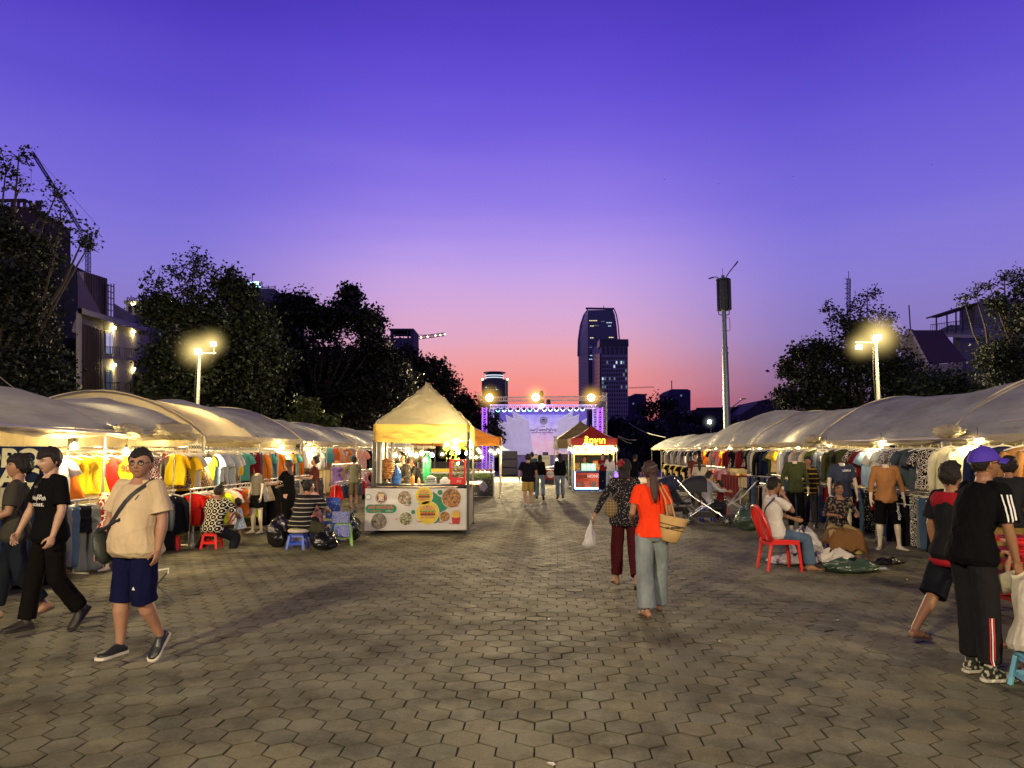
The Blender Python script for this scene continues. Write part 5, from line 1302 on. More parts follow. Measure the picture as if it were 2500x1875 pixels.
def truss_bar(mb, a, b, w, n, r, up=V((0, 0, 1)), square=True):
 a = V(a); b = V(b); dr = (b - a).normalized(); s = dr.cross(up).normalized(); u = s.cross(dr)
 cs = [(s * i + u * j) * w / 2 for i, j in ((-1, -1), (1, -1), (1, 1), (-1, 1))]
 for c in cs: mb.bar(a + c, b + c, r)
 for k in range(n):
  p = a.lerp(b, k / n); q = a.lerp(b, (k + 1) / n); m = a.lerp(b, (k + .5) / n)
  for i in range(4):
   c1, c2 = cs[i], cs[(i + 1) % 4]
   mb.bar(p + c1, m + c2, r * .6); mb.bar(m + c2, q + c1, r * .6)
def crane(label, d, pts, w, jibn, mast=None, lights=(), lit=None, cables=()):
 c = at(pts[-1][0], pts[-1][1], d); off = V((c.x, d, 0)); root = thing('tower_crane', label, 'crane', off)
 mb = MB(); truss_bar(mb, at(*pts[0], d) - off, at(*pts[1], d) - off, w, jibn, w * .16); mb.build('jib', CRANE_M, root)
 if mast:
  mb = MB(); truss_bar(mb, at(*mast[0], d) - off, at(*mast[1], d) - off, w * 1.3, mast[2], w * .2, up=V((0, 1, 0))); mb.build('mast', CRANE_M, root)
 for a, b in cables: MB().bar(at(*a, d) - off, at(*b, d) - off, w * .10).build('cable', CRANE_M, root)
 for px, py in lights: MB().ball(at(px, py, d - .5) - off, w * .35, 8).build('jib_light', lit, root)
 return root
crane('raised luffing tower crane leaning up behind the dark building, hook line hanging', 120, [(78, 371), (196, 560)], .42, 60, ((215, 720), (215, 590), 12), cables=(((80, 372), (243, 556)), ((76, 372), (76, 448)), ((243, 556), (200, 640)), ((243, 556), (215, 590)), ((196, 560), (240, 600))))
crane('horizontal crane jib with small lights beside the unfinished tower top', 160, [(1087, 816), (1010, 826)], .6, 12, ((1013, 1000), (1013, 822), 10), [(1086, 816), (1075, 818), (1063, 819), (1044, 822), (1028, 824)], glow('jib_lights', (1, .8, .45), 5), cables=(((1010, 815), (1060, 819)), ((1018, 824), (1019, 850))))
crane('tiny far crane jib above the low tower blocks', 420, [(1596, 945), (1534, 947)], .6, 8, None)
def small_blocks():
 d = 340.
 c = at(1556, 1000, d); off = V((c.x, d, 0)); root = thing('apartment_block', 'low far dark block right beside the grid-windowed tower', 'building', off)
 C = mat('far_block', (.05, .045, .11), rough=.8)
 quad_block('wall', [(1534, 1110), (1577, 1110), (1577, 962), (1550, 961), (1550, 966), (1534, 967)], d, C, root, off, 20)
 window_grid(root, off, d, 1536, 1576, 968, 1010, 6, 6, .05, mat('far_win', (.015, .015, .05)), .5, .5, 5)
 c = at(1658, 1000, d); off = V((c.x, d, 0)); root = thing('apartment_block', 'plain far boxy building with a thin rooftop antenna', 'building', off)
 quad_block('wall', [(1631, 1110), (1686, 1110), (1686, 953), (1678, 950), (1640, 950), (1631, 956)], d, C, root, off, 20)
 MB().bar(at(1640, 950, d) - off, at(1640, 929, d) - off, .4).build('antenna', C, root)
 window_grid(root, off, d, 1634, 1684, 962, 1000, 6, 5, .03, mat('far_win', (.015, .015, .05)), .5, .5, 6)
small_blocks()
def pagodas():
 M = mat('roof_tiles_dark', (.022, .012, .03), rough=.7, var=.3, vscale=2)
 for lb, pts, d in (('long dark pagoda roof with an upturned finial on the horizon', [(1690, 1090), (1690, 1003), (1700, 999), (1805, 997), (1808, 990), (1811, 1000), (1812, 1090)], 100),
                       ('dark sloping temple roof rising behind the domed tent', [(1800, 1090), (1808, 1012), (1850, 985), (1880, 976), (1884, 972), (1886, 978), (1920, 985), (1960, 1090)], 92)):
  c = at(pts[0][0], 1000, d); off = V((c.x, d, 0)); root = thing('temple_hall', lb, 'temple', off)
  quad_block('roof', pts, d, M, root, off, 14)
  MB().bar(at(pts[2][0], pts[2][1] - 1, d - .2) - off, at(pts[3][0], pts[3][1] - 1, d - .2) - off, .25, .3).build('roof_ridge', M, root)
pagodas()
def house_right():
 d = 50.; c = at(2260, 1000, d); off = V((c.x, d, 0))
 root = thing('gabled_house', 'gabled house with white-trimmed dark tiled roof and cream end wall', 'house', off)
 W = bmat('cream_wall', (.36, .33, .24)); TR = mat('white_trim', (.5, .48, .42), rough=.6)
 T = mat('clay_tiles', (.05, .018, .022), rough=.7, var=.4, vscale=6, bump=.6, bscale=14, dist=.04)
 P = lambda x, y, dd=d: at(x, y, dd) - off
 MB().add([P(2200, 1100), P(2262, 1100), P(2262, 890), P(2220, 808), P(2200, 850)], [(0, 1, 2, 3, 4)]).build('gable_wall', W, root)
 MB().add([P(2219, 806), P(2263, 891), P(2360, 882, d + 3), P(2300, 806, d + 3)], [(0, 1, 2, 3)]).build('roof', T, root)
 MB().bar(P(2218, 804, d - .2), P(2264, 892, d - .2), .28, .16).build('verge_board', TR, root)
 MB().bar(P(2218, 804, d - .2), P(2196, 848, d - .2), .28, .16).build('verge_board', TR, root)
 MB().add([P(2262, 1100), P(2350, 1100, d + 3), P(2350, 884, d + 3), P(2262, 892)], [(0, 1, 2, 3)]).build('side_wall', W, root)
 MB().bar(P(2223, 806), P(2219, 745), .06).build('antenna', DARKSTEEL, root)
 d = 56.; c = at(2400, 1000, d); off = V((c.x, d, 0))
 root = thing('balcony_house', 'dark upper floor with a railed roof terrace under a sloping tin awning', 'house', off)
 P = lambda x, y, dd=d: at(x, y, dd) - off
 D = bmat('dusk_wall', (.13, .13, .17))
 quad_block('wall', [(2380, 1110), (2500, 1110), (2500, 730), (2408, 730), (2380, 745)], d + 1, D, root, off, 2)
 MB().add([P(2270, 822, d - 2), P(2320, 798, d), P(2420, 800, d), P(2400, 825, d - 2), P(2270, 816, d - 2), P(2320, 793, d), P(2420, 795, d), P(2400, 818, d - 2)], [(3, 2, 1, 0), (4, 5, 6, 7), (0, 1, 5, 4), (1, 2, 6, 5), (2, 3, 7, 6), (3, 0, 4, 7)]).build('terrace_slab', bmat('pale_slab', (.26, .25, .26)), root)
 for x in (2284, 2336): quad_block('column', [(x, 900), (x + 9, 900), (x + 9, 815), (x, 815)], d, D, root, off, .5)
 MB().add([P(2262, 776, d - 2), P(2368, 742, d - 2), P(2400, 742, d + 2), P(2290, 776, d + 2)], [(0, 1, 2, 3)]).build('awning', mat('tin_roof', (.025, .02, .03), rough=.5), root)
 MB().bar(P(2262, 777, d - 2.05), P(2368, 743, d - 2.05), .1, .12).build('awning_edge', DARKSTEEL, root)
 for x, y in ((2286, 770), (2312, 762), (2334, 756), (2350, 752)): MB().bar(P(x, 812, d - 1.8), P(x, y, d - 1.8), .08).build('awning_post', DARKSTEEL, root)
 mb = MB(); mb.bar(P(2272, 793, d - 1.9), P(2400, 776, d - 1.9), .05); mb.bar(P(2272, 812, d - 1.9), P(2400, 798, d - 1.9), .05)
 for k in range(30): mb.bar(P(2272 + k * 4.3, 812 - k * .48, d - 1.9), P(2272 + k * 4.3, 793 - k * .58, d - 1.9), .02)
 mb.build('railing', DARKSTEEL, root)
 for x in (2415, 2440, 2465): quad_block('window', [(x, 770), (x + 18, 770), (x + 18, 742), (x, 742)], d + .9, DARKGLASS, root, off, .1)
 for k, (x, y0, y1, dd) in enumerate(((2072, 668, 760, 150),)):
  c = at(x, 1000, dd); off = V((c.x, dd, 0)); root = thing('radio_mast', 'thin lattice radio mast with side antennas above the spreading tree', 'radio mast', off)
  mb = MB(); truss_bar(mb, at(x, 1000, dd) - off, at(x, 680, dd) - off, .55, 44, .09, up=V((0, 1, 0))); mb.build('mast', CRANE_M, root)
  MB().bar(at(x, 680, dd) - off, at(x, 662, dd) - off, .1).build('tip', CRANE_M, root)
  for yy in (681, 693, 704, 716, 728): MB().bar(at(x, yy, dd) - off, at(x - 10, yy, dd) - off, .12).build('side_antenna', CRANE_M, root)
house_right()
def left_buildings():
 d = 40.; c = at(250, 1000, d); off = V((c.x, d, 0))
 root = thing('hotel_building', 'arcaded hotel wing with yellow-lit balconies and tall blue windows', 'hotel', off)
 W = bmat('hotel_wall', (.30, .28, .27)); DK = mat('louvre_dark', (.010, .010, .014), rough=.6, var=.3, vscale=3)
 P = lambda x, y, dd=d: at(x, y, dd) - off
 def slab(name, pts, m, dd=d, dep=.3): return quad_block(name, pts, dd, m, root, off, dep)
 dz = lambda x: d + (x - 250) * .09
 def face(name, x0, x1, yt0, yt1, yb0, yb1, m, push=0):
  return MB().add([at(x0, yb0, dz(x0) + push) - off, at(x1, yb1, dz(x1) + push) - off, at(x1, yt1, dz(x1) + push) - off, at(x0, yt0, dz(x0) + push) - off], [(0, 1, 2, 3)]).build(name, m, root)
 face('side_wall', 190, 252, 660, 775, 1100, 1100, DK, 0)
 face('end_pier', 186, 200, 762, 768, 1100, 1100, W, -.3)
 slab('cornice', [(187, 758), (200, 752), (250, 772), (250, 782), (205, 768), (187, 775)], W, d - .6, .5)
 face('facade_wall', 252, 365, 782, 812, 1100, 1100, W, .9)
 MB().add([at(200, 752, dz(200) - 1) - off, at(366, 806, dz(366) - 1) - off, at(366, 812, dz(366) - 1) - off, at(200, 766, dz(200) - 1) - off, at(200, 752, dz(200) + 1) - off, at(366, 800, dz(366) + 1) - off, at(366, 812, dz(366) + 1) - off, at(200, 766, dz(200) + 1) - off], [(0, 1, 2, 3), (7, 6, 5, 4), (0, 4, 5, 1), (3, 2, 6, 7)]).build('cornice', W, root)
 pts = []
 for k in range(9):
  a = pi / 2 + (pi / 2) * k / 8; pts.append((215 + 27 * cos(a) , 812 - 38 * sin(a)))
 for k in range(8): MB().bar(P(*pts[k], d - .5), P(*pts[k + 1], d - .5), .32, .4).build('arch_segment' if False else 'arch', W, root)
 face('pier', 186, 196, 812, 812, 1100, 1100, W, -.5)
 mb = MB()
 for k in range(9): mb.bar(at(206 + k * 5, 790 + k * 2, dz(206 + k * 5) - .35) - off, at(206 + k * 5, 1090, dz(206 + k * 5) - .35) - off, .05)
 mb.build('louvre_screen', mat('louvre_brown', (.05, .035, .02), rough=.5), root)
 for x in (250, 297, 345): face('pier', x, x + 4, 782 + (x - 250) * .3, 783 + (x - 250) * .3, 1100, 1100, W, .4)
 for r_, (yt, yb) in enumerate(((797, 868), (888, 955), (975, 1040))):
  for x0, x1 in ((255, 294), (302, 341)):
   k = (x0 - 250) * .2
   f = face('window_frame', x0 + 2, x1 - 2, yt + 8 + k, yt + 12 + k, yb - 1 + k * .4, yb - 2 + k * .4, mat('win_frame', (.02, .02, .025)), .62)
   n = 3
   for q in range(n):
    a = x0 + 4 + q * (x1 - x0 - 8) / n; b = a + (x1 - x0 - 8) / n - 1.6
    g = MB().add([at(a, yb - 5 + k * .4, dz(a) + .55) - off, at(b, yb - 5 + k * .4, dz(b) + .55) - off, at(b, yt + 14 + k, dz(b) + .55) - off, at(a, yt + 14 + k, dz(a) + .55) - off], [(0, 1, 2, 3)]).build('pane', mat('blue_pane_%d' % (r_ == 0), (.03, .05, .09), rough=.15, emis=(.30, .42, .75), estr=.55 if r_ == 0 else .12), f)
   mb = MB(); y = yb - 22 + k * .4
   mb.bar(at(x0 + 1, y, dz(x0) + .1) - off, at(x1 - 1, y + 1, dz(x1) + .1) - off, .05)
   for q in range(9): mb.bar(at(x0 + 2 + q * 4.4, y, dz(x0 + 2 + q * 4.4) + .1) - off, at(x0 + 2 + q * 4.4, yb + k * .4, dz(x0 + 2 + q * 4.4) + .1) - off, .025)
   mb.build('balcony_rail', DARKSTEEL, root)
   face('balcony_slab', x0 - 2, x1 + 2, yb + k * .4, yb + 1 + k * .4, yb + 7 + k * .4, yb + 8 + k * .4, W, -.1)
   lx = (x0 + x1) / 2 + 6
   q = MB().ball(at(lx, yt + 2 + k, dz(lx) + .2) - off, .09, 8).build('downlight', glow('downlight', (1, .86, .4), 30), root)
   plight(root, at(lx, yt + 6 + k, dz(lx) + .1) - off, 90, .08, (1, .75, .25))
 for x, y in ((205, 862), (231, 862), (231, 776), (222, 970), (231, 880)):
  MB().box(P(x, y, d - .9), (.12, .12, .2)).build('wall_light', glow('downlight', (1, .86, .4), 30), root); plight(root, P(x, y - 4, d - 1.2), 8, .05, (1, .75, .25))
 face('upper_storey', 206, 262, 662, 680, 762, 772, DK, 1.4);
 mb = MB()
 for k in range(14): mb.bar(at(208 + k * 4, 664 + k * 1.2, dz(208 + k * 4) + 1.2) - off, at(208 + k * 4, 756 + k * 1.2, dz(208 + k * 4) + 1.2) - off, .05)
 mb.build('upper_louvre', mat('louvre_brown', (.05, .035, .02), rough=.5), root)
 face('upper_pier', 189, 205, 662, 664, 764, 764, W, 1.0)
 mb = MB()
 for k in range(6): mb.bar(at(258, 695 + k * 15, dz(262)) - off, at(278, 700 + k * 15, dz(275)) - off, .05)
 for x in (258, 264, 271, 278): mb.bar(at(x, 693, dz(x)) - off, at(x, 774, dz(x)) - off, .05)
 mb.build('roof_stair', DARKSTEEL, root)
 face('rear_block', 278, 330, 740, 772, 790, 800, bmat('rear_wall', (.12, .12, .14)), 2)
 d2 = 52.; c = at(40, 1000, d2); off2 = V((c.x, d2, 0)); root = thing('dark_building', 'unlit reddish dark building with a railed roof behind the big sparse tree', 'building', off2)
 B = bmat('brick_dark', (.035, .018, .026))
 quad_block('wall', [(-300, 1100), (112, 1100), (112, 530), (75, 505), (-300, 498)], d2, B, root, off2, 3)
 quad_block('side_wing', [(112, 1100), (190, 1100), (190, 655), (160, 640), (112, 625)], d2 + 1, bmat('wing_dark', (.03, .03, .04)), root, off2, 1.5)
 mb = MB()
 for x in (30, 45, 60, 75, 90, 98): mb.bar(at(x, 512, d2) - off2, at(x, 490, d2) - off2, .16)
 mb.bar(at(-10, 490, d2) - off2, at(62, 489, d2) - off2, .2); mb.bar(at(62, 489, d2) - off2, at(98, 512, d2) - off2, .2)
 mb.build('roof_rail', B, root)
 for i in range(5):
  for j in range(5):
   x = -80 + i * 40; y = 560 + j * 70; quad_block('window', [(x, y + 36), (x + 20, y + 36), (x + 20, y), (x, y)], d2 - .08, DARKGLASS, root, off2, .1)
 d3 = 120.; c = at(360, 1000, d3); off = V((c.x, d3, 0)); root = thing('apartment_block', 'cream apartment block with an arched top storey and a rooftop sign', 'building', off)
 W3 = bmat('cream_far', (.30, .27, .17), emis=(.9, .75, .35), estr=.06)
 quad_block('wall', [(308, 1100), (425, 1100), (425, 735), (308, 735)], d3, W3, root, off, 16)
 quad_block('cornice', [(302, 741), (430, 741), (430, 733), (302, 733)], d3 - 1, W3, root, off, 2)
 quad_block('lower_face', [(308, 1100), (425, 1100), (425, 768), (308, 768)], d3 - .3, bmat('far_grey', (.09, .09, .12)), root, off, .5)
 DG = DARKGLASS
 for k in range(7):
  x = 313 + k * 16; pts = [(x, 764), (x + 9, 764), (x + 9, 750), (x + 7.5, 746), (x + 4.5, 744), (x + 1.5, 746), (x, 750)]
  quad_block('window', pts, d3 - .15, DG, root, off, .2)
  if k % 2 == 0: MB().ball(at(x + 12.5, 741, d3 - 1.6) - off, .4, 8).build('eave_light', glow('eave_lamp', (1, .85, .4), 6), root)
 window_grid(root, off, d3 - .3, 312, 424, 775, 860, 8, 7, .12, DG, .5, .6, 15)
 text('sign', 'place', 1.3, mat('sign_dark', (.02, .02, .05)), at(328, 729, d3 - 1) - off, root, bold=.03)
 d4 = 130.; c = at(630, 1000, d4); off = V((c.x, d4, 0)); root = thing('hotel_tower', 'grey hotel tower with a white HOTEL sign and roof-edge railing', 'hotel', off)
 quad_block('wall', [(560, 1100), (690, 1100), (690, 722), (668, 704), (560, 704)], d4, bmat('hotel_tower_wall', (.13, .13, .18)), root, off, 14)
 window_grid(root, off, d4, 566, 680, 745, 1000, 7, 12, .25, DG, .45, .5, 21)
 text('sign', 'HOTEL', 1.45, glow('hotel_sign', (.45, .95, 1), 4), at(607, 695, d4 - .3) - off, root, bold=.03)
 MB().bar(at(600, 704, d4) - off, at(672, 700, d4) - off, .12).build('roof_rail', DARKSTEEL, root)
 for x in (600, 636, 655, 672): MB().bar(at(x, 706, d4) - off, at(x, 697, d4) - off, .12).build('rail_post', DARKSTEEL, root)
 MB().bar(at(616, 690, d4) - off, at(616, 668, d4) - off, .12).build('flagpole', DARKSTEEL, root); MB().bar(at(616, 670, d4) - off, at(622, 669, d4) - off, .5, .25).build('flag', DARKSTEEL, root)
 d5 = 48.; c = at(670, 1000, d5); off = V((c.x, d5, 0)); root = thing('shop_house', 'low dark red house with one pale column behind the grey tent', 'house', off)
 quad_block('wall', [(620, 1090), (715, 1090), (715, 985), (650, 955), (620, 985)], d5, bmat('house_red', (.045, .016, .018)), root, off, 6)
 quad_block('column', [(657, 1030), (664, 1030), (664, 970), (657, 970)], d5 - .3, bmat('pale_col', (.16, .16, .2)), root, off, .3)
 quad_block('window', [(632, 1000), (650, 1000), (650, 975), (632, 975)], d5 - .1, DG, root, off, .2)
left_buildings()
SIGN_K = 'ម្ហូប'
def canopy_tent(label, x0, x1, y0, y1, eave, vh, peak, m, name='pop_up_tent', posts=True, post_m=STEEL, curve=1.25, seed=0, valance_m=None, nogrp=None, cap=.12, wr=.03, rz=0):
 c = V(((x0 + x1) / 2, (y0 + y1) / 2, 0)); root = thing(name, label, 'canopy tent', c, rz, nogrp)
 hx, hy = (x1 - x0) / 2, (y1 - y0) / 2; top = eave + vh
 def roof(u, v):
  s = u * 4; k = int(s) % 4; f = s - int(s)
  cs = [V((-hx, -hy, 0)), V((hx, -hy, 0)), V((hx, hy, 0)), V((-hx, hy, 0))]
  p = cs[k].lerp(cs[(k + 1) % 4], f); q = 1 - v
  z = top + (peak - top) * (v ** curve)
  sag = -.035 * sin(pi * f) * sin(pi * min(1, v * 1.05)) * (peak - top) / 1.1
  w = wr * noise.noise(V((f * 3 + k * 7, v * 8 - f * 2.5, seed))) * 2 + wr * .6 * sin(f * 9 + v * 15 + seed) * sin(pi * f)
  cap_r = cap
  rr_ = max(q, cap_r)
  return V((p.x * rr_, p.y * rr_, z + sag + w * (1 - v * .3)))
 mb = MB(); mb.grid(roof, 96, 26, True)
 mb.build('roof_cloth', m, root, smooth=True)
 if cap > 0: MB().ball((0, 0, peak + .0), cap * hx * 1.2, 14, (1, 1, .45)).build('peak_cap', m, root, smooth=True)
 vm = valance_m or m
 for k, (a, b) in enumerate((((-hx, -hy), (hx, -hy)), ((hx, -hy), (hx, hy)), ((hx, hy), (-hx, hy)), ((-hx, hy), (-hx, -hy)))):
  a = V((a[0], a[1], 0)); b = V((b[0], b[1], 0)); nrm = (b - a).normalized().cross(V((0, 0, 1)))
  def vf(u, v):
   p = a.lerp(b, u); return p + nrm * (.012 + .012 * noise.noise(V((u * 6, v * 3, seed + k)))) + V((0, 0, top + .01 - v * (vh + .01) - .012 * sin(pi * u) * v))
  MB().grid(vf, 40, 6).build('valance', vm, root, smooth=True)
 for sx in (-1, 1):
  for sy in (-1, 1):
   p = V((sx * (hx - .03), sy * (hy - .03), 0))
   MB().box((p.x, p.y, (top) / 2), (.045, .045, top)).build('leg', post_m if posts is True else posts, root)
   MB().box((p.x, p.y, .01), (.11, .11, .02)).build('foot_plate', post_m, root)
   MB().bar((p.x, p.y, top - .05), (0, 0, peak - .1), .03).build('roof_strut', post_m, root)
 for (a, b) in (((-hx, -hy), (hx, -hy)), ((hx, -hy), (hx, hy)), ((hx, hy), (-hx, hy)), ((-hx, hy), (-hx, -hy))):
  a = V((a[0], a[1], 0)) * .98; b = V((b[0], b[1], 0)) * .98; n = 4; mb = MB()
  for i in range(n):
   p, q = a.lerp(b, i / n), a.lerp(b, (i + 1) / n)
   mb.bar(p + V((0, 0, eave + .0)), q + V((0, 0, eave + .22)), .018); mb.bar(p + V((0, 0, eave + .22)), q + V((0, 0, eave)), .018)
  mb.build('scissor_truss', post_m, root)
 return root
BX0, BX1, BY0, BY1 = -3.03, -.90, 15.0, 17.1
CAN1 = mat('burger_canvas', (.33, .30, .20), rough=.7, var=.12, vscale=2.5, dirt=.25, bump=.35, bscale=9, transl=.35, dist=.02)
VAL1 = mat('burger_valance', (.70, .48, .12), rough=.8, var=.1, vscale=2.5, dirt=.15, bump=.2, bscale=9, transl=.65, dist=.02)
canopy_tent('beige pyramid tent over the burger stall, its roof cloth creased and tied at the peak', BX0 + .12, BX1, BY0, BY1, 1.90, .36, 3.22, CAN1, posts=True, post_m=DARKSTEEL, seed=3, valance_m=VAL1, curve=.94, wr=.05, cap=.06)
def disc(name, x, z, r, y, m, par, n=28, dy=.0015):
 P = [(x + r * cos(2*pi*i/n), z + r * sin(2*pi*i/n)) for i in range(n)]
 return MB().prism(P, y - dy, y).build(name, m, par)
def food_print(key, c1, c2, c3, sc=40):
 if key in MATS: return MATS[key]
 m, nt, out = new_mat(key); b = N(nt, 'BsdfPrincipled'); b.inputs['Roughness'].default_value = .4
 tc = N(nt, 'TexCoord'); v = N(nt, 'TexVoronoi'); v.inputs['Scale'].default_value = sc; L(nt, tc.outputs['Object'], v.inputs['Vector'])
 r = N(nt, 'ValToRGB'); sp = N(nt, 'SeparateColor'); L(nt, v.outputs['Color'], sp.inputs[0]); L(nt, sp.outputs[0], r.inputs[0])
 cr = r.color_ramp; cr.elements[0].color = rgba(c1); cr.elements[1].color = rgba(c3); e = cr.elements.new(.5); e.color = rgba(c2)
 mu = N(nt, 'MixRGB', blend_type='MULTIPLY'); mu.inputs[0].default_value = .8
 mr = N(nt, 'MapRange'); mr.inputs['From Max'].default_value = .5; mr.inputs['To Min'].default_value = 1.25; mr.inputs['To Max'].default_value = .2; L(nt, v.outputs['Distance'], mr.inputs[0]); mr.inputs['From Max'].default_value = .9
 L(nt, r.outputs[0], mu.inputs[1]); L(nt, mr.outputs[0], mu.inputs[2]); L(nt, mu.outputs[0], b.inputs['Base Color']); L(nt, b.outputs[0], out.inputs[0]); MATS[key] = m; return m
PVC = mat('vinyl_banner', (.56, .55, .50), rough=.28, var=.06, vscale=3, bump=.25, bscale=6, spec=.6, dist=.02)
GREEN_P = mat('print_green', (.005, .19, .09), rough=.35); YEL_P = mat('print_yellow', (.62, .46, .03), rough=.35); RED_P = mat('print_red', (.42, .02, .03), rough=.35); BROWN_P = mat('print_brown', (.18, .03, .012), rough=.35); WHITE_P = mat('print_white', (.7, .69, .62), rough=.4)
def burger_counter():
 x0, x1 = -3.06, -.92; w = x1 - x0; c = V(((x0 + x1) / 2, BY0, 0))
 root = thing('food_counter', 'burger stall counter with a white menu banner of food pictures and burgers', 'food counter', c)
 H = .97; hx = w / 2
 MB().box((0, 1.0, H / 2), (w - .06, 1.96, H - .1)).build('body', mat('board_side', (.24, .19, .13), rough=.7, var=.3, vscale=4), root)
 MB().box((0, .35, H + .015), (w + .04, .75, .03)).build('countertop', mat('black_top', (.015, .013, .012), rough=.3), root)
 MB().box((hx - .03, 1.35, H + .015), (.5, 1.3, .03)).build('side_shelf', mat('pale_shelf', (.5, .45, .35), rough=.4), root)
 MB().box((hx - .004, 1.0, .5), (.012, 1.9, .86)).build('side_panel', mat('board_side2', (.30, .23, .15), rough=.6, var=.4, vscale=6, bump=.3), root)
 def bn(u, v):
  x = -hx + u * w; z = .06 + v * (H - .10)
  return V((x, -.045 - .014 * noise.noise(V((u * 5, v * 2.5, 1))) - .012 * max(0, .2 - v) * sin(u * 30) - .008 * abs(sin(u * 2.6 + v * 3.2)), z + (.02 * u if v < .01 else 0)))
 b = MB().grid(bn, 80, 24).build('menu_banner', PVC, root, smooth=True)
 Y = -.066
 X = lambda px: (px - 880 - 15) / 215. * w * .88 - hx + .02     # measured along the banner
 U = lambda u: -hx + u * w
 Z = lambda v: .06 + v * (H - .10)
 S = w / 1800.     # zoom pixels to metres
 def xy(px, py): return (-hx + (px - 110) * S, Z(1) - (py - 190) * S * .94)
 def dd(nm, px, py, rpx, m, k=0): x, z = xy(px, py); return disc(nm, x, z, rpx * S, Y - .0022 * k, m, b)
 pts = [xy(*p) for p in ((1050, 460), (1120, 400), (1250, 420), (1300, 250), (1345, 280), (1400, 330), (1460, 360), (1500, 460), (1560, 540), (1500, 600), (1420, 640), (1420, 780), (1350, 830), (1280, 820), (1080, 700))]
 MB().prism(pts, Y - .001, Y).build('green_swoosh', GREEN_P, b)
 for px, py, r in ((1422, 262, 44), (955, 622, 34), (890, 450, 30)): dd('green_dot', px, py, r, GREEN_P, 1)
 MEAT = food_print('food_meat', (.35, .12, .03), (.55, .28, .08), (.12, .05, .02), 30); MIX = food_print('food_mix', (.5, .42, .25), (.22, .10, .03), (.65, .6, .45), 26); GRN = food_print('food_green', (.5, .5, .3), (.05, .07, .02), (.6, .55, .3), 34); SAUS = food_print('food_grey', (.18, .17, .15), (.32, .28, .22), (.08, .07, .05), 24)
 for nm, px, py, r, m in (('fried_plate_picture', 800, 360, 118, MIX), ('wings_picture', 1625, 365, 168, MEAT), ('sausage_picture', 362, 790, 138, SAUS), ('salad_picture', 830, 745, 112, GRN), ('nugget_picture', 1510, 705, 88, MEAT)):
  dd('picture_rim', px, py, r + 7, WHITE_P, 1); dd(nm, px, py, r, m, 2)
 for px, py, r in ((1145, 320, 150), (1210, 635, 198)):
  dd('picture_rim', px, py, r + 8, WHITE_P, 2); dd('burger_disc', px, py, r, YEL_P, 3)
  cx, cz = xy(px, py); q = r * S; yy = Y - .0022 * 4
  BUN = food_print('bun', (.66, .32, .08), (.75, .45, .15), (.55, .25, .06), 60)
  top = [(cx + q * .66 * cos(a), cz + q * .18 + q * .5 * sin(a)) for a in [pi * i / 14 for i in range(15)]]
  MB().prism(top, yy - .002, yy).build('bun_top', BUN, b)
  lay = lambda nm, z0, z1, ww, m, wav: MB().prism([(cx - q * ww + 2 * q * ww * i / 16, cz + q * (z1 + wav * sin(i * 2.1))) for i in range(17)] + [(cx + q * ww - 2 * q * ww * i / 16, cz + q * (z0 + wav * sin(i * 1.7))) for i in range(17)], yy - .003, yy - .001).build(nm, m, b)
  lay('lettuce', .06, .17, .72, mat('print_lettuce', (.08, .28, .03), rough=.4), .035); lay('tomato', -.06, .05, .62, mat('print_tomato', (.5, .06, .02), rough=.4), .01)
  lay('patty', -.26, -.06, .66, food_print('patty', (.16, .05, .02), (.25, .08, .03), (.08, .03, .01), 50), .02); lay('cheese', -.31, -.25, .62, mat('print_cheese', (.75, .38, .03), rough=.4), .02); lay('bun_bottom', -.5, -.32, .62, BUN, .004)
 cx, cz = xy(1705, 760); q = 75 * S; yy = Y - .005
 for i in range(11):
  a = (i - 5) * .055; MB().prism([(cx + (i - 5) * q * .15 - .006, cz), (cx + (i - 5) * q * .15 + .006, cz), (cx + (i - 5) * q * .19 + .006, cz + q * (2.0 + .35 * sin(i * 3))), (cx + (i - 5) * q * .19 - .006, cz + q * (2.0 + .35 * sin(i * 3)))], yy - .001 - .0004 * (i % 3), yy).build('chip', mat('print_chip', (.75, .47, .05), rough=.4), b)
 MB().prism([(cx - q * .8, cz - q), (cx + q * .8, cz - q), (cx + q * 1.0, cz + q * .55), (cx, cz + q * .35), (cx - q * 1.0, cz + q * .55)], yy - .004, yy - .0025).build('chip_box', RED_P, b)
 dd('logo_ring', 392, 362, 98, BROWN_P, 1); dd('logo_ring_inner', 392, 362, 88, WHITE_P, 2); dd('logo_disc', 392, 362, 82, BROWN_P, 3)
 lx, lz = xy(392, 300); MB().prism([(lx - .07, lz + .02), (lx - .04, lz - .10), (lx + .04, lz - .10), (lx + .07, lz + .02), (lx + .03, lz + .05), (lx - .03, lz + .05)], Y - .0105, Y - .0095).build('logo_wrap', mat('print_wrap', (.6, .48, .28), rough=.4), b)
 MB().prism([(lx - .065 + .13 * i / 12, lz + .045 + .02 * sin(i * 2.3)) for i in range(13)] + [(lx + .06, lz + .01), (lx - .06, lz + .01)], Y - .0125, Y - .011).build('logo_filling', food_print('filling', (.05, .22, .02), (.55, .1, .03), (.5, .45, .2), 90), b)
 T = lambda s, px, py, size, m, k=1, **kw: text('lettering', s, size, m, (xy(px, py)[0], Y - .0025 * k, xy(px, py)[1]), b, extrude=.0006, **kw)
 T('ALI', 392, 395, .085, WHITE_P, 5, bold=.002)
 pill = []
 for i in range(9): a = pi / 2 + pi * i / 8; p = xy(195 + 75 * cos(a), 562 - 78 * sin(a)); pill.append(p)
 for i in range(9): a = -pi / 2 + pi * i / 8; p = xy(590 + 75 * cos(a), 562 - 78 * sin(a)); pill.append(p)
 MB().prism(pill, Y - .003, Y - .001).build('name_pill', GREEN_P, b)
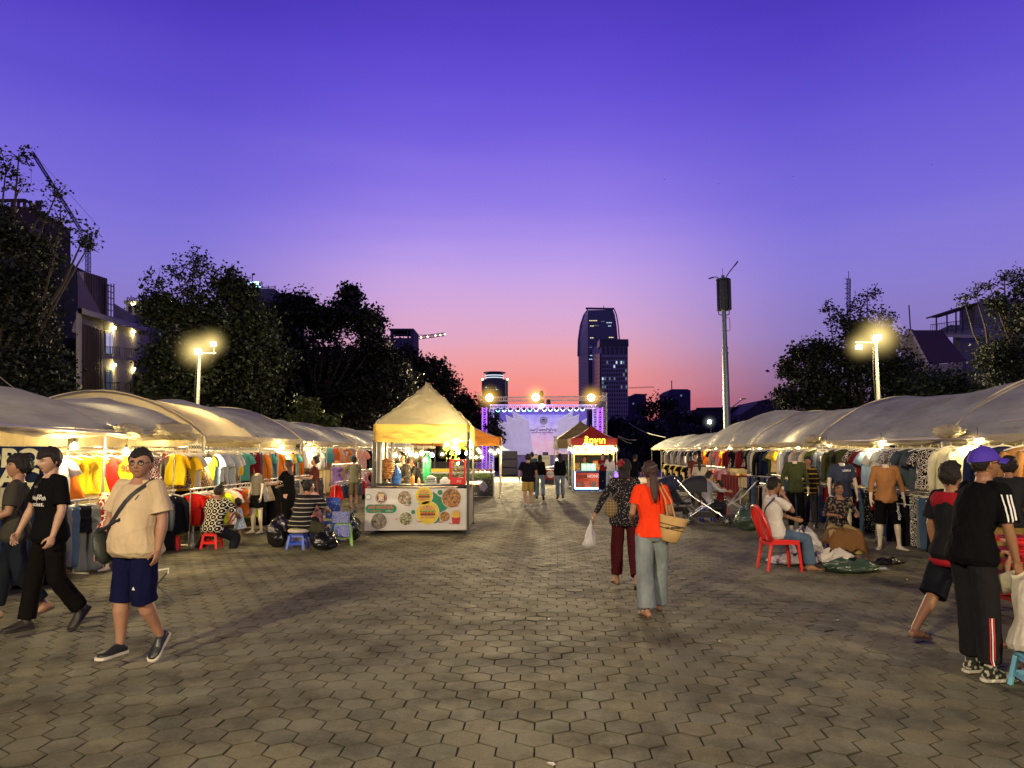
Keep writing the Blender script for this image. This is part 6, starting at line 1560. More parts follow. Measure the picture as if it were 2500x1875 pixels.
 T('អាលី ហាប់បឺហ្គឺរ', 390, 535, .082, mat('print_redwhite', (.62, .10, .10), rough=.4), 2, bold=.003)
 T('AL TASTE FOOD', 300, 605, .03, mat('print_redwhite', (.62, .10, .10), rough=.4), 2, bold=.001); T('012 345 011', 540, 605, .03, WHITE_P, 2, bold=.001)
 for s, px, py in (('មាន់បំពង', 860, 500), ('បឺហ្គឺរសាច់', 1130, 400), ('ស្លាបមាន់', 1680, 515), ('សាច់', 665, 755), ('បឺហ្គឺរធំ', 1070, 800), ('ណាហ្គេត', 1440, 805), ('ដំឡូងបំពង', 1650, 832)):
  T(s, px, py, .036, mat('print_redtext', (.5, .04, .06), rough=.4), 4.5, bold=.001)
 p = xy(168, 350); disc('badge_ring', p[0] + .0, p[1], .06, Y - .001, mat('print_teal', (.02, .22, .2), rough=.4), b); disc('badge', p[0], p[1], .048, Y - .0035, WHITE_P, b)
 MB().box((hx + .005, -.075, 1.05), (.05, .05, 2.1)).build('front_post', DARKSTEEL, root)
 MB().box((-hx + .16, -.02, 1.45), (.05, .05, .95)).build('front_post', DARKSTEEL, root)
 return root, H
ctr, CH = burger_counter()
def bx(px, py, y=BY0 + .3): p = at(px, py, y); return V((p.x, y, p.z))
def on_burger(nm, label, cat, px, y, fn, z=CH + .032, group=None):
 x = at(px, 1150, y).x; root = thing(nm, label, cat, (x, y, z), 0, group); fn(root); return root
def doner(root):
 rr = random.Random(2); mb = MB()
 def f(u, v):
  prof_ = .055 + .07 * sin(pi * (.15 + .62 * v)) + .015 * v
  if v > .97: prof_ *= .3
  n = 1 + .22 * noise.noise(V((cos(2*pi*u) * 3, sin(2*pi*u) * 3, v * 22))) + .12 * sin(v * 60)
  return V((cos(2*pi*u) * prof_ * n, sin(2*pi*u) * prof_ * n, .12 + v * .42))
 mb.grid(f, 30, 50, True); mb.build('meat_cone', food_print('doner_meat', (.42, .16, .04), (.62, .30, .08), (.2, .07, .02), 26), root, smooth=True)
 MB().tube([(0, 0, 0), (0, 0, .6)], .008, 6).build('spit', STEEL, root); MB().lathe([(.10, 0), (.11, .02), (.05, .04), (.02, .06)], n=18).build('drip_tray', STEEL, root)
on_burger('doner_spit', 'browned cone of meat on a vertical spit beside the steel panel', 'doner spit', 946, BY0 + .35, doner)
def grill(root):
 MB().box((0, 0, .46), (.22, .42, .90)).build('panel', metal('brushed_panel', (.36, .35, .31), .38), root, bevel=.01)
 MB().box((.13, .12, .46), (.05, .12, .86)).build('heater_edge', mat('warm_edge', (.6, .45, .2), rough=.4), root)
on_burger('doner_grill', 'tall grey steel grill housing at the end of the burger counter', 'grill', 925, BY0 + .45, grill)
def jug(root):
 MB().lathe([(.02, 0), (.10, .0), (.105, .03), (.095, .06), (.105, .09), (.105, .14), (.095, .17), (.105, .2), (.10, .26), (.05, .33), (.028, .36), (.028, .40), (.005, .405)], n=22).build('bottle', mat('blue_jug', (.06, .20, .62), rough=.12, trans=.35, spec=.6), root, smooth=True)
on_burger('water_jug', 'large ribbed blue water jug beside the meat cone', 'water jug', 968, BY0 + .5, jug)
def sauce(c):
 def f(root):
  MB().lathe([(.005, 0), (.036, 0), (.038, .02), (.038, .13), (.030, .16)], n=16).build('bottle', mat('sauce_' + c[0], c[1], rough=.3), root, smooth=True); MB().lathe([(.032, .16), (.03, .175), (.01, .185), (.005, .235)], n=12).build('nozzle', mat('sauce_cap', (.8, .5, .1), rough=.3), root)
 return f
on_burger('sauce_bottle', 'taller orange squeeze bottle standing on the white tray', 'sauce bottle', 1008, BY0 + .16, sauce(('o', (.80, .30, .03))))
on_burger('sauce_bottle', 'shorter pale orange squeeze bottle on the white tray', 'sauce bottle', 1023, BY0 + .2, lambda r: (sauce(('p', (.8, .45, .15)))(r), setattr(r, 'scale', (.8, .8, .7))))
on_burger('tray', 'flat white tray under the squeeze bottles', 'tray', 1014, BY0 + .18, lambda r: MB().lathe([(.01, -.03), (.12, -.03), (.17, -.01), (.165, -.005), (.11, -.02), (.01, -.02)], n=24).build('dish', WHITE_P, r, smooth=True))
def tubs(root):
 for i in range(3): MB().box((0, 0, .03 + i * .045), (.24 - i * .01, .2, .035)).build('steel_tub', metal('tub', (.5, .5, .45), .25), root, bevel=.006)
 MB().ball((0, 0, .15), .085, 14, (1, .8, .35)).build('napkin', WHITE_P, root, smooth=True)
on_burger('food_tub_stack', 'stack of steel food tubs with a napkin on top behind the bottles', 'food tubs', 1052, BY0 + .4, tubs)
def tissue(root):
 MB().box((0, 0, .055), (.22, .13, .10)).build('box', WHITE_P, root, bevel=.02); MB().ball((0, 0, .12), .06, 12, (1.2, .6, .6)).build('tissue', WHITE_P, root, smooth=True)
 text('label_print', 'wii', .035, mat('ink', (.05, .05, .05)), (0, -.068, .05), root)
on_burger('tissue_box', 'white tissue box on the burger counter', 'tissue box', 1087, BY0 + .2, tissue)
def warmer(root):
 RD = plastic('red_enamel', (.62, .02, .015), .3)
 MB().box((0, 0, .07), (.34, .26, .14)).build('base', RD, root, bevel=.01); MB().box((-.15, 0, .32), (.05, .26, .38)).build('side_panel', RD, root)
 MB().box((.15, 0, .32), (.03, .26, .38)).build('side_panel', RD, root); MB().box((0, 0, .51), (.34, .26, .03)).build('roof', RD, root)
 MB().box((.0, -.12, .32), (.27, .006, .36)).build('glass_front', mat('clear_glass', (.9, .95, .9), rough=.05, trans=.9, alpha=.35), root)
 for z in (.24, .36): MB().box((0, 0, z), (.27, .22, .008)).build('shelf', STEEL, root)
 rr = random.Random(8)
 mb = MB()
 for i in range(22): mb.ball((rr.uniform(-.11, .11), rr.uniform(-.08, .08), .165 + rr.random() * .03 + (.11 if i % 2 else 0)), .028, 8)
 tag(mb.build('fried_snacks', food_print('snack', (.7, .4, .1), (.8, .5, .2), (.5, .25, .05), 20), root, smooth=True), kind='stuff')
 plight(root, (0, 0, .44), 3, .03); text('lettering', 'ALI', .07, WHITE_P, (.03, -.133, .07), root)
on_burger('snack_warmer', 'red snack warmer cabinet with glass front full of fried food', 'snack warmer', 1118, BY0 + .3, warmer)
def tank(root):
 MB().lathe([(.02, 0), (.085, 0), (.09, .03), (.09, .5), (.06, .57), (.02, .6), (.02, .66)], n=18).build('tank', mat('green_tank', (.01, .22, .08), rough=.35), root, smooth=True)
 MB().box((0, 0, .68), (.12, .03, .03)).build('valve', STEEL, root)
o = on_burger('gas_cylinder', 'slim dark green cylinder standing behind the stall vendor', 'cylinder', 1043, BY0 + 1.5, tank)
for i, (px, py, e, y, nm) in enumerate(((965, 1110, 14, BY0 + 1.2, 'round bulb at the dark post inside the burger stall'), (996, 1097, 16, BY0 + 1.3, 'bulb right above the burger vendor\'s head'), (1003, 1107, 10, BY0 + 1.5, 'bulb touching the burger vendor\'s cap'), (1016, 1111, 10, BY0 + 1.7, 'small bulb by the second man in the burger stall'), (1030, 1105, 16, BY0 + 1.2, 'bulb before the dark coats in the burger stall'),
       (1055, 1110, 8, BY0 + 2.0, 'dimmer bulb near the middle of the burger stall'), (1091, 1084, 14, BY0 + .4, 'bulb hanging among the yellow leaves of the burger stall'), (1112, 1080, 18, BY0 + .3, 'large bulb under the burger valance'), (1110, 1091, 14, BY0 + .25, 'bulb just below the large one in the burger stall'), (1118, 1103, 8, BY0 + .5, 'lowest bulb in the leafy cluster'), (1146, 1078, 14, BY0 + .15, 'upper bulb at the corner post of the burger stall'), (1149, 1087, 14, BY0 + .2, 'lower bulb at the corner post of the burger stall'), (1140, 1105, 8, BY0 + 1.4, 'bulb beside the corner post low down'), (1147, 1104, 8, BY0 + 1.6, 'bulb at the rear post of the burger stall'))):
 p = at(px, py, y); bulb(nm, p, e * 1.4, max(.05, 1.92 - p.z), .048, BULB_W)
def vine():
 rr = random.Random(6); c = at(1105, 1095, BY0 + .35); root = thing('hanging_vine', 'yellow-lit leafy garland hanging at the bulbs of the burger stall', 'garland', c)
 for k, (sx, ln) in enumerate(((-.12, .18), (0, .42), (.06, .5), (.2, .12))):
  mb = MB(); pts = [V((sx + .03 * sin(i), 0, .12 - ln * i / 6)) for i in range(7)]
  mb.tube(pts, .004, 5)
  for i in range(26):
   p = pts[0].lerp(pts[-1], rr.random()) + V((rr.gauss(0, .05), rr.gauss(0, .04), rr.gauss(0, .02))); a = V((rr.gauss(0, 1), rr.gauss(0, 1), rr.gauss(0, 1))).normalized() * .035; b = a.orthogonal() * .5
   mb.add([p - a, p + b, p + a, p - b], [(0, 1, 2, 3)])
  mb.build('foliage', mat('vine_leaf', (.22, .32, .02), rough=.5, transl=.4), root)
vine()
sx1 = -.70
CAN2 = mat('orange_canvas', (.55, .20, .025), rough=.7, var=.1, vscale=2, transl=.4, bump=.2, bscale=8, dist=.02)
canopy_tent('orange pop-up tent over the leafy snack stall behind the burger stall', -3.7, -.42, 26.4, 29.4, 1.93, .30, 2.95, CAN2, seed=9, curve=1.5, cap=.05, wr=.02)
def leaf_counter():
 d = 26.6; x0, x1 = -3.55, -.68; c = V(((x0 + x1) / 2, d, 0)); w = x1 - x0; hx = w / 2
 root = thing('snack_counter', 'glass-topped snack counter with a leafy dark banner and aluminium side', 'food counter', c)
 AL = metal('brushed_aluminium', (.40, .40, .38), .35)
 MB().box((0, .6, .46), (w, 1.2, .88)).build('body', AL, root)
 b = MB().box((0, -.012, .46), (w - .06, .02, .84)).build('leaf_banner', mat('print_black', (.012, .014, .010), rough=.4), root)
 rr = random.Random(9); mb = MB()
 for i in range(520):
  x = rr.uniform(-hx + .05, hx - .06); z = .86 - abs(rr.gauss(0, .08)) if rr.random() < .7 else rr.uniform(.1, .8)
  if z < .7 and abs(x) < hx - .25: continue
  a = rr.random() * 6.28; s = .035; p = V((x, -.024 - .001 * (i % 5), z)); t = V((cos(a) * s, 0, sin(a) * s)); q = V((-sin(a) * s * .5, 0, cos(a) * s * .5))
  mb.add([p - t, p + q, p + t, p - q], [(0, 1, 2, 3)])
 tag(mb.build('printed_leaves', mat('print_leaf', (.16, .30, .02), rough=.5, var=.5, vscale=9), b), kind='stuff')
 MB().prism([(hx - .62, .62), (hx - .45, .66), (hx - .3, .55), (hx - .22, .38), (hx - .35, .2), (hx - .5, .28), (hx - .55, .45), (hx - .68, .5)], -.036, -.03).build('white_bird_print', food_print('bird_print', (.6, .58, .55), (.4, .38, .36), (.7, .68, .62), 30), b)
 text('lettering', 'FRESSS', .20, mat('print_gold', (.55, .42, .08), rough=.4), (hx - .98, -.03, .46), b, bold=.004); text('lettering', '015 615152', .12, mat('print_pale', (.4, .4, .38)), (hx - .9, -.03, .14), b, bold=.002)
 MB().box((0, .6, .915), (w + .02, 1.22, .03)).build('countertop', AL, root)
 GL = mat('clear_glass', (.9, .95, .9), rough=.05, trans=.9, alpha=.35)
 MB().box((0, .04, 1.12), (w - .05, .01, .36)).build('glass_front', GL, root); MB().box((0, .3, 1.30), (w - .05, .55, .012)).build('glass_top', GL, root)
 MB().box((hx - .03, .3, 1.12), (.01, .5, .36)).build('glass_side', GL, root)
 for x in (-hx + .04, 0, hx - .04): MB().bar((x, .03, .93), (x, .03, 1.31), .025).build('glass_post', AL, root)
 sg = MB().box((-.3, .0, 1.0), (1.3, .02, .12)).build('price_strip', mat('strip_yellow', (.75, .55, .05), emis=(.9, .6, .05), estr=.5), root)
 for i in range(18):
  x = -hx + .12 + i * (w - .24) / 17; cc = rr.choice([(.75, .6, .05), (.2, .45, .03), (.8, .35, .03), (.7, .65, .5), (.5, .1, .02)])
  o = MB().ball((x, .3 + rr.uniform(-.1, .1), .99), .07 + rr.random() * .02, 10, (1, 1, .8)).build('fruit', mat('obj_plastic', use='obj', rough=.4, var=.05), root, smooth=True); o.color = rgba(cc)
 return root
leaf_counter()
for i, (px, py, y, nm) in enumerate(((1167, 1097, 27, 'bulb at the left of the orange tent front'), (1172, 1103, 27.5, 'bulb lower down inside the orange tent'), (1198, 1100, 27, 'bulb beside the front leg of the orange tent'), (1208, 1106, 27.2, 'bulb drooping between the orange tent legs'), (1216, 1099, 26.8, 'bulb at the outer corner of the orange tent'), (1220, 1103, 28.5, 'bulb at the rear corner of the orange tent'), (1147, 1116, 28, 'low bulb over the fruit of the leafy counter'), (1163, 1116, 28, 'pair bulb over the fruit of the leafy counter'), (1176, 1115, 28.6, 'farther bulb over the fruit of the leafy counter'), (1080, 1108, 27, 'bulb seen through the burger stall at the orange tent'))):
 p = at(px, py, y); bulb(nm, p, 16, .12, .06, BULB_W)
KX0, KX1, KD = at(1401, 1190, 31).x, at(1594, 1190, 31).x, 31.0
RED_C = mat('red_canvas', (.42, .035, .02), rough=.65, var=.1, vscale=2, transl=.3, bump=.2, bscale=8, dist=.02)
canopy_tent('red pop-up tent with yellow neon letters on its valance', at(1395, 1100, 31).x, at(1507, 1100, 31).x, 31.0, 33.0, 1.98, .28, at(1450, 1039, 32).z, RED_C, seed=14, curve=1.45, cap=.04, wr=.012)
def kiosk():
 w = KX1 - KX0; hx = w / 2; c = V((at(1453, 1190, 31).x, KD + .05, 0)); root = thing('food_kiosk', 'red noodle kiosk with HONG lettering, yellow-lit frame and blue-white light strips', 'food kiosk', c)
 MB().box((0, .6, .42), (w, 1.2, .84)).build('body', mat('kiosk_blue', (.01, .02, .14), rough=.4), root)
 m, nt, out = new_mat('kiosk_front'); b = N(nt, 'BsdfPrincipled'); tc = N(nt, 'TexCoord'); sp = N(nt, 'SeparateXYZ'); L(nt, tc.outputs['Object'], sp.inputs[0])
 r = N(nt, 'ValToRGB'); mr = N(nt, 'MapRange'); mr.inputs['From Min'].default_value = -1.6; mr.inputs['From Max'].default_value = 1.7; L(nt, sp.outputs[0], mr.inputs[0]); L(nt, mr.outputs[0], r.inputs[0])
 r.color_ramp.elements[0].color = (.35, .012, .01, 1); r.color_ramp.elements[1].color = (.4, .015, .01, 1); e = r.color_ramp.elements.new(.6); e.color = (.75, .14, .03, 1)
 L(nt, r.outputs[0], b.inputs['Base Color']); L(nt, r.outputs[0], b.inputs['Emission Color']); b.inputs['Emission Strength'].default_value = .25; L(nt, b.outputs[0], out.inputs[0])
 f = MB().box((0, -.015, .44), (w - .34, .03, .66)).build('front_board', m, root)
 root.scale = (.545, 1, 1)
 WH = mat('kiosk_white', (.75, .72, .6), rough=.4, emis=(.8, .76, .6), estr=.35)
 LED = glow('led_strip', (.45, .75, 1), 7)
 for a, bb in (((-hx + .1, .10), (hx - .1, .10)), ((-hx + .1, .10), (-hx + .1, .83)), ((hx - .1, .10), (hx - .1, .83))):
  MB().bar((a[0], -.035, a[1]), (bb[0], -.035, bb[1]), .05, .05).build('light_strip', LED, root)
 text('lettering', 'និពួម្ហ', .20, mat('kiosk_dark', (.03, .02, .01), rough=.5), (-hx + .62, -.032, .62), f, bold=.006, width=1.6); text('lettering', 'HONG', .19, WH, (-.10, -.032, .62), f, bold=.003, width=1.75); text('lettering', 'KONG', .19, WH, (.98, -.032, .62), f, bold=.003, width=1.75)
 for x, m2 in ((-1.25, SAUSM), (-.10, food_print('food_green', (.5, .5, .3), (.05, .07, .02), (.6, .55, .3), 34)), (1.0, SAUSM)):
  disc('bowl_picture', x, .26, .17, -.031, m2, f)
 mb = MB()
 for i in range(6):
  for j in range(4): mb.ball((-.86 + i * .07 + j * .035, -.033, .38 - j * .07), .016, 6)
 tag(mb.build('skewer_picture', WH, f), kind='stuff')
 MB().box((0, .6, .865), (w + .05, 1.25, .05)).build('countertop', mat('kiosk_top', (.3, .28, .25), rough=.4), root)
 YF = mat('kiosk_frame', (.8, .62, .12), rough=.4, emis=(1, .72, .12), estr=1.3)
 for x in (-hx + .06, hx - .2): MB().box((x, .0, 1.40), (.07, .06, 1.05)).build('frame_post', YF, root)
 sg = MB().box((-.05, .0, 1.78), (w - .2, .05, .34)).build('sign_panel', mat('kiosk_sign', (.85, .72, .35), rough=.4, emis=(1, .80, .35), estr=.9), root)
 MB().box((-.05, -.01, 1.575), (w - .2, .06, .05)).build('frame_bar', YF, root)
 for i in range(6): disc('dish_picture', -1.35 + i * .32, 1.76, .085, -.028, mat('dish_%d' % (i % 3), ((.5, .08, .03), (.6, .3, .05), (.35, .12, .04))[i % 3], rough=.4, emis='base', estr=.5), sg)
 MB().prism([(.75, 1.74), (.95, 1.80), (1.25, 1.76), (1.42, 1.80), (1.25, 1.70), (.95, 1.70)], -.030, -.027).build('fish_picture', mat('fishpic', (.6, .2, .03), emis='base', estr=.5), sg)
 for i in range(7): MB().box((-1.4 + i * .45, .02, 1.60), (.3, .01, .02)).build('sign_line', mat('kiosk_dark', (.03, .02, .01)), sg)
 gp = MB().box((-.50, -.02, 1.02), (1.15, .04, .30)).build('price_board', mat('price_green', (.25, .7, .5), rough=.4, emis=(.35, .95, .7), estr=.8), root)
 for x in (-.85, -.5, -.15): disc('price_circle', x, 1.03, .12, -.041, mat('price_cream', (.8, .8, .5), emis=(.9, .95, .6), estr=.8), gp)
 for x in (-.675, -.325): MB().box((x, -.042, 1.02), (.012, .004, .26)).build('divider', GREEN_P, gp)
 MB().box((0, 1.2, 1.45), (w - .2, .03, 1.1)).build('back_wall', mat('kiosk_back', (.035, .03, .03), rough=.6), root)
 MB().box((.35, .45, 1.08), (.75, .4, .40)).build('steamer', mat('steamer_orange', (.6, .18, .03), rough=.4, emis=(1, .4, .05), estr=.25), root, bevel=.02)
 mb = MB(); rr = random.Random(1)
 for i in range(9):
  o = MB().ball((-hx + .22 + (i % 3) * .14, .2 + .1 * (i // 3), .95 + .09 * (i // 3)), .075, 10).build('fried_ball', food_print('snack', (.7, .4, .1), (.8, .5, .2), (.5, .25, .05), 20), root, smooth=True)
 NE = glow('neon_yellow', (1, .62, .05), 5)
 text('neon_lettering', 'និពួម្ហ', .36, NE, (.0, -.14, 2.15), root, extrude=.01, bold=.003, width=1.7)
 NW = glow('neon_pink', (1, .65, .75), 4)
 MB().tube([(-.95, -.14, 1.98), (-.85, -.14, 2.05), (-.5, -.14, 2.0), (-.35, -.14, 1.93), (-.5, -.14, 1.88), (-.85, -.14, 1.93), (-.95, -.14, 1.98)], .022, 6).build('neon_fish', NW, root)
 MB().tube([(-.35, -.14, 1.93), (-.22, -.14, 2.04), (-.24, -.14, 1.94), (-.18, -.14, 1.86), (-.35, -.14, 1.93)], .02, 6).build('neon_tail', glow('neon_violet', (.75, .3, 1), 5), root)
 return root
SAUSM = food_print('food_bowl', (.5, .3, .15), (.12, .08, .05), (.6, .5, .4), 30)
kiosk()
KG = 'round bulbs across the front of the noodle kiosk'
for px, py in ((1391, 1096), (1398, 1099), (1419, 1098), (1444, 1098), (1452, 1094), (1464, 1097), (1489, 1092), (1503, 1097)):
 bulb('round white bulb in the row under the red noodle kiosk valance', at(px, py, 31.0 - .1), 14, .05, .07, BULB_W, group=KG)
k = thing('purple_lamp', 'glowing violet lamp ball at the end of the noodle kiosk counter', 'lamp', at(1502, 1168, 30.7))
MB().ball((0, 0, 0), .22, 14, (.9, .9, 1.3)).build('shade', glow('violet', (.25, .12, 1), 3), k, smooth=True); MB().box((0, 0, -.4), (.1, .1, .5)).build('stand', DARKSTEEL, k); plight(k, (0, -.3, 0), 25, .15, (.4, .25, 1))
CAN3 = mat('khaki_canvas', (.30, .24, .09), rough=.75, var=.15, vscale=2, dirt=.2, transl=.35, bump=.3, bscale=8, dist=.02)
canopy_tent('khaki pointed tent half hidden behind the red kiosk tent', at(1361, 1100, 35).x, at(1361, 1100, 35).x + 2.6, 35.0, 38.2, 1.85, .45, at(1425, 1030, 36.6).z, CAN3, seed=22, curve=1.05, cap=.05, wr=.04)
p = at(1344, 1180, 38.5); r = thing('drinks_cart', 'low red cart with an oval white plate and a raised white lid', 'cart', (p.x, 38.5, 0))
MB().box((0, .3, .46), (1.1, .6, .52)).build('body', mat('cart_red', (.45, .04, .02), rough=.4), r, bevel=.02); MB().box((0, .3, .1), (1.0, .5, .2)).build('plinth', mat('cart_dark', (.04, .04, .045)), r)
MB().box((0, .2, .86), (1.15, .75, .04), M=Matrix.Rotation(-.12, 3, 'Y')).build('lid', mat('cart_white', (.7, .7, .65), emis=(.8, .85, .8), estr=.3), r); disc('oval_plate', 0, .48, .2, -.002, WHITE_P, r); text('lettering', 'Cornetto', .10, mat('ink_red', (.4, .03, .02)), (0, -.008, .48), r, shear=.3)
p = at(1388, 1180, 34.5); r = thing('printed_board', 'green printed board with round food pictures standing beside the kiosk', 'sign board', (p.x, 34.5, 0))
MB().box((0, 0, .62), (.60, .04, 1.15)).build('board', mat('board_green', (.01, .10, .05), rough=.4), r)
for x, z in ((-.15, .95), (.15, .9), (-.12, .55), (.16, .45), (0, .25)): disc('food_picture', x, z, .09, -.021, food_print('food_mix', (.5, .42, .25), (.22, .10, .03), (.65, .6, .45), 26), r)
for x in (-.27, .27): MB().box((x, .0, .3), (.03, .05, .6)).build('leg', STEEL, r)
p = at(1358, 1100, 34.6); r = thing('banner_pole', 'pole hung with a rolled pale banner, decorations and a small light at the khaki tent', 'banner pole', (p.x, 34.6, 0))
MB().tube([(0, 0, 0), (0, 0, 2.5)], .02, 6).build('pole', STEEL, r); MB().tube([(-.08, 0, 2.45), (-.03, 0, 2.2), (.04, 0, 1.85)], .07, 8).build('rolled_banner', WHITE_P, r, smooth=True)
for i in range(5): MB().ball((.05 * sin(i * 2), -.02, 1.75 - i * .12), .05, 8).build('ornament', mat('orn', (.5, .35, .2), rough=.3), r, smooth=True)
MB().ball((.02, -.05, 1.28), .05, 8).build('small_light', BULB_W, r)
SD = 51.0
def stage():
 PURP = (.42, .30, 1.0)
 root = thing('stage_truss', 'lit aluminium truss gantry framing the stage, violet side towers', 'stage truss', (at(1318, 1100, SD).x, SD, 0)); off = V(root.location)
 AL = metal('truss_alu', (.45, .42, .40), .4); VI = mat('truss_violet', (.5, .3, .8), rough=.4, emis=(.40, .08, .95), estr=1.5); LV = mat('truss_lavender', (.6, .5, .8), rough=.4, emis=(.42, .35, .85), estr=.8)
 for px, m, dd in ((1183, VI, 0), (1200, LV, 1.2), (1453, LV, 1.2), (1465, VI, 0)):
  mb = MB(); truss_bar(mb, at(px, 1112, SD + dd) * 1 - off - V((0, 0, at(px, 1112, SD + dd).z)), at(px, 995, SD + dd) - off, .32, 14, .05, up=V((0, 1, 0))); mb.build('tower', m, root)
 mb = MB(); truss_bar(mb, at(1196, 993, SD) - off, at(1456, 993, SD) - off, .26, 26, .045); mb.build('front_beam', LV, root)
 mb = MB(); truss_bar(mb, at(1170, 975, SD + 3) - off, at(1478, 972, SD + 3) - off, .30, 30, .05); mb.build('rear_beam', AL, root)
 for a, b in ((1178, 1200), (1474, 1454)):
  mb = MB(); truss_bar(mb, at(a, 983, SD + 3) - off, at(b, 996, SD) - off, .24, 8, .04); mb.build('side_beam', AL, root)
 for px in (1172, 1476): mb = MB(); truss_bar(mb, at(px, 1100, SD + 3) - off, at(px, 958, SD + 3) - off, .3, 16, .045, up=V((0, 1, 0))); mb.build('rear_tower', AL, root)
 for px, py, nm in ((1195, 971, 'yellow floodlight over the violet truss tower near the round-topped block'), (1308, 970, 'middle yellow floodlight above the stage backdrop'), (1443, 971, 'yellow floodlight on the truss in front of the skyscraper')):
  p = at(px, py, SD - .6); r = thing('stage_floodlight', nm, 'floodlight', p)
  MB().lathe([(.05, .2), (.2, .1), (.26, -.02), (.25, -.04), (.02, -.02)], n=20, M=Matrix.Rotation(R(90), 3, 'X')).build('housing', DARKSTEEL, r, smooth=True, loc=(0, .05, 0))
  MB().ball((0, -.06, 0), .25, 16, (1, .25, 1)).build('lens', glow('stage_flood', (1, .80, .36), 40), r, smooth=True); MB().bar((0, 0, -.05), (0, .3, .1), .05).build('bracket', DARKSTEEL, r)
  bloom_halo(r, (0, -.4, 0), 1.25, (1, .56, .05), 2.6); plight(r, (0, -.6, 0), 11000, .25, (1, .78, .40), 'SPOT', (R(-74), 0, 0), 130)
 BG = 'row of small white-blue stage lights'
 for i, px in enumerate((1215.5, 1231, 1246, 1264, 1279, 1293.5, 1309, 1329, 1343.5, 1358.5, 1374, 1392, 1407, 1422)):
  p = at(px, 1001 - (px - 1215) * .012, SD - .1); r = thing('stage_light', 'small round white-blue light in the row under the front stage truss', 'stage light', p, 0, BG)
  MB().lathe([(.06, .16), (.12, .12), (.15, -.06), (.02, -.05)], n=14, M=Matrix.Rotation(R(70), 3, 'X')).build('can', DARKSTEEL, r, smooth=True)
  MB().ball((0, -.06, -.02), .125, 12, (1.1, .4, .95)).build('lens', glow('stage_cyan' if i in (0, 5) else 'stage_lens', (.2, .8, 1) if i in (0, 5) else (.65, .92, 1), 9), r, smooth=True)
  bloom_halo(r, (0, -.1, 0), .42, (.15, .5, 1), 1.0)
 for px, py in ((1322, 962), (1322, 983), (1339, 983)):
  p = at(px, py, SD + 1); r = thing('moving_head', {1322: {962: 'dark moving-head lamp standing on the stage beam beside the middle floodlight', 983: 'moving-head lamp hanging just below the middle floodlight'}, 1339: {983: 'dark moving-head lamp hanging off-centre below the rear beam'}}[px][py], 'stage light', p)
  MB().ball((0, 0, 0), .17, 12, (1, 1, 1.15)).build('head', DARKSTEEL, r, smooth=True); MB().box((0, 0, .2), (.25, .2, .08)).build('yoke', DARKSTEEL, r)
 p = at(1323, 990, SD - .3); r = thing('stage_spotlight', 'single bright white spotlight below the moving head', 'stage light', p); MB().ball((0, 0, 0), .15, 12, (1.4, .5, .8)).build('lens', glow('stage_lens', (.65, .92, 1), 9), r, smooth=True); MB().box((0, .12, .03), (.3, .15, .2)).build('body', DARKSTEEL, r)
 bd = SD + 5; a = at(1224, 1116, bd); b = at(1428, 1008, bd); cx = (a.x + b.x) / 2
 root = thing('stage_backdrop', 'lavender stage backdrop printed with a round emblem and the night market name', 'stage backdrop', (cx, bd, 0)); w = b.x - a.x
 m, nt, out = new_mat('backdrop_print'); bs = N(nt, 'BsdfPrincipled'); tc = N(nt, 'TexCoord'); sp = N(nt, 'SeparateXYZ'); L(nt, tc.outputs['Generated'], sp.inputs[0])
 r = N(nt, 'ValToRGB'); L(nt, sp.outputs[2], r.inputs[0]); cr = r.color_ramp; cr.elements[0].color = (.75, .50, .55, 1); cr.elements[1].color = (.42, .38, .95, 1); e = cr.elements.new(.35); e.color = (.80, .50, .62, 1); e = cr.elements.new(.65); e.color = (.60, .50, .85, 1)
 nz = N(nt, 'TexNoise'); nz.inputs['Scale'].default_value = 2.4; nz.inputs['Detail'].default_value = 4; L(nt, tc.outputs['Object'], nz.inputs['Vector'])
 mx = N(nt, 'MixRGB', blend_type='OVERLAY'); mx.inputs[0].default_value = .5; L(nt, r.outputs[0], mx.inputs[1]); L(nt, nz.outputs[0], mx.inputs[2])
 L(nt, mx.outputs[0], bs.inputs['Base Color']); L(nt, mx.outputs[0], bs.inputs['Emission Color']); bs.inputs['Emission Strength'].default_value = .55; L(nt, bs.outputs[0], out.inputs[0])  # emission put into the print so the backdrop looks stage-lit
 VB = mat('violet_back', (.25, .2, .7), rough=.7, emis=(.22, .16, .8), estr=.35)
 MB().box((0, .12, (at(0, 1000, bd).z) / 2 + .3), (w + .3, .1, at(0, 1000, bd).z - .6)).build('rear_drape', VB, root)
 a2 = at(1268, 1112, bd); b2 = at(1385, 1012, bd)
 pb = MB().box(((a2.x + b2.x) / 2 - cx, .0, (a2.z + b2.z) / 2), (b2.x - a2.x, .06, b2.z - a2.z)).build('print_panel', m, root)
 DKI = mat('backdrop_ink', (.05, .035, .07), rough=.6)
 px_ = lambda px, py: (at(px, py, bd).x - cx, at(px, py, bd).z)
 x, z = px_(1327, 1027)
 disc('emblem_ring', x, z, .30, -.032, DKI, pb); disc('emblem_field', x, z, .265, -.036, mat('emblem_pale', (.45, .38, .55), emis=(.5, .42, .6), estr=.3), pb)
 MB().prism([(x - .2, z + .03), (x - .1, z + .1), (x, z + .16), (x + .1, z + .1), (x + .2, z + .03)], -.042, -.038).build('emblem_roof', DKI, pb)
 for q in (-.12, -.04, .04, .12): MB().prism([(x + q - .02, z), (x + q + .02, z), (x + q + .02, z - .13), (x + q - .02, z - .13)], -.042, -.038).build('emblem_column', DKI, pb)
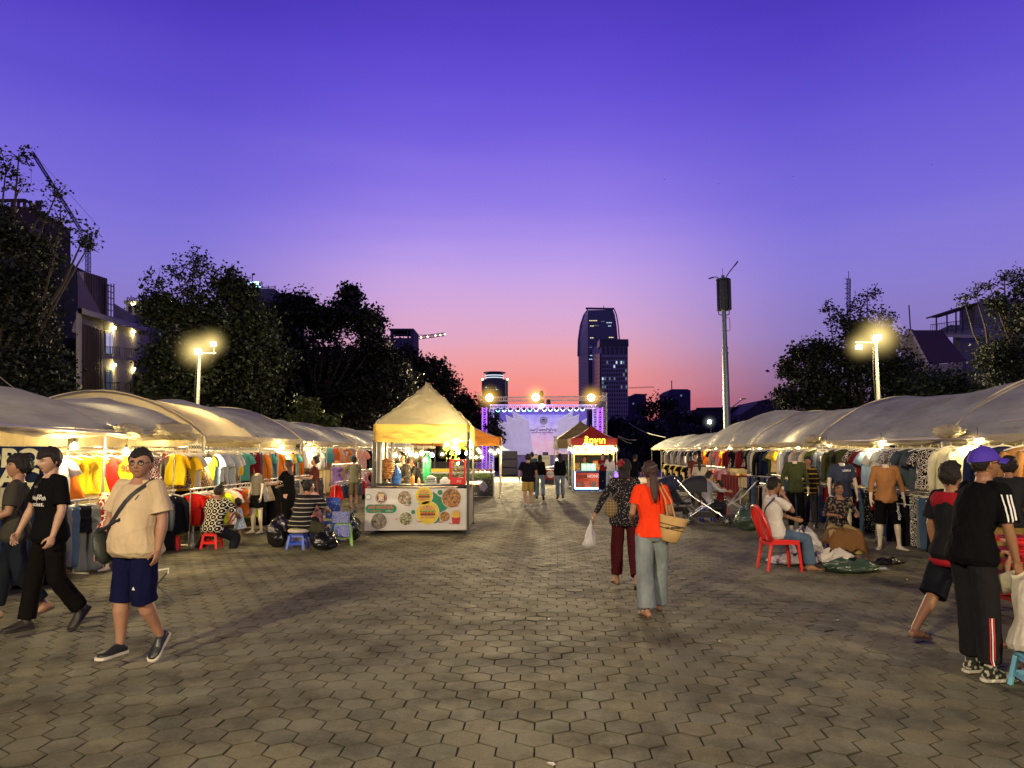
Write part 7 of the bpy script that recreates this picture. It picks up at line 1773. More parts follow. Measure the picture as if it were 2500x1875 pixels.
 for s, px, py, size, bo in (('រាជធានី', 1326, 1041, .12, .002), ('ផ្សាររាត្រី រាជធានីភ្នំពេញ', 1324, 1050, .25, .008), ('PHNOM PENH NIGHT MARKET', 1324, 1056.5, .125, .004), ('Phnom Penh', 1325, 1060, .09, .001)):
  x, z = px_(px, py); text('lettering', s, size, DKI, (x, -.033, z), pb, extrude=.003, bold=bo)
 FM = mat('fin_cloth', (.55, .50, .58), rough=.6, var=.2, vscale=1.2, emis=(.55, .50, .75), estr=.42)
 FG = 'slanting white fins beside the stage backdrop'
 fins = [([(1213, 1023), (1239, 1034), (1262, 1112), (1230, 1112)], 54, 'leftmost slanting white fin of the stage set'), ([(1234, 1013), (1259, 1025), (1277, 1112), (1254, 1112)], 54.4, 'second slanting fin of the stage set, tinted orange'), ([(1250, 1003), (1275, 1017), (1293, 1112), (1270, 1112)], 54.8, 'tallest left slanting fin behind the tinted one'), ([(1274, 1018), (1290, 1026), (1303, 1112), (1288, 1112)], 55.2, 'narrow slanting fin touching the printed backdrop'),
   ([(1400, 1003), (1362, 1026), (1354, 1100), (1385, 1100)], 54.8, 'wide slanting fin on the kiosk side of the backdrop'), ([(1414, 1012), (1388, 1022), (1378, 1100), (1405, 1100)], 54.4, 'middle slanting fin on the kiosk side'), ([(1433, 1022), (1408, 1036), (1395, 1100), (1420, 1100)], 54, 'outermost slanting fin above the khaki tent')]
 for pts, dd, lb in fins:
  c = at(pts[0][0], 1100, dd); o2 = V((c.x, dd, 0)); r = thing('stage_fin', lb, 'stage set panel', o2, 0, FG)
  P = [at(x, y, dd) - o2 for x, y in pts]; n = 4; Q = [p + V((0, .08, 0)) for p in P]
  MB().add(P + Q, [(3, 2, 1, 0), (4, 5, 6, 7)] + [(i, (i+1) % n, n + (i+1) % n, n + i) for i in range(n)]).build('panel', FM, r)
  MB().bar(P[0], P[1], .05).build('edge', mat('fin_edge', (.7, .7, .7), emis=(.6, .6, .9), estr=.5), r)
 root = thing('stage_deck', 'raised stage platform with a violet-lit front skirt', 'stage', (at(1325, 1150, 50).x, 50, 0)); o2 = V(root.location)
 a = at(1262, 1150, 50); b = at(1400, 1150, 50)
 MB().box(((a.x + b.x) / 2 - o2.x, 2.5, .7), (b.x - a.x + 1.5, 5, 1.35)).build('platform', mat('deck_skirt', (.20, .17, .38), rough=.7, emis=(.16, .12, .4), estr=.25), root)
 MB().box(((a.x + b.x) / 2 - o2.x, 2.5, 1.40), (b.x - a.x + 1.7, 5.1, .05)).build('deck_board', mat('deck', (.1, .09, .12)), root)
 p = at(1321, 1135, 49); root = thing('notice_board', 'pale yellow notice board with a line of text before the stage', 'sign board', (p.x, 49, 0))
 MB().box((0, 0, .78), (1.25, .06, 1.3)).build('board', mat('notice', (.5, .47, .28), rough=.5, emis=(.6, .58, .35), estr=.18), root); text('lettering', 'ភ្នំពេញ ផ្សាររាត្រី', .13, mat('ink', (.05, .05, .05)), (0, -.032, 1.22), root)
 for x in (-.5, .5): MB().box((x, .02, .1), (.05, .3, .2)).build('foot', DARKSTEEL, root)
 for x in (-.35, .35): MB().box((x, 0, 1.47), (.2, .06, .06)).build('clip', DARKSTEEL, root)
 for lb, px0, px1, py0, dd in (('black speaker stack and screen back on the burger-stall side of the stage', 1222, 1263, 1101, 50), ('dark blue box stack on the kiosk side of the stage', 1368, 1393, 1108, 50)):
  a = at(px0, py0, dd); b = at(px1, py0, dd); root = thing('speaker_stack', lb, 'speaker stack', ((a.x + b.x) / 2, dd, 0)); w = b.x - a.x; n = 3
  for i in range(n): h = a.z / n; q = MB().box((0, 0, h * (i + .5)), (w, .8, h - .02)).build('cabinet', mat('speaker_black', (.012, .013, .028), rough=.6), root, bevel=.02); MB().box((0, -.405, h * (i + .5)), (w - .1, .02, h - .12)).build('grille', mat('grille', (.02, .02, .04), rough=.4), q)
 r = thing('white_parasol', 'tilted pale blue folded parasol beside the orange tent', 'parasol', (at(1222, 1100, 40).x, 40, 0))
 P = lambda x, y: at(x, y, 40) - V(r.location)
 MB().add([P(1210, 1068), P(1222, 1077), P(1230, 1092), P(1246, 1100), P(1226, 1100), P(1216, 1088)], [(5, 4, 3, 2, 1, 0)]).build('canopy', mat('pale_cloth', (.5, .6, .8), rough=.6, transl=.3), r); MB().tube([P(1224, 1098), V((P(1224, 1098).x, 0, 0))], .02, 6).build('pole', STEEL, r)
 r = thing('wash_light', 'violet wash light on the stage floor aimed at the backdrop', 'stage light', (at(1330, 1100, 52).x, 51.0, 1.45)); MB().box((0, 0, .1), (.4, .25, .2)).build('housing', DARKSTEEL, r); plight(r, (0, -.3, .4), 14, .3, (.55, .4, 1.0));
 r = thing('wash_light', 'violet wash light hanging high inside the gantry', 'stage light', (at(1320, 1100, 52).x, 50.8, 5.1)); MB().box((0, 0, .1), (.4, .25, .2)).build('housing', DARKSTEEL, r); plight(r, (0, 0, -.2), 130, .4, (.40, .30, 1.0))
stage()
def rope(label, a, b, sag=.1, r=.012, nm='rope'):
 a = V(a); b = V(b); pts = [a.lerp(b, i / 12) - V((0, 0, sag * sin(pi * i / 12))) for i in range(13)]
 tag(MB().tube(pts, r, 5).build(nm, mat('rope', (.25, .23, .2), rough=.8)), label, 'rope')
rope('long guy rope slanting down from the lit tower foot to the far low tent', at(1535, 1032, 60), at(1625, 1068, 40), .2, .02)
rope('short guy rope from the kiosk tent corner to the far low tent', at(1509, 1064, 33), at(1555, 1074, 36), .08)
rope('lower guy rope from the kiosk tent corner', at(1509, 1066, 33), at(1542, 1083, 34), .05)
rope('overhead cable sagging across the dark trees above the near grey tent', at(-20, 905, 14), at(150, 975, 20), .25, .012)
TA = (.31, .165, .10); TB = (.24, .12, .065); TC = (.40, .24, .16); TD = (.17, .08, .04)
FAR = .011; MIDV = .0085
def spot(px, d): return V((at(px, 1100, d).x, d, 0))
BLK = (.005, .005, .006)
CLOG = plastic('clog_black', (.012, .014, .013), .4); CLOG_SOLE = plastic('clog_sole', (.55, .52, .42), .5); SHOE_B = mat('shoe_black', (.015, .012, .010), rough=.6)
SANDAL = mat('sandal_brown', (.06, .035, .02), rough=.6); WS = mat('white_shoe', (.6, .58, .5), rough=.5)
STR = pattern_mat('stripe_fine', 'stripes', (.45, .42, .36), 4.2); RINGS = pattern_mat('print_rings', 'rings', (.68, .64, .52), 10.0); PETAL = pattern_mat('print_petals', 'dots', (.55, .50, .44), 58); PLAID = pattern_mat('print_plaid2', 'plaid', (.30, .27, .2), 10)
walk = lambda s=1, a=1.0: dict(thR=.34 * a * s if s > 0 else -.26 * a, knR=.10 if s > 0 else .42 * a, ftR=.05 if s > 0 else -.55 * a, thL=-.26 * a if s > 0 else .34 * a, knL=.42 * a if s > 0 else .10, ftL=-.55 * a if s > 0 else .05)
sit = lambda ab=.3, th=1.5, kn=1.55, lean=.3: dict(thR=th, thL=th, knR=kn, knL=kn, abR=ab, abL=ab, lean=lean * .7, lean2=lean)
M = OBJ_CLOTH
DENIM = mat('denim', use='obj', rough=.85, var=.35, vscale=5, bump=.4, bscale=22, spec=.2, dist=.012, aniso=(1, 1, .5))
def beige_extras(c):
 J = c['J']; k = c['k']; root = c['root']
 o = sling(c, 'bag_strap', mat('strap_black', (.012, .012, .014), rough=.6), J['shdL'] + V((.05, 0, .05)) * k, J['hipR'] + V((.13, 0, .07)) * k, .036)
 b = J['hipR'] + V((.17, .12, .02)) * k; mb = MB()
 mb.ball(b, .12, 18, (.34, .75, 1.25), M=Matrix.Rotation(.3, 3, 'Y'))
 q = mb.build('sling_bag', mat('bag_green', (.015, .022, .016), rough=.5, bump=.3), root, smooth=True)
 MB().tube([b + V((.045, .06, .12)), b + V((.05, .0, .13)), b + V((.045, -.06, .11))], .004, 6).build('zip', STEEL, q)
 MB().tube([b + V((0, .04, .12)), J['chest'] + V((-.0, .17, -.12))], .016, 6).build('strap_end', mat('strap_black', (.012, .012, .014), rough=.6), q)
 glasses(c)
 me = text_mesh('▲', .035, .0005); print_on(c, 'bottom', 'brand_mark', me, WHITE_P, J['kneeL'].lerp(J['hipL'], .22) + V((-.0, .3, 0)), (0, -1, 0), (-1, 0, 0), (0, 0, 1))
 me = text_mesh('l', .05, .0005, shear=.3, bold=.003); print_on(c, 'top', 'pocket_tab', me, mat('tab_dark', (.03, .03, .03)), J['chest'] + V((-.10, .5, .05)), (0, -1, 0), (-1, 0, 0), (0, 0, 1))
def glasses(c, m=None):
 m = m or plastic('spectacle_black', (.01, .01, .01), .25); hm, hc, hs = c['hm'], c['hc'], c['hs']; mb = MB()
 for s in (1, -1):
  mb.tube([hc + hm @ V((s * .034 + .022 * cos(a), .098 - .006 * abs(cos(a)), .004 + .015 * sin(a))) * hs for a in [2 * pi * i / 14 for i in range(15)]], .0036 * hs, 5)
  mb.tube([hc + hm @ V((s * .056, .093, .008)) * hs, hc + hm @ V((s * .078, .06, .01)) * hs, hc + hm @ V((s * .08, -.01, .008)) * hs], .0024 * hs, 5)
 mb.tube([hc + hm @ V((.012, .101, .008)) * hs, hc + hm @ V((-.012, .101, .008)) * hs], .0022 * hs, 5)
 return mb.build('glasses', m, c['root'])
person('man in a beige t-shirt and navy shorts with glasses and a dark sling bag, walking', spot(346, 5.85), 160, 1.635, 1.24, 'm', TA,
       dict(thR=.05, knR=.05, thL=.02, knL=.52, ftL=-.75, abR=.05, abL=.05, big=1.07, UR=(.30, .10, -1), FR=(.10, .30, -1), UL=(.26, -.02, -1), FL=(.02, .16, -1), curlR=.5, curlL=.55, hy=.5, hp=-.03, lean=.0, toR=.05),
       top=dict(mat=M, color=(.46, .36, .23), sleeve=.80, sw=.076, e=.022, flare=.03, lo=-.10), bottom=dict(mat=M, color=(.006, .007, .032), len=1.10, w=(.096, .090), name='shorts'), shoes=dict(kind='clog', mat=CLOG, sole=CLOG_SOLE),
       hair=dict(kind='short', t=.011, line=.05, side=.0, back=-.055), voxel=.005, belly=.06, extras=beige_extras)
def black_extras(c):
 J = c['J']; o = J['chest'] + V((0, .5, -.03))
 for s, dz, sz, w in (('VVeby   th', .0, .052, 1.0), ('50', .01, .062, 1.0), ('asciest.', -.055, .055, 1.15)):
  me = text_mesh(s, sz, .0005, shear=.25, bold=.0008, width=w)
  print_on(c, 'top', 'lettering', me, mat('shirt_print', (.7, .7, .66), rough=.6), o + V((-.035 if s == '50' else 0, 0, dz)), (0, -1, 0), (-1, 0, 0), (0, 0, 1))
 MB().box(J['chest'] + V((.02, .125, .075)), (.035, .012, .02)).build('clipped_sunglasses', STEEL, c['root'])
person('young man in a black printed t-shirt and black trousers with parted black hair, mid-stride', spot(134, 6.75), 150, 1.68, 1.0, 'm', TC,
       dict(thR=.16, knR=.05, thL=-.08, knL=.55, ftL=-.8, UR=(.22, .18, -1), FR=(.06, .42, -1), UL=(.22, .05, -1), FL=(.0, .28, -1), curlR=.7, curlL=.8, hy=.12, hp=.12, lean=.03),
       top=dict(mat=M, color=BLK, sleeve=.82, sw=.078, e=.022, flare=.03), bottom=dict(mat=M, color=(.006, .005, .005), len=1.97, w=(.096, .082), wk=.085), shoes=dict(kind='sneaker', mat=SHOE_B, sole=SHOE_B),
       hair=dict(kind='short', t=.016, line=.03, side=-.035, back=-.07, part=.15, vol=.4), voxel=.005, extras=black_extras)
def grey_extras(c):
 J = c['J']; p = J['wriL'] + J['FL'] * .10
 MB().lathe([(.02, 0), (.028, .0), (.03, .06), (.02, .075)], c=p, n=12).build('snack_cup', mat('cup_tan', (.5, .3, .1), rough=.4), c['root'], smooth=True)
person('man in a dark grey t-shirt with bowl-cut hair beside the black-shirted man, holding a snack', spot(52, 7.35), 118, 1.66, 1.02, 'm', TA,
       dict(thR=.22, knR=.08, thL=-.2, knL=.4, ftL=-.4, UR=(.15, .1, -1), FR=(.0, .9, -.5), UL=(.15, .15, -1), FL=(-.1, 1, -.35), curlR=1.0, curlL=1.2, hp=-.2),
       top=dict(mat=M, color=(.045, .042, .035), sleeve=.75, sw=.072, e=.018), bottom=dict(mat=M, color=(.012, .015, .022), len=1.88, w=(.10, .075)), shoes=dict(kind='sandal', mat=SANDAL),
       hair=dict(kind='short', t=.024, line=.028, side=-.02, back=-.05, vol=.5), voxel=.006, extras=grey_extras)
def cap_extras(c):
 hm, hc, hs, k, J = c['hm'], c['hc'], c['hs'], c['k'], c['J']; P = plastic
 m = mat('cap_purple', (.045, .018, .33), rough=.8, var=.1, bump=.3, bscale=60, dist=.003)
 mb = MB()
 def f(u, v):
  p = head_surface(u, .54 + .44 * v, 1, False); t = 1 + .20 * (1 - v * .3)
  q = V((p.x * t, p.y * t - .002, p.z * 1.08 + .012)); return hc + hm @ q * hs
 mb.grid(f, 40, 16, True); o = mb.build('cap', m, c['root'], smooth=True)
 mb = MB()
 def br(u, v):
  a = (u - .5) * 2; x = a * .082; y = .085 + .095 * v * sqrt(max(0, 1 - a * a * .75)) - .035 * abs(a) ** 2
  return hc + hm @ V((x, y, .040 - .020 * v - .028 * a * a)) * hs
 mb.grid(br, 22, 10); b = mb.build('brim', m, o, smooth=True); s_ = b.modifiers.new('Solid', 'SOLIDIFY'); s_.thickness = .004
 MB().ball(hc + hm @ V((0, -.005, .142)) * hs, .009, 8).build('button', m, o)
 glasses(c)
 bv = bvh_of(c['top']); W = mat('stripe_white', (.72, .72, .70), rough=.7)
 sh, el = J['shdR'], J['elbR']; ax = (el - sh).normalized()
 for i in (-1, 0, 1):
  pts = []
  for t in range(10):
   p = sh + ax * (.035 + .20 * t / 9) + V((0, -.018 + i * .026, 0)) + V((0, 0, .0)); hit, nr, ix, ds = bv.ray_cast(p + V((.4, 0, .0)), V((-1, 0, 0)))
   pts.append((hit if hit is not None else p + V((.07, 0, 0))) + V((.0025, 0, 0)))
  mb = MB(); mb.ring_loft([[p + V((0, -.007, 0)), p + V((0, .007, 0)), p + V((.002, .007, 0)), p + V((.002, -.007, 0))] for p in pts]); mb.build('sleeve_stripe', W, c['top'])
 bv = bvh_of(c['bottom']); kn, an = J['kneeR'], J['ankR']
 for off, m2 in ((-.012, mat('piping_red', (.5, .02, .02), rough=.6)), (0, W), (.012, mat('piping_red', (.5, .02, .02), rough=.6))):
  pts = []
  for t in range(10):
   p = kn.lerp(an, .05 + .85 * t / 9) + V((0, off - .035, 0)); hit, nr, ix, ds = bv.ray_cast(p + V((.4, 0, 0)), V((-1, 0, 0))); pts.append((hit if hit is not None else p + V((.08, 0, 0))) + V((.002, 0, 0)))
  mb = MB(); mb.tube(pts, .0045, 5); mb.build('side_piping', m2, c['bottom'])
 me = text_mesh('crocs', .055, .001, bold=.001); an = J['ankR']
 me.transform(Matrix(((0, 0, 1, 0), (1, 0, 0, 0), (0, 1, 0, 0), (0, 0, 0, 1)))); me.transform(Matrix.Translation(an + V((.068, .125, -.068))))
 me.materials.append(SHOE_B); link(bpy.data.objects.new('sole_lettering', me), c['shoeR'])
CAMO = pattern_mat('shoe_camo', 'leopard', (.42, .40, .30), 26)
o_, c_ = person('man in a purple cap and black t-shirt with white sleeve stripes, black track trousers', spot(2358, 5.55), -82, 1.755, .98, 'm', TB,
       dict(thR=.02, knR=.04, thL=.10, knL=.12, abR=.04, abL=.04, UR=(.10, .02, -1), FR=(.0, .22, -1), UL=(.12, .1, -1), FL=(-.1, .35, -1), curlR=.9, curlL=.8, hy=-.12, hp=-.30, lean=.08, lean2=.36, toR=.0, toL=.1),
       top=dict(mat=M, color=BLK, sleeve=.86, sw=.082, e=.026, flare=.035, lo=-.10), bottom=dict(mat=M, color=(.013, .013, .015), len=1.9, w=(.104, .080), wk=.092), shoes=dict(kind='sneaker', mat=CAMO, sole=CLOG_SOLE),
       hair=dict(kind='short', t=.008, line=.06, side=.0, back=-.05), voxel=.005, extras=cap_extras)
for n in 'RL': c_['shoe' + n].color = rgba((.03, .032, .028))
person('barefoot-looking person in black with a red hem and flip-flops, half behind the purple-cap man', spot(2316, 6.35), -72, 1.63, 1.0, 'm', TB,
       dict(thR=.30, knR=.05, thL=-.42, knL=.25, ftL=-.15, UR=(.2, .1, -1), FR=(.1, .3, -1), curlR=.6, UL=(.2, -.1, -1), hp=-.2),
       top=dict(mat=M, color=(.012, .012, .014), sleeve=.8, sw=.085, e=.03, flare=.05), bottom=dict(mat=M, color=(.008, .009, .013), len=1.08, w=(.115, .12), name='shorts'), shoes=dict(kind='sandal', mat=SANDAL),
       hair=dict(kind='short', t=.02), voxel=.006,
       extras=lambda c: (MB().eloft([(V((0, 0, z)) + c['J']['pel'] * 1, V((.215 + (z + .1) * .1, 0, 0)), V((0, .175, 0))) for z in (-.135, -.085)], 30).build('red_hem', cloth((.26, .012, .02)), c['root'], smooth=True),
                         MB().eloft([(c['J']['sh'] + V((0, 0, z)), V((r, 0, 0)), V((0, r * .62, 0))) for z, r in ((-.10, .20), (-.02, .205), (.035, .16))], 24).build('red_yoke', cloth((.26, .012, .02)), c['root'], smooth=True)))
person('bending man in a black t-shirt and khaki trousers beyond the purple cap', spot(2446, 8.6), -60, 1.66, 1.05, 'm', TB, dict(lean=.12, lean2=.35, UR=(.2, .4, -1), FR=(0, .8, -.6), UL=(.2, .4, -1), FL=(0, .8, -.6), hp=-.3),
       top=dict(mat=M, color=(.02, .02, .022), sleeve=.8, e=.02), bottom=dict(mat=M, color=(.20, .13, .04), len=1.9, w=(.1, .085)), shoes=dict(kind='sneaker', mat=SHOE_B), hair=dict(kind='short', t=.018), voxel=MIDV)
person('seated person in a loose white t-shirt and green shorts on the pale blue stool', spot(2512, 5.25), -50, 1.55, 1.0, 'm', TB, {**sit(.25, 1.35, 1.5, .25), 'UR': (.3, .5, -.8), 'FR': (.1, .8, .3), 'UL': (.5, .55, -.35), 'FL': (-.1, .7, .8), 'hp': -.1},
       top=dict(mat=M, color=(.52, .49, .38), sleeve=.9, sw=.09, e=.035, flare=.05), bottom=dict(mat=M, color=(.20, .24, .02), len=.9, w=(.1, .105), name='shorts'), shoes=dict(kind='sandal', mat=SANDAL), hair=dict(kind='short', t=.018), voxel=.006, seat=.25)
def tote(c):
 J = c['J']; k = c['k']; root = c['root']; s = J['shdR']; m = mat('straw', (.42, .27, .10), rough=.85, var=.2, bump=.8, bscale=90, dist=.004)
 cx = J['hipR'] + V((.10, -.10, .09)); T_ = Matrix.Rotation(.22, 3, 'Y')
 b = MB(); secs = []
 for z, rx, ry in ((-.155, .065, .045), (-.14, .09, .06), (-.05, .118, .072), (.07, .148, .066), (.11, .156, .062)):
  secs.append((cx + T_ @ V((0, 0, z)), T_ @ V((rx, 0, 0)), V((0, ry, 0))))
 bag = thing('straw_tote', 'woven straw tote bag with a dark band hanging from the red-shirt woman\'s shoulder', 'bag', root.location, root.rotation_euler[2])
 b.eloft(secs, 28, cap=True); b.build('body', m, bag, smooth=True)
 mb = MB()
 for dz, w in ((.022, .004), (-.018, .004)):
  rings = []
  for i in range(29):
   a = 2 * pi * i / 28; t = (dz + .05) / .13; rx = .118 + .030 * max(0, min(1, (dz + .05) / .12)) + .003; ry = .075
   rings.append(cx + T_ @ V((rx * cos(a), 0, dz)) + V((0, ry * sin(a), 0)))
  mb.tube(rings, .004, 5)
 mb.build('band', SHOE_B, bag)
 text('band_lettering', 'DE  MODERN', .03, SHOE_B, cx + T_ @ V((0, 0, .002)) + V((0, -.080, 0)), bag, extrude=.001, bold=.001)
 for dx in (-.05, .03):
  p0 = cx + T_ @ V((dx - .04, 0, .11)) + V((0, -.065, 0)); top_ = s + V((-.055 + dx * .45, -.03, .062))
  MB().tube([p0, p0.lerp(top_, .5) + V((0, -.10, 0)), top_ + V((0, -.06, -.03)), top_, top_ + V((0, .07, -.03))], .0085, 6).build('strap', m, bag)
 h = c['hc']; hm = c['hm']; q = MB().tube([h + hm @ V((-.025, -.105, .045)), h + hm @ V((.02, -.11, .065)), h + hm @ V((.05, -.095, .075))], .006, 6).build('hair_clip', STEEL, root)
person('woman in a bright orange-red t-shirt and pale baggy jeans, walking away with a ponytail', spot(1588, 7.55), 4, 1.60, 1.0, 'f', TA,
       dict(thR=.26, knR=.12, thL=-.12, knL=.10, UR=(.28, .0, -1), FR=(-.15, .9, -.6), UL=(.22, .05, -1), FL=(-.2, 1, -.45), curlR=.8, curlL=.8, hp=.0, ftR=.0, ftL=-.05),
       top=dict(mat=M, color=(.74, .045, .012), sleeve=.62, sw=.066, e=.014, flare=.012, lo=-.07), bottom=dict(mat=DENIM, color=(.17, .20, .21), len=1.98, w=(.104, .108), wk=.100, name='jeans'), shoes=dict(kind='slipper', mat=SANDAL),
       hair=dict(kind='pony', t=.014, len=.27, mat=HAIR_BROWN), voxel=.005, extras=tote)
def floral_extras(c):
 J = c['J']; root = c['root']; h = c['hc']; hm = c['hm']
 mb = MB(); rr = random.Random(3)
 for i in range(16):
  a = rr.random() * 6.28; r = .03 * rr.random() ** .5; mb.ball(h + hm @ V((-.035 + r * 1.5 * cos(a), -.10 - rr.random() * .02, .06 + r * 1.3 * sin(a))), .017, 8, (1, .6, 1))
 mb.build('flower_clip', mat('clip_red', (.20, .006, .012), rough=.4, bump=.5), root, smooth=True)
 b = thing('shoulder_bag', 'small checked brown shoulder bag under the floral-blouse woman\'s arm', 'bag', root.location, root.rotation_euler[2])
 cx = J['hipL'] + V((-.10, -.07, .16)); MB().ball(cx, .12, 18, (.75, .45, .95)).build('body', pattern_mat('bag_check', 'plaid', (.30, .22, .12), 9), b, smooth=True).color = (.12, .085, .045, 1)
 MB().tube([cx + V((0, -.02, .10)), J['shdL'] + V((.06, -.10, -.1)), J['shdL'] + V((.07, -.02, .06)), J['shdL'] + V((.06, .08, -.02))], .009, 6).build('strap', SANDAL, b)
 p = J['wriL'] + J['FL'] * .09; g = thing('plastic_bag', 'thin white plastic bag of shopping held out by the woman in the floral blouse', 'plastic bag', root.location, root.rotation_euler[2])
 mb = MB()
 def f(u, v):
  r = .012 + .085 * max(0, v - .12) ** .9 * (1.15 if v < .9 else 1.15 - (v - .9) * 8); n = 1 + .25 * noise.noise(V((cos(2*pi*u) * 2, sin(2*pi*u) * 2, v * 5))) + .1 * sin(10 * pi * u + v * 3)
  return p + V((cos(2*pi*u) * r * n - .03 * v, sin(2*pi*u) * r * n * .8, .02 - .33 * v))
 mb.grid(f, 32, 20, True); mb.build('bag_film', mat('film_white', (.75, .75, .72), rough=.3, transl=.5), g, smooth=True)
person('woman in a black floral blouse and maroon trousers with a red hair flower', spot(1524, 9.0), -2, 1.60, 1.06, 'f', TA,
       dict(thL=.26, knL=.1, thR=-.20, knR=.35, ftR=-.4, UL=(.62, -.12, -1), FL=(.50, .12, -1), UR=(.2, .05, -1), FR=(-.1, .5, -.8), curlR=.8, curlL=1.3, hy=-.25, ftL=.0),
       top=dict(mat=PETAL, color=(.012, .011, .014), sleeve=1.82, e=.018, flare=.03, lo=-.10), bottom=dict(mat=M, color=(.045, .008, .010), len=1.86, w=(.092, .078)), shoes=dict(kind='slipper', mat=SANDAL),
       hair=dict(kind='long', t=.016, len=.13), voxel=.006, extras=floral_extras)
person('walker in a black t-shirt and yellow-tan shorts, seen from behind between the stalls', spot(1289, 21.6), 2, 1.60, 1.18, 'm', TC, {**walk(1, .7), 'UR': (.28, 0, -1), 'UL': (.3, 0, -1)},
       top=dict(mat=M, color=(.010, .010, .013), sleeve=.8, sw=.075, e=.022), bottom=dict(mat=M, color=(.42, .30, .08), len=.9, w=(.098, .095), name='shorts'), shoes=dict(kind='clog', mat=WS), hair=dict(kind='bun', t=.016, bun=(0, -.09, .05)), voxel=FAR)
person('woman in a black long-sleeve top and blue jeans walking right beside the yellow shorts', spot(1318, 25), 0, 1.57, .95, 'f', TA, walk(-1, .9), top=dict(mat=M, color=BLK, sleeve=1.85, e=.012, lo=-.03), bottom=dict(mat=DENIM, color=(.14, .22, .25), len=1.9, w=(.09, .085), name='jeans'), shoes=dict(kind='sneaker', mat=SHOE_B), hair=dict(kind='bob', len=.13, t=.016), voxel=FAR)
person('person in a dull teal shirt mostly hidden behind the walker with yellow shorts', spot(1299, 29), 5, 1.64, 1.0, 'm', TA, walk(1, .6), top=dict(mat=M, color=(.04, .08, .09), sleeve=.7), bottom=dict(mat=M, color=(.03, .03, .04), len=1.9, w=(.09, .08)), shoes=dict(kind='sneaker', mat=SHOE_B), hair=dict(kind='short', t=.016), voxel=FAR)
def wbag(c):
 J = c['J']; p = J['wriR'] + V((0, 0, -.10)); g = thing('plastic_bag', 'white shopping bag carried by the long-haired woman in jeans near the kiosk', 'plastic bag', c['root'].location, c['root'].rotation_euler[2])
 MB().eloft([(p + V((0, 0, z)), V((rx, 0, 0)), V((0, rx * .6, 0))) for z, rx in ((0, .015), (-.08, .05), (-.2, .10), (-.32, .11), (-.36, .06))], 16).build('bag_film', mat('film_white', (.75, .75, .72), rough=.3, transl=.5), g, smooth=True)
person('woman with waist-length black hair, black top and grey jeans walking toward the stage', spot(1367, 25.4), 0, 1.60, .98, 'f', TA, walk(1, .5), top=dict(mat=M, color=BLK, sleeve=1.9, e=.014, lo=-.05), bottom=dict(mat=DENIM, color=(.15, .21, .25), len=1.9, w=(.092, .085), name='jeans'), shoes=dict(kind='boot', mat=SHOE_B), hair=dict(kind='long', len=.42, t=.016), voxel=FAR, extras=wbag)
person('girl in a dark red top and wide navy trousers at the noodle kiosk', spot(1471, 30.3), 165, 1.60, .95, 'f', TC, dict(UR=(.2, .2, -1), FR=(-.6, .6, .3), UL=(.2, .2, -1), FL=(-.6, .6, .5), hp=-.05, hr=-.1), top=dict(mat=M, color=(.15, .012, .02), sleeve=.5, lo=-.02), bottom=dict(mat=M, color=(.008, .010, .035), len=1.97, w=(.095, .115), wk=.1), shoes=dict(kind='sneaker', mat=WS), hair=dict(kind='long', len=.3, t=.016), voxel=FAR)
person('long-haired girl in a white top and pale jeans at the kiosk', spot(1489, 29.9), -8, 1.60, .95, 'f', TC, dict(UL=(.3, .5, -.8), FL=(.1, .9, .0), thR=.1), top=dict(mat=M, color=(.60, .58, .52), sleeve=1.9, lo=-.03), bottom=dict(mat=DENIM, color=(.28, .36, .36), len=1.97, w=(.09, .105), wk=.092, name='jeans'), shoes=dict(kind='sneaker', mat=WS), hair=dict(kind='long', len=.26, t=.016), voxel=FAR)
person('kiosk vendor in an olive shirt and orange cap behind the counter', spot(1427, 31.95), 175, 1.42, 1.0, 'f', TC, dict(UR=(.3, .5, -.8), FR=(-.3, .9, 0), UL=(.3, .5, -.8), FL=(-.3, .9, 0), hp=-.3), top=dict(mat=M, color=(.30, .24, .05), sleeve=1.4), bottom=dict(mat=M, color=(.03, .03, .04), len=1.9), shoes=dict(kind='sneaker', mat=SHOE_B), hair=dict(kind='short', t=.02, mat=mat('cap_orange', (.45, .12, .02), rough=.7)), voxel=FAR)
person('person in black leaning over the far rail beside the noodle kiosk', spot(1547, 26.5), -40, 1.60, 1.0, 'm', TA, dict(lean=.1, lean2=.2), top=dict(mat=M, color=BLK, sleeve=1.5), bottom=dict(mat=M, color=(.02, .02, .025), len=1.9), shoes=dict(kind='sneaker', mat=SHOE_B), hair=dict(kind='short', t=.018), voxel=FAR)
person('burger vendor in a black cap and dark plaid shirt bending over the counter', spot(989, 16.25), 150, 1.68, 1.0, 'm', TC, dict(lean=.08, lean2=.22, UR=(.35, .45, -.9), FR=(.25, .8, -.35), UL=(.2, .45, -.9), FL=(-.5, .8, -.45), hp=-.45, hy=.1),
       top=dict(mat=PLAID, color=(.03, .03, .025), sleeve=1.45, e=.02), bottom=dict(mat=M, color=(.03, .03, .04), len=1.9), shoes=dict(kind='sneaker', mat=SHOE_B), hair=dict(kind='short', t=.022, line=.04, vol=.2), voxel=MIDV)
person('dark-clothed man bending down behind the burger vendor', spot(1026, 17.6), 110, 1.60, 1.0, 'm', TB, dict(lean=.15, lean2=.45, UR=(.2, .4, -1), FR=(0, .8, -.5), UL=(.2, .4, -1), FL=(0, .8, -.5), hp=-.4), top=dict(mat=M, color=(.02, .02, .022), sleeve=.8), bottom=dict(mat=M, color=(.03, .03, .04), len=1.9), shoes=dict(kind='sneaker', mat=SHOE_B), hair=dict(kind='short', t=.02), voxel=FAR)
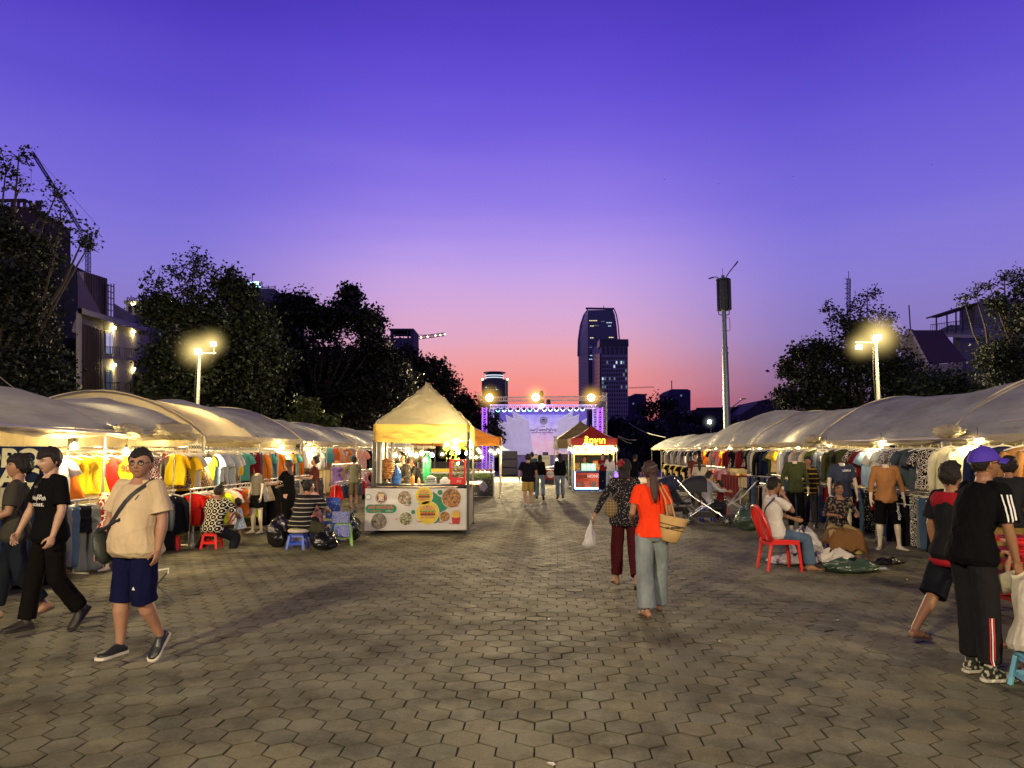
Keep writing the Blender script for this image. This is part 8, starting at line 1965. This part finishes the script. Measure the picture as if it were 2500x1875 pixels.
person('man in a black shirt with white ring print on the red stool', spot(526, 12.7), -8, 1.66, 1.08, 'm', TB, {**sit(.55, 1.05, 1.75, .38), 'UR': (.4, .5, -.8), 'FR': (-.2, .9, -.3), 'UL': (.4, .5, -.8), 'FL': (-.2, .9, -.3), 'hp': -.25, 'hy': -.2},
       top=dict(mat=RINGS, color=(.010, .010, .010), sleeve=.8, sw=.075, e=.024, flare=.02), bottom=dict(mat=M, color=(.012, .014, .022), len=1.9, w=(.1, .075)), shoes=dict(kind='sandal', mat=SANDAL), hair=dict(kind='short', t=.012, line=.05, side=.0, back=-.05), voxel=MIDV, seat=.26)
person('toddler girl in a pale blue sleeveless dress leaning toward the squatting man', spot(593, 13.4), 78, .82, 1.0, 'f', TA, dict(lean=.15, lean2=.35, UR=(.2, .5, -.8), FR=(0, .6, -.8), UL=(.2, .3, -.9), FL=(0, .5, -.8), hp=-.35, thR=.15, thL=-.1), top=dict(kind='dress', name='dress', mat=pattern_mat('dress_blue_print', 'flowers', (.5, .55, .6), 18), color=(.22, .32, .42), sleeve=0, hem=.26, w=.33), kid=True, hair=dict(kind='bob', t=.02, len=.05), voxel=MIDV)
def stool_top(px, d): return spot(px, d)
person('man in a black striped shirt and olive shorts on the blue stool', spot(737, 12.7), -22, 1.70, 1.18, 'm', TA, {**sit(.62, 1.22, 1.45, .45), 'UR': (.3, .6, -.7), 'FR': (-.3, .9, -.3), 'UL': (.3, .6, -.7), 'FL': (-.3, .9, -.2), 'hp': -.35, 'hy': -.3},
       top=dict(mat=STR, color=(.014, .014, .016), sleeve=.8, sw=.078, e=.022), bottom=dict(mat=M, color=(.055, .058, .035), len=.85, w=(.11, .11), name='shorts'), shoes=dict(kind='sandal', mat=SANDAL), hair=dict(kind='short', t=.014, line=.05, side=0), voxel=MIDV, seat=.34)
def mask(c): MB().ball(c['hc'] + c['hm'] @ V((0, .068, -.078)) * c['hs'], .05, 12, (1, .75, .6), M=c['hm']).build('face_mask', mat('mask_white', (.7, .68, .62), rough=.8), c['root'], smooth=True)
person('seated woman in a pink top with a face mask under her chin', spot(774, 13.7), 140, 1.56, 1.0, 'f', TC, {**sit(.2, 1.3, 1.5, .2), 'UR': (.2, .4, -.9), 'FR': (-.3, .9, -.1), 'UL': (.2, .4, -.9), 'FL': (-.3, .9, -.1), 'hp': -.25}, top=dict(mat=M, color=(.60, .30, .24), sleeve=.7), bottom=dict(mat=M, color=(.03, .03, .035), len=1.6), shoes=dict(kind='sandal', mat=SANDAL), hair=dict(kind='long', t=.016, len=.3), voxel=MIDV, seat=.36, extras=mask)
def pbag(c):
 J = c['J']; p = J['wriL'] + J['FL'] * .08; g = thing('plastic_bag', 'milky plastic bag hanging from the hand of the woman in the black dress', 'plastic bag', c['root'].location, c['root'].rotation_euler[2])
 MB().eloft([(p + V((0, 0, z)), V((rx, 0, 0)), V((0, rx * .6, 0))) for z, rx in ((0, .015), (-.10, .05), (-.22, .09), (-.30, .085), (-.33, .05))], 16).build('bag_film', mat('film_white', (.75, .75, .72), rough=.3, transl=.5), g, smooth=True)
person('woman with long brown hair in a black ankle-length dress choosing clothes', spot(709, 15.2), 72, 1.52, 1.0, 'f', TC, dict(lean=.05, lean2=.14, UR=(.1, .4, -.9), FR=(0, .9, -.3), UL=(.15, .5, -.85), FL=(.0, .95, -.2), hp=-.25, curlL=1.2), top=dict(kind='dress', name='dress', mat=M, color=BLK, sleeve=.7, hem=.10, w=.22), shoes=dict(kind='sandal', mat=SANDAL), hair=dict(kind='long', t=.016, len=.34, mat=HAIR_BROWN), voxel=MIDV, extras=pbag)
person('woman in a maroon t-shirt with tied hair looking at her phone by the purple dress', spot(770, 17.4), 105, 1.58, 1.0, 'f', TC, dict(UR=(.15, .3, -1), FR=(-.1, 1, .0), UL=(.15, .3, -1), FL=(-.1, 1, .1), hp=-.25, curlL=1.0), top=dict(mat=M, color=(.07, .02, .02), sleeve=.7), bottom=dict(mat=M, color=(.025, .025, .03), len=1.9), shoes=dict(kind='sandal', mat=SANDAL), hair=dict(kind='bun', t=.014, bun=(0, -.10, .01)), voxel=MIDV)
person('boy in a grey-green t-shirt and khaki shorts reaching into the clothes beside the burger stall', spot(866, 21.6), 28, 1.54, .98, 'm', TA, dict(UL=(.3, .7, -.5), FL=(0, 1, .1), UR=(.2, .1, -1), thR=.08, thL=-.08), top=dict(mat=M, color=(.14, .14, .09), sleeve=.7), bottom=dict(mat=M, color=(.11, .085, .05), len=1.12, w=(.1, .092), name='shorts'), shoes=dict(kind='sandal', mat=SANDAL), hair=dict(kind='short', t=.016), voxel=FAR)
def chair_man(c):
 glasses(c); J = c['J']; sling(c, 'bag_strap', mat('strap_black', (.012, .012, .014), rough=.6), J['shdR'] + V((.03, 0, .04)), J['hipL'] + V((-.06, 0, .16)), .028)
person('man in a white t-shirt on the red plastic chair, hand at his chin', spot(1888, 10.45), -88, 1.68, .96, 'm', TB, {**dict(thR=1.42, thL=1.32, knR=1.30, knL=1.05, abR=.06, abL=.10, lean=-.18, lean2=-.02), 'UR': (.0, .80, -.62), 'FR': (-.32, -.42, 1.0), 'UL': (.1, .5, -.9), 'FL': (-.2, 1, -.3), 'curlR': 1.1, 'hp': .12},
       top=dict(mat=M, color=(.55, .52, .46), sleeve=.75, sw=.072, e=.02, flare=.02), bottom=dict(mat=DENIM, color=(.06, .10, .16), len=1.95, w=(.098, .092), wk=.08, name='jeans'), shoes=dict(kind='sandal', mat=SANDAL), hair=dict(kind='short', t=.014, line=.045), voxel=.006, seat=.45, extras=chair_man)
def sewing(c):
 J = c['J']; glasses(c); mb = MB()
 def f(u, v): return V((-.29 + .58 * u, .10 + .40 * v, J['kneeR'].z + .10 - .10 * abs(v - .45) - 1.3 * max(0, v - .8) - 1.6 * max(0, abs(u - .5) - .36) + .03 * noise.noise(V((u * 5, v * 5, 1))) + .012 * sin(u * 22 + v * 7)))
 mb.grid(f, 36, 24); g = thing('brown_cloth', 'brown garment being sewn on the lap of the seated woman with glasses', 'garment', c['root'].location, c['root'].rotation_euler[2]); o = mb.build('cloth', cloth((.15, .075, .03)), g, smooth=True); s_ = o.modifiers.new('Solid', 'SOLIDIFY'); s_.thickness = .01
person('woman with glasses in a black embroidered blouse sewing on the purple stool', spot(2036, 11.5), 176, 1.56, 1.05, 'f', TB, {**sit(.22, 1.38, 1.48, .30), 'UR': (.45, .25, -.9), 'FR': (-.55, .9, .0), 'UL': (.45, .25, -.9), 'FL': (-.45, .9, .05), 'hp': -.38, 'curlR': 1.0, 'curlL': 1.0},
       top=dict(mat=pattern_mat('blouse_print', 'leopard', (.16, .11, .07), 26), color=(.012, .014, .022), sleeve=1.3, e=.02), bottom=dict(mat=M, color=(.34, .26, .11), len=1.8, w=(.1, .085), name='trousers'), shoes=dict(kind='sandal', mat=SANDAL), hair=dict(kind='bun', t=.018, bun=(0, -.09, .0)), voxel=.0065, seat=.42, extras=sewing)
person('woman in a cream sweater with a dark stripe and a ponytail, at the jewellery table', spot(1707, 20.3), -15, 1.56, .98, 'f', TC, dict(hp=-.15, UR=(.2, .3, -.9), FR=(-.1, .9, -.1), UL=(.2, .3, -.9), FL=(-.1, .9, -.1)), top=dict(mat=pattern_mat('sweater_band', 'stripes', (.04, .03, .03), 1.1), color=(.50, .44, .32), sleeve=1.8, lo=-.06), bottom=dict(mat=M, color=(.13, .11, .07), len=1.9), shoes=dict(kind='sneaker', mat=SHOE_B), hair=dict(kind='pony', t=.014, len=.25), voxel=FAR)
person('dark-haired man facing out beside the cream sweater woman', spot(1698, 22.4), 175, 1.66, 1.0, 'm', TC, dict(hp=-.1), top=dict(mat=M, color=(.10, .03, .02), sleeve=.7), bottom=dict(mat=M, color=(.03, .03, .03), len=1.9), shoes=dict(kind='sneaker', mat=SHOE_B), hair=dict(kind='short', t=.02), voxel=FAR)
person('seated person in a white shirt reaching to the child behind the black stroller', spot(1722, 17.6), -80, 1.60, 1.0, 'm', TC, {**sit(.2, 1.4, 1.5, .15), 'UR': (.1, .7, -.6), 'FR': (0, 1, -.1), 'UL': (.1, .7, -.6), 'FL': (0, 1, 0)}, top=dict(mat=M, color=(.42, .42, .44), sleeve=1.6), bottom=dict(mat=M, color=(.02, .02, .03), len=1.9), shoes=dict(kind='sneaker', mat=WS), hair=dict(kind='short', t=.014), voxel=MIDV, seat=.38)
person('small child in dark red clothes sitting opposite the white-shirted person', spot(1757, 17.9), 95, .95, 1.0, 'm', TC, sit(.2, 1.3, 1.4, .1), top=dict(mat=M, color=(.12, .012, .02), sleeve=1.7), bottom=dict(mat=M, color=(.12, .012, .02), len=1.8), kid=True, hair=dict(kind='short', t=.016), voxel=MIDV, seat=.42)
person('stall keeper in a black and yellow striped top among the olive shirts', spot(1972, 16.0), 160, 1.58, 1.0, 'f', TB, dict(hp=-.2, UR=(.2, .3, -.9), FR=(-.2, .9, .1)), top=dict(mat=pattern_mat('bee_stripes', 'stripes', (.5, .33, .03), 3), color=(.02, .015, .012), sleeve=1.5), bottom=dict(mat=M, color=(.03, .03, .03), len=1.9), shoes=dict(kind='sneaker', mat=SHOE_B), hair=dict(kind='bun', t=.016), voxel=MIDV)
def shorts_print(c):
 me = text_mesh('KeepMo', .085, .0005, bold=.004); me.transform(Matrix.Rotation(-pi / 2, 4, 'Z')); J = c['J']
 print_on(c, 'bottom', 'lettering', me, mat('shirt_print', (.7, .7, .66)), J['kneeL'].lerp(J['hipL'], .48) + V((-.045, .5, 0)), (0, -1, 0), (-1, 0, 0), (0, 0, 1))
person('headless cream mannequin in a tan henley and black knee shorts with white lettering', spot(2158, 12.55), 172, 1.72, .98, 'm', (.62, .54, .38), dict(thR=.02, thL=.12, abR=.10, abL=.12, UR=(.28, .02, -1), FR=(.08, .06, -1), UL=(.28, .02, -1), FL=(.1, .1, -1), curlR=.25, curlL=.25, toR=.5, toL=.4),
       top=dict(mat=M, color=(.36, .17, .06), sleeve=1.55, e=.014, name='henley_shirt'), bottom=dict(mat=M, color=BLK, len=1.08, w=(.105, .098), name='shorts'), voxel=.0065, mann=True, extras=lambda c: (shorts_print(c), [MB().ball(c['J']['neck'] + V((0, .088 + .0 * i, -.07 - .035 * i)), .007, 8).build('button', SHOE_B, c['top']) for i in range(3)]))
def slate_print(c):
 me = text_mesh('LOMOS', .05, .0005, bold=.003); print_on(c, 'top', 'lettering', me, mat('shirt_print', (.7, .7, .66)), c['J']['chest'] + V((-.07, .5, .07)), (0, -1, 0), (-1, 0, 0), (0, 0, 1))
person('mannequin in a slate blue t-shirt with small chest lettering and cream shorts', spot(2052, 13.9), 172, 1.72, .95, 'm', (.62, .54, .38), dict(UR=(.25, 0, -1), UL=(.25, 0, -1), curlR=.3, curlL=.3), top=dict(mat=M, color=(.045, .055, .085), sleeve=.75, sw=.075, e=.018), bottom=dict(mat=M, color=(.55, .48, .32), len=.85, w=(.1, .1), name='shorts'), voxel=MIDV, mann=True, extras=slate_print)
person('mannequin in an olive long-sleeve top and black trousers with one hand pointing down', spot(1938, 15.4), 168, 1.74, .92, 'm', (.62, .54, .38), dict(UR=(.3, 0, -1), FR=(.02, .05, -1), UL=(.25, 0, -1), curlR=.2), top=dict(mat=M, color=(.05, .06, .025), sleeve=1.8, e=.012), bottom=dict(mat=M, color=BLK, len=1.9, w=(.092, .07)), voxel=MIDV, mann=True)
person('mannequin in black pleated shorts showing bare cream legs by the black trousers', spot(632, 15.0), 150, 1.45, .95, 'f', (.62, .54, .38), dict(thR=.05, thL=-.05, UR=(.3, 0, -1)), top=dict(mat=M, color=(.12, .11, .10), sleeve=.6, lo=-.02), bottom=dict(mat=M, color=BLK, len=.62, w=(.105, .12), name='shorts'), voxel=MIDV, mann=True)
person('child mannequin bust in a red dress printed with white rings behind the glasses man', spot(266, 10.4), 150, 1.30, .9, 'f', (.62, .54, .38), dict(UR=(.4, 0, -1), UL=(.4, 0, -1)), top=dict(kind='dress', name='dress', mat=pattern_mat('dress_rings', 'flowers', (.75, .68, .55), 11), color=(.28, .012, .02), sleeve=0, hem=.62, w=.26, hi=.47), voxel=MIDV, mann=True)
def stool(label, p, h, m, w=.30, rz=0.0, group=None, z=0):
 root = thing('plastic_stool', label, 'stool', (p.x, p.y, z), rz, group); t = w * .40
 MB().box((0, 0, h - .012), (w * .86, w * .86, .024)).build('seat', m, root, bevel=.01)
 mb = MB(); mb.lathe([(w * .43 * 1.2, h - .06), (w * .41 * 1.2, h - .02)], n=4, M=Matrix.Rotation(pi / 4, 3, 'Z')); mb.build('seat_rim', m, root)
 for sx in (-1, 1):
  for sy in (-1, 1):
   MB().bar((sx * t, sy * t, h - .03), (sx * w * .52, sy * w * .52, 0), .045, .03).build('leg', m, root, bevel=.006)
 for a, b in (((-1, -1), (1, -1)), ((1, -1), (1, 1)), ((1, 1), (-1, 1)), ((-1, 1), (-1, -1))):
  q = .47 * w; zz = h * .38; MB().bar((a[0] * q, a[1] * q, zz), (b[0] * q, b[1] * q, zz), .014, .035).build('crossbar', m, root)
 return root
RED = plastic('stool_red', (.60, .018, .012), .3); BLUE = plastic('stool_blue', (.03, .08, .50), .3); PURP = plastic('stool_purple', (.09, .03, .35), .3); LB = plastic('stool_sky', (.16, .42, .55), .3); GRN = plastic('stool_green', (.25, .50, .12), .3)
stool('low red plastic stool under the ring-print shirt man', spot(526, 12.72), .28, RED, .26)
stool('small red plastic stool partly hidden by the beige-shirt man\'s hand', spot(428, 12.5), .24, RED, .24, .3)
stool('low blue plastic stool under the striped-shirt man', spot(733, 12.65), .27, BLUE, .28)
cu = thing('seat_cushion', 'folded off-white cloth cushion on the blue stool', 'cushion', spot(735, 12.65) + V((0, 0, .275)))
MB().grid(lambda u, v: V((cos(2*pi*u) * .19 * sin(pi * (.02 + .96 * v)) ** .5 * (1 + .1 * noise.noise(V((u * 6, v * 3, 0)))), sin(2*pi*u) * .20 * sin(pi * (.02 + .96 * v)) ** .5, .04 - .04 * cos(pi * v))), 30, 12, True).build('cover', cloth((.48, .42, .34)), cu, smooth=True)
stool('low stool under the masked woman in pink', spot(776, 13.75), .30, BLUE, .26)
stool('green plastic stool holding blue printed packets', spot(841, 13.1), .40, GRN, .30, .3)
stool('purple plastic stool under the sewing woman', spot(2040, 11.45), .40, PURP, .30)
stool('pale blue plastic stool with a person in white at the very edge', spot(2512, 5.2), .25, LB, .30, -.2)
stool('stool under the white-shirted person behind the stroller', spot(1722, 17.62), .36, BLUE, .28)
stool('stool under the child in dark red', spot(1757, 17.92), .40, RED, .24)
for i in range(4):
 stool(['lowest red stool of the stack behind the purple-cap man', 'second red stool from the bottom of the stack behind the purple-cap man', 'third red stool up in the stack behind the purple-cap man', 'topmost red stool of the stack behind the purple-cap man'][i], spot(2470, 7.6), .45, RED, .36, .08, 'stacked red plastic stools', .12 * i)
pk = thing('printed_packet', 'blue and white printed packet leaning on the green stool', 'packet', spot(836, 12.95) + V((0, 0, .42)))
MB().box((0, 0, .10), (.30, .08, .20)).build('wrap', pattern_mat('packet_print', 'leopard', (.5, .5, .48), 75), pk, bevel=.01).color = (.04, .07, .35, 1)
pk = thing('printed_packet', 'flat blue and white packet hanging down the front of the green stool', 'packet', spot(840, 12.9) + V((0, 0, .2)))
MB().box((0, 0, .08), (.26, .03, .22)).build('wrap', pattern_mat('packet_print', 'leopard', (.5, .5, .48), 75), pk, bevel=.01).color = (.03, .06, .38, 1)
def red_chair():
 p = spot(1893, 10.5); root = thing('plastic_chair', 'glossy red plastic chair with a slatted rounded back under the white-shirt man', 'chair', p, R(-90) + R(2))
 MB().box((0, .02, .43), (.42, .42, .03)).build('seat', RED, root, bevel=.012)
 for sx in (-1, 1):
  MB().tube([(sx * .19, .20, .43), (sx * .215, .235, 0)], [.026, .02], 8).build('leg', RED, root); MB().tube([(sx * .18, -.17, .43), (sx * .20, -.25, 0)], [.026, .02], 8).build('leg', RED, root)
  MB().bar((sx * .205, .2, .40), (sx * .20, -.2, .40), .03, .05).build('side_rail', RED, root)
 pts = [V((.20, -.18, .42)), V((.22, -.24, .62)), V((.20, -.30, .80)), V((.11, -.33, .89)), V((0, -.335, .91)), V((-.11, -.33, .89)), V((-.20, -.30, .80)), V((-.22, -.24, .62)), V((-.20, -.18, .42))]
 MB().tube(pts, .024, 10).build('back_frame', RED, root, smooth=True)
 for x in (-.12, -.04, .04, .12): MB().bar((x, -.19, .43), (x * .8, -.325, .87), .030, .010).build('back_slat', RED, root)
 MB().bar((-.2, .2, .38), (.2, .2, .38), .03, .05).build('front_rail', RED, root); MB().bar((-.2, -.2, .38), (.2, -.2, .38), .03, .05).build('rear_rail', RED, root)
red_chair()
bc = thing('plastic_chair', 'blue and white patterned chair back standing behind the masked woman', 'chair', spot(808, 13.6), -.2)
PB = pattern_mat('chair_print', 'dots', (.6, .6, .55), 32)
for nm, c, s in (('backrest', (0, .15, .62), (.30, .03, .40)), ('seat', (0, 0, .36), (.32, .32, .03))): MB().box(c, s).build(nm, PB, bc, bevel=.02).color = (.04, .08, .35, 1)
for sx in (-1, 1):
 for sy in (-1, 1): MB().box((sx * .13, sy * .13, .18), (.035, .035, .36)).build('leg', BLUE, bc)
def sack(label, p, w, h, m, seed, name='rubbish_bag', cat='bag', dep=.9, knot=True):
 root = thing(name, label, cat, p)
 def f(u, v):
  r = (sin(pi * (.04 + .90 * v)) ** .55) * (1 - .35 * v) * w / 2; a = 2 * pi * u
  n = 1 + .45 * noise.noise(V((cos(a) * 1.7, sin(a) * 1.7, v * 2.2 + seed))) + .30 * abs(noise.noise(V((cos(a) * 3.5, sin(a) * 3.5, v * 4 + seed)))) + .16 * noise.noise(V((cos(a) * 9, sin(a) * 9, v * 9 + seed)))
  if knot and v > .86: r = max(.02, r * .45)
  return V((cos(a) * r * n, sin(a) * r * n * dep, v * h * (1 + .35 * noise.noise(V((cos(a) * 1.3, sin(a) * 1.3 + seed, v))))))
 MB().grid(f, 44, 30, True).build('film', m, root, smooth=True)
 if knot: MB().tube([(0, 0, h * .93), (.02, .01, h * 1.05), (.08, .0, h * 1.1)], [.03, .02, .035], 8).build('knot', m, root, smooth=True)
BB = mat('bin_liner', (.008, .008, .010), rough=.22, spec=.7, bump=.9, bscale=9, dist=.03); GB = mat('green_liner', (.035, .06, .04), rough=.25, spec=.7, bump=.8, bscale=7, dist=.03)
sack('slumped shiny black bag beside the striped man\'s bare leg', spot(684, 12.9), .42, .50, BB, 1)
sack('squat black bag in front of the masked woman', spot(798, 12.55), .52, .33, BB, 5)
sack('dark bag with yellow bits behind the green stool', spot(862, 13.9), .40, .50, mat('dark_green_liner', (.012, .02, .012), rough=.25, spec=.7, bump=.9, bscale=9, dist=.03), 9)
sack('large dark green bag of stock on the ground behind the red chair', spot(1822, 15.6), .66, .52, GB, 12, 'stock_sack')
sack('white cloth bundle on the ground in front of the sewing woman', spot(2030, 10.9), .62, .22, cloth((.50, .47, .42)), 15, 'cloth_bundle', 'cloth bundle', .6, False)
sack('crumpled green tarpaulin bundle of clothes on the ground beside the chair man\'s feet', spot(2062, 10.2), .80, .19, GB, 18, 'tarpaulin_bundle', 'cloth bundle', .45, False)
sack('shiny black rolled bag lying on the pavers near the mannequin\'s feet', spot(2155, 10.9), .52, .10, BB, 21, 'rolled_bag', 'bag', .35, False)
sack('white and lavender clothes heap under the red chair', spot(1925, 10.9), .75, .16, cloth((.42, .38, .42)), 24, 'clothes_heap', 'clothes heap', .5, False)
sack('flat clear-wrapped shirts spread on the ground beside the tarpaulin bundle', spot(2105, 10.35), .62, .07, mat('wrap_grey', (.3, .32, .34), rough=.3, bump=.5), 27, 'wrapped_shirts', 'clothes', .5, False)
sack('white stuffed clothes bag behind the thigh of the man on the red chair', spot(1955, 11.3), .55, .48, cloth((.50, .48, .45)), 30, 'cloth_bundle', 'cloth bundle', .7, False)
bt = thing('water_bottle', 'clear water bottle with a blue cap standing by the red stool', 'bottle', spot(478, 12.75))
MB().lathe([(.005, 0), (.036, 0), (.038, .03), (.034, .10), (.038, .16), (.036, .2), (.015, .25), (.013, .27)], n=16).build('bottle', mat('pet', (.5, .55, .6), rough=.1, trans=.6, alpha=.6), bt, smooth=True); MB().lathe([(.016, .265), (.016, .29), (.002, .292)], n=12).build('cap', BLUE, bt)
fs = thing('folding_stand', 'thin dark folding stand with crossed legs behind the beige-shirt man', 'stand', spot(400, 7.9)); q = lambda x, y, d: at(x, y, d) - V(fs.location)
MB().tube([q(408, 1398, 7.9), q(380, 1432, 7.9)], .009, 6).build('leg', DARKSTEEL, fs); MB().tube([q(378, 1424, 7.9), q(428, 1471, 7.95)], .010, 6).build('leg', DARKSTEEL, fs); MB().tube([q(385, 1392, 7.9), q(412, 1388, 7.9), q(410, 1400, 7.9)], .008, 6).build('handle', WHITE_P, fs); MB().tube([q(380, 1432, 7.9), q(372, 1468, 7.85)], .009, 6).build('leg', DARKSTEEL, fs)
tub = thing('plastic_basin', 'red plastic basin on the ground behind the black trousers man', 'basin', spot(62, 9.4)); MB().lathe([(.02, 0), (.13, 0), (.18, .12), (.19, .12), (.18, .13), (.125, .02), (.02, .02)], n=24).build('bowl', RED, tub, smooth=True)
bl = thing('printed_blanket', 'navy hanging cloth covered with big pale block letters', 'hanging cloth', at(8, 1100, 8.6)); bl.rotation_euler = (0, 0, R(30))
MB().grid(lambda u, v: V((-.42 + .84 * u, .02 * sin(u * 18) * (1 - v), -.95 + 1.0 * v)), 30, 12).build('cloth', cloth((.012, .02, .05)), bl, smooth=True)
for i, s in enumerate(('OPO', 'PIAC', 'HEC', 'TIA')): text('lettering', s, .30, mat('letters_cream', (.58, .55, .32), rough=.8), (.06, -.035, -.10 - .235 * i), bl, bold=.012)
def paper(label, px, py, d, w, h, lines, rz=0):
 p = at(px, py, d); r = thing('price_sign', label, 'price sign', p, rz); MB().box((0, 0, 0), (w, .006, h)).build('card', mat('paper', (.62, .58, .45), rough=.7), r)
 for s, z, sz in lines: text('lettering', s, sz, mat('marker', (.05, .04, .04)), (0, -.006, z), r, bold=.002)
 MB().tube([(-w * .3, 0, h / 2), (0, 0, h / 2 + .08), (w * .3, 0, h / 2)], .003, 5).build('string', CORD, r)
paper('white price card reading 10000 riel hanging over the yellow clothes', 476, 1092, 13.3, .24, .14, (('10000៛', 0, .085),), R(10))
paper('handwritten white price sheet pinned on the olive shirts', 2009, 1094, 15.0, .20, .17, (('ម៉ូតថ្មី', .055, .035), ('ម៉ោង 5000៛', .0, .052), ('1$ 2$', -.055, .035)), R(-12))
def stroller(label, px, d, rz, m, fr, hood=True, s=1.0):
 root = thing('stroller', label, 'stroller', spot(px, d), rz); root.scale = (s, s, s)
 T = lambda *a, **k: MB().tube(*a, **k)
 for sy in (-.24, .24):
  T([(-.62, sy, .98), (-.30, sy, .62), (.42, sy, .14)], .014, 8).build('frame_tube', fr, root); T([(-.42, sy, .14), (-.05, sy, .40), (.16, sy, .52)], .013, 8).build('frame_tube', fr, root)
  T([(.16, sy, .52), (.42, sy, .50)], .012, 6).build('armrest', DARKSTEEL, root)
  for x in (-.42, .42):
   w = MB().lathe([(.03, -.02), (.095, -.018), (.10, 0), (.095, .018), (.03, .02)], n=22, M=Matrix.Rotation(pi / 2, 3, 'X')).build('wheel', mat('tyre', (.02, .02, .02), rough=.7), root, smooth=True, loc=(x, sy, .10))
   mb = MB(); mb.lathe([(.0, -.024), (.03, -.024), (.03, .024), (.0, .024)], n=12, M=Matrix.Rotation(pi / 2, 3, 'X'))
   for k in range(6): mb.bar((.02 * cos(k), -.022, .02 * sin(k)), (.075 * cos(k * pi / 3), -.022, .075 * sin(k * pi / 3)), .008)
   mb.build('hub', STEEL, w)
 T([(-.62, -.24, .98), (-.66, -.2, 1.0), (-.66, .2, 1.0), (-.62, .24, .98)], .018, 8).build('handle', DARKSTEEL, root)
 mb = MB(); mb.grid(lambda u, v: V((-.28 + .55 * v ** .9 + (.0 if v < .55 else .06), -.21 + .42 * u, .80 - .42 * min(v, .55) / .55 - .04 * sin(pi * u) - (.02 if v > .55 else 0))), 14, 16); o = mb.build('seat', m, root, smooth=True); q = o.modifiers.new('Solid', 'SOLIDIFY'); q.thickness = .04
 if hood:
  mb = MB(); mb.grid(lambda u, v: V((-.30 + .34 * cos(pi * .95 * u + .25) * -1 * .9 + .02, .25 * sin(pi * (v - .5)), .72 + .36 * sin(pi * .62 * u + .35) * (cos(pi * (v - .5)) ** .35 if 0 < v < 1 else 0))), 18, 14); o = mb.build('hood', m, root, smooth=True)
  mb = MB(); mb.box((-.05, 0, .22), (.5, .36, .12)); mb.build('basket', mat('mesh_dark', (.015, .012, .014), rough=.8), root)
 T([(.42, -.22, .52), (.46, 0, .54), (.42, .22, .52)], .014, 6).build('bumper_bar', DARKSTEEL, root)
SB = mat('stroller_black', (.010, .011, .015), rough=.75, bump=.3); SN = mat('stroller_navy', (.012, .018, .045), rough=.75, bump=.3)
stroller('black folding stroller with a silver frame and navy hood in front of the jewellery table', 1720, 16.9, R(-12), SB, metal('silver', (.5, .5, .5), .25), True, 1.05)
stroller('second dark stroller behind the first, nearer the noodle kiosk', 1650, 18.6, R(20), SN, DARKSTEEL, True, 1.0)
stroller('white-framed stroller with cream fabric beyond the green sack', 1785, 18.4, R(160), mat('stroller_cream', (.40, .38, .32), rough=.8), mat('frame_white', (.6, .6, .55), rough=.4), False, .95)
rr = random.Random(11)
for i, (px, py) in enumerate(((590, 1368), (1352, 1230), (1340, 1512), (1756, 1566), (1345, 1866), (2215, 1415), (2045, 1515), (1410, 1213), (1665, 1412), (1985, 1290))):
 p = G(px, py); r = rr.uniform(.012, .03)
 o = MB().grid(lambda u, v: V((r * 2.2 * (u - .5), r * 1.2 * (v - .5), .003 + .012 * abs(noise.noise(V((u * 4, v * 4, i)))))), 6, 5).build('paper_scrap', mat('scrap', (.6, .57, .5), rough=.8), None, loc=(p.x, p.y, 0), rot=(0, 0, rr.random() * 3))
 tag(o, 'small pale scrap of paper lying on the pavers', 'paper scrap', 'paper scraps littering the pavers')
for px, py, lb in ((1622, 438, 'tiny dark bird gliding high above the skyscraper'), (1755, 449, 'tiny bird directly above the telecom mast'), (1936, 431, 'tiny bird alone between the mast and the radio tower'), (2275, 402, 'tiny highest bird toward the balcony house side')):
 p = at(px, py, 90); mb = MB(); mb.add([V((-.22, 0, .06)), V((0, -.05, 0)), V((0, .05, 0)), V((.22, 0, .07)), V((0, 0, -.03))], [(0, 1, 2), (1, 3, 2), (0, 4, 1), (1, 4, 3)])
 tag(mb.build('bird', mat('bird_dark', (.01, .01, .01)), None, loc=p), lb, 'bird')
cam = bpy.data.cameras.new('camera'); cam.sensor_width = 36; cam.lens = 36 * F / 2500; cam.clip_end = 3000; cam.clip_start = .05
co = link(bpy.data.objects.new('camera', cam)); co.location = (0, 0, HC); co.rotation_euler = (pi / 2 + TH, 0, 0)
SC.camera = co
SC.render.engine = 'CYCLES'
SC.view_settings.view_transform = 'Standard'; SC.view_settings.look = 'None'; SC.view_settings.exposure = 0; SC.view_settings.gamma = 1
cy = SC.cycles
cy.max_bounces = 6; cy.diffuse_bounces = 3; cy.glossy_bounces = 3; cy.transmission_bounces = 6; cy.transparent_max_bounces = 8; cy.volume_bounces = 0
cy.sample_clamp_indirect = 4; cy.use_light_tree = True; cy.caustics_reflective = False; cy.caustics_refractive = False
cy.use_denoising = True; cy.volume_max_steps = 64
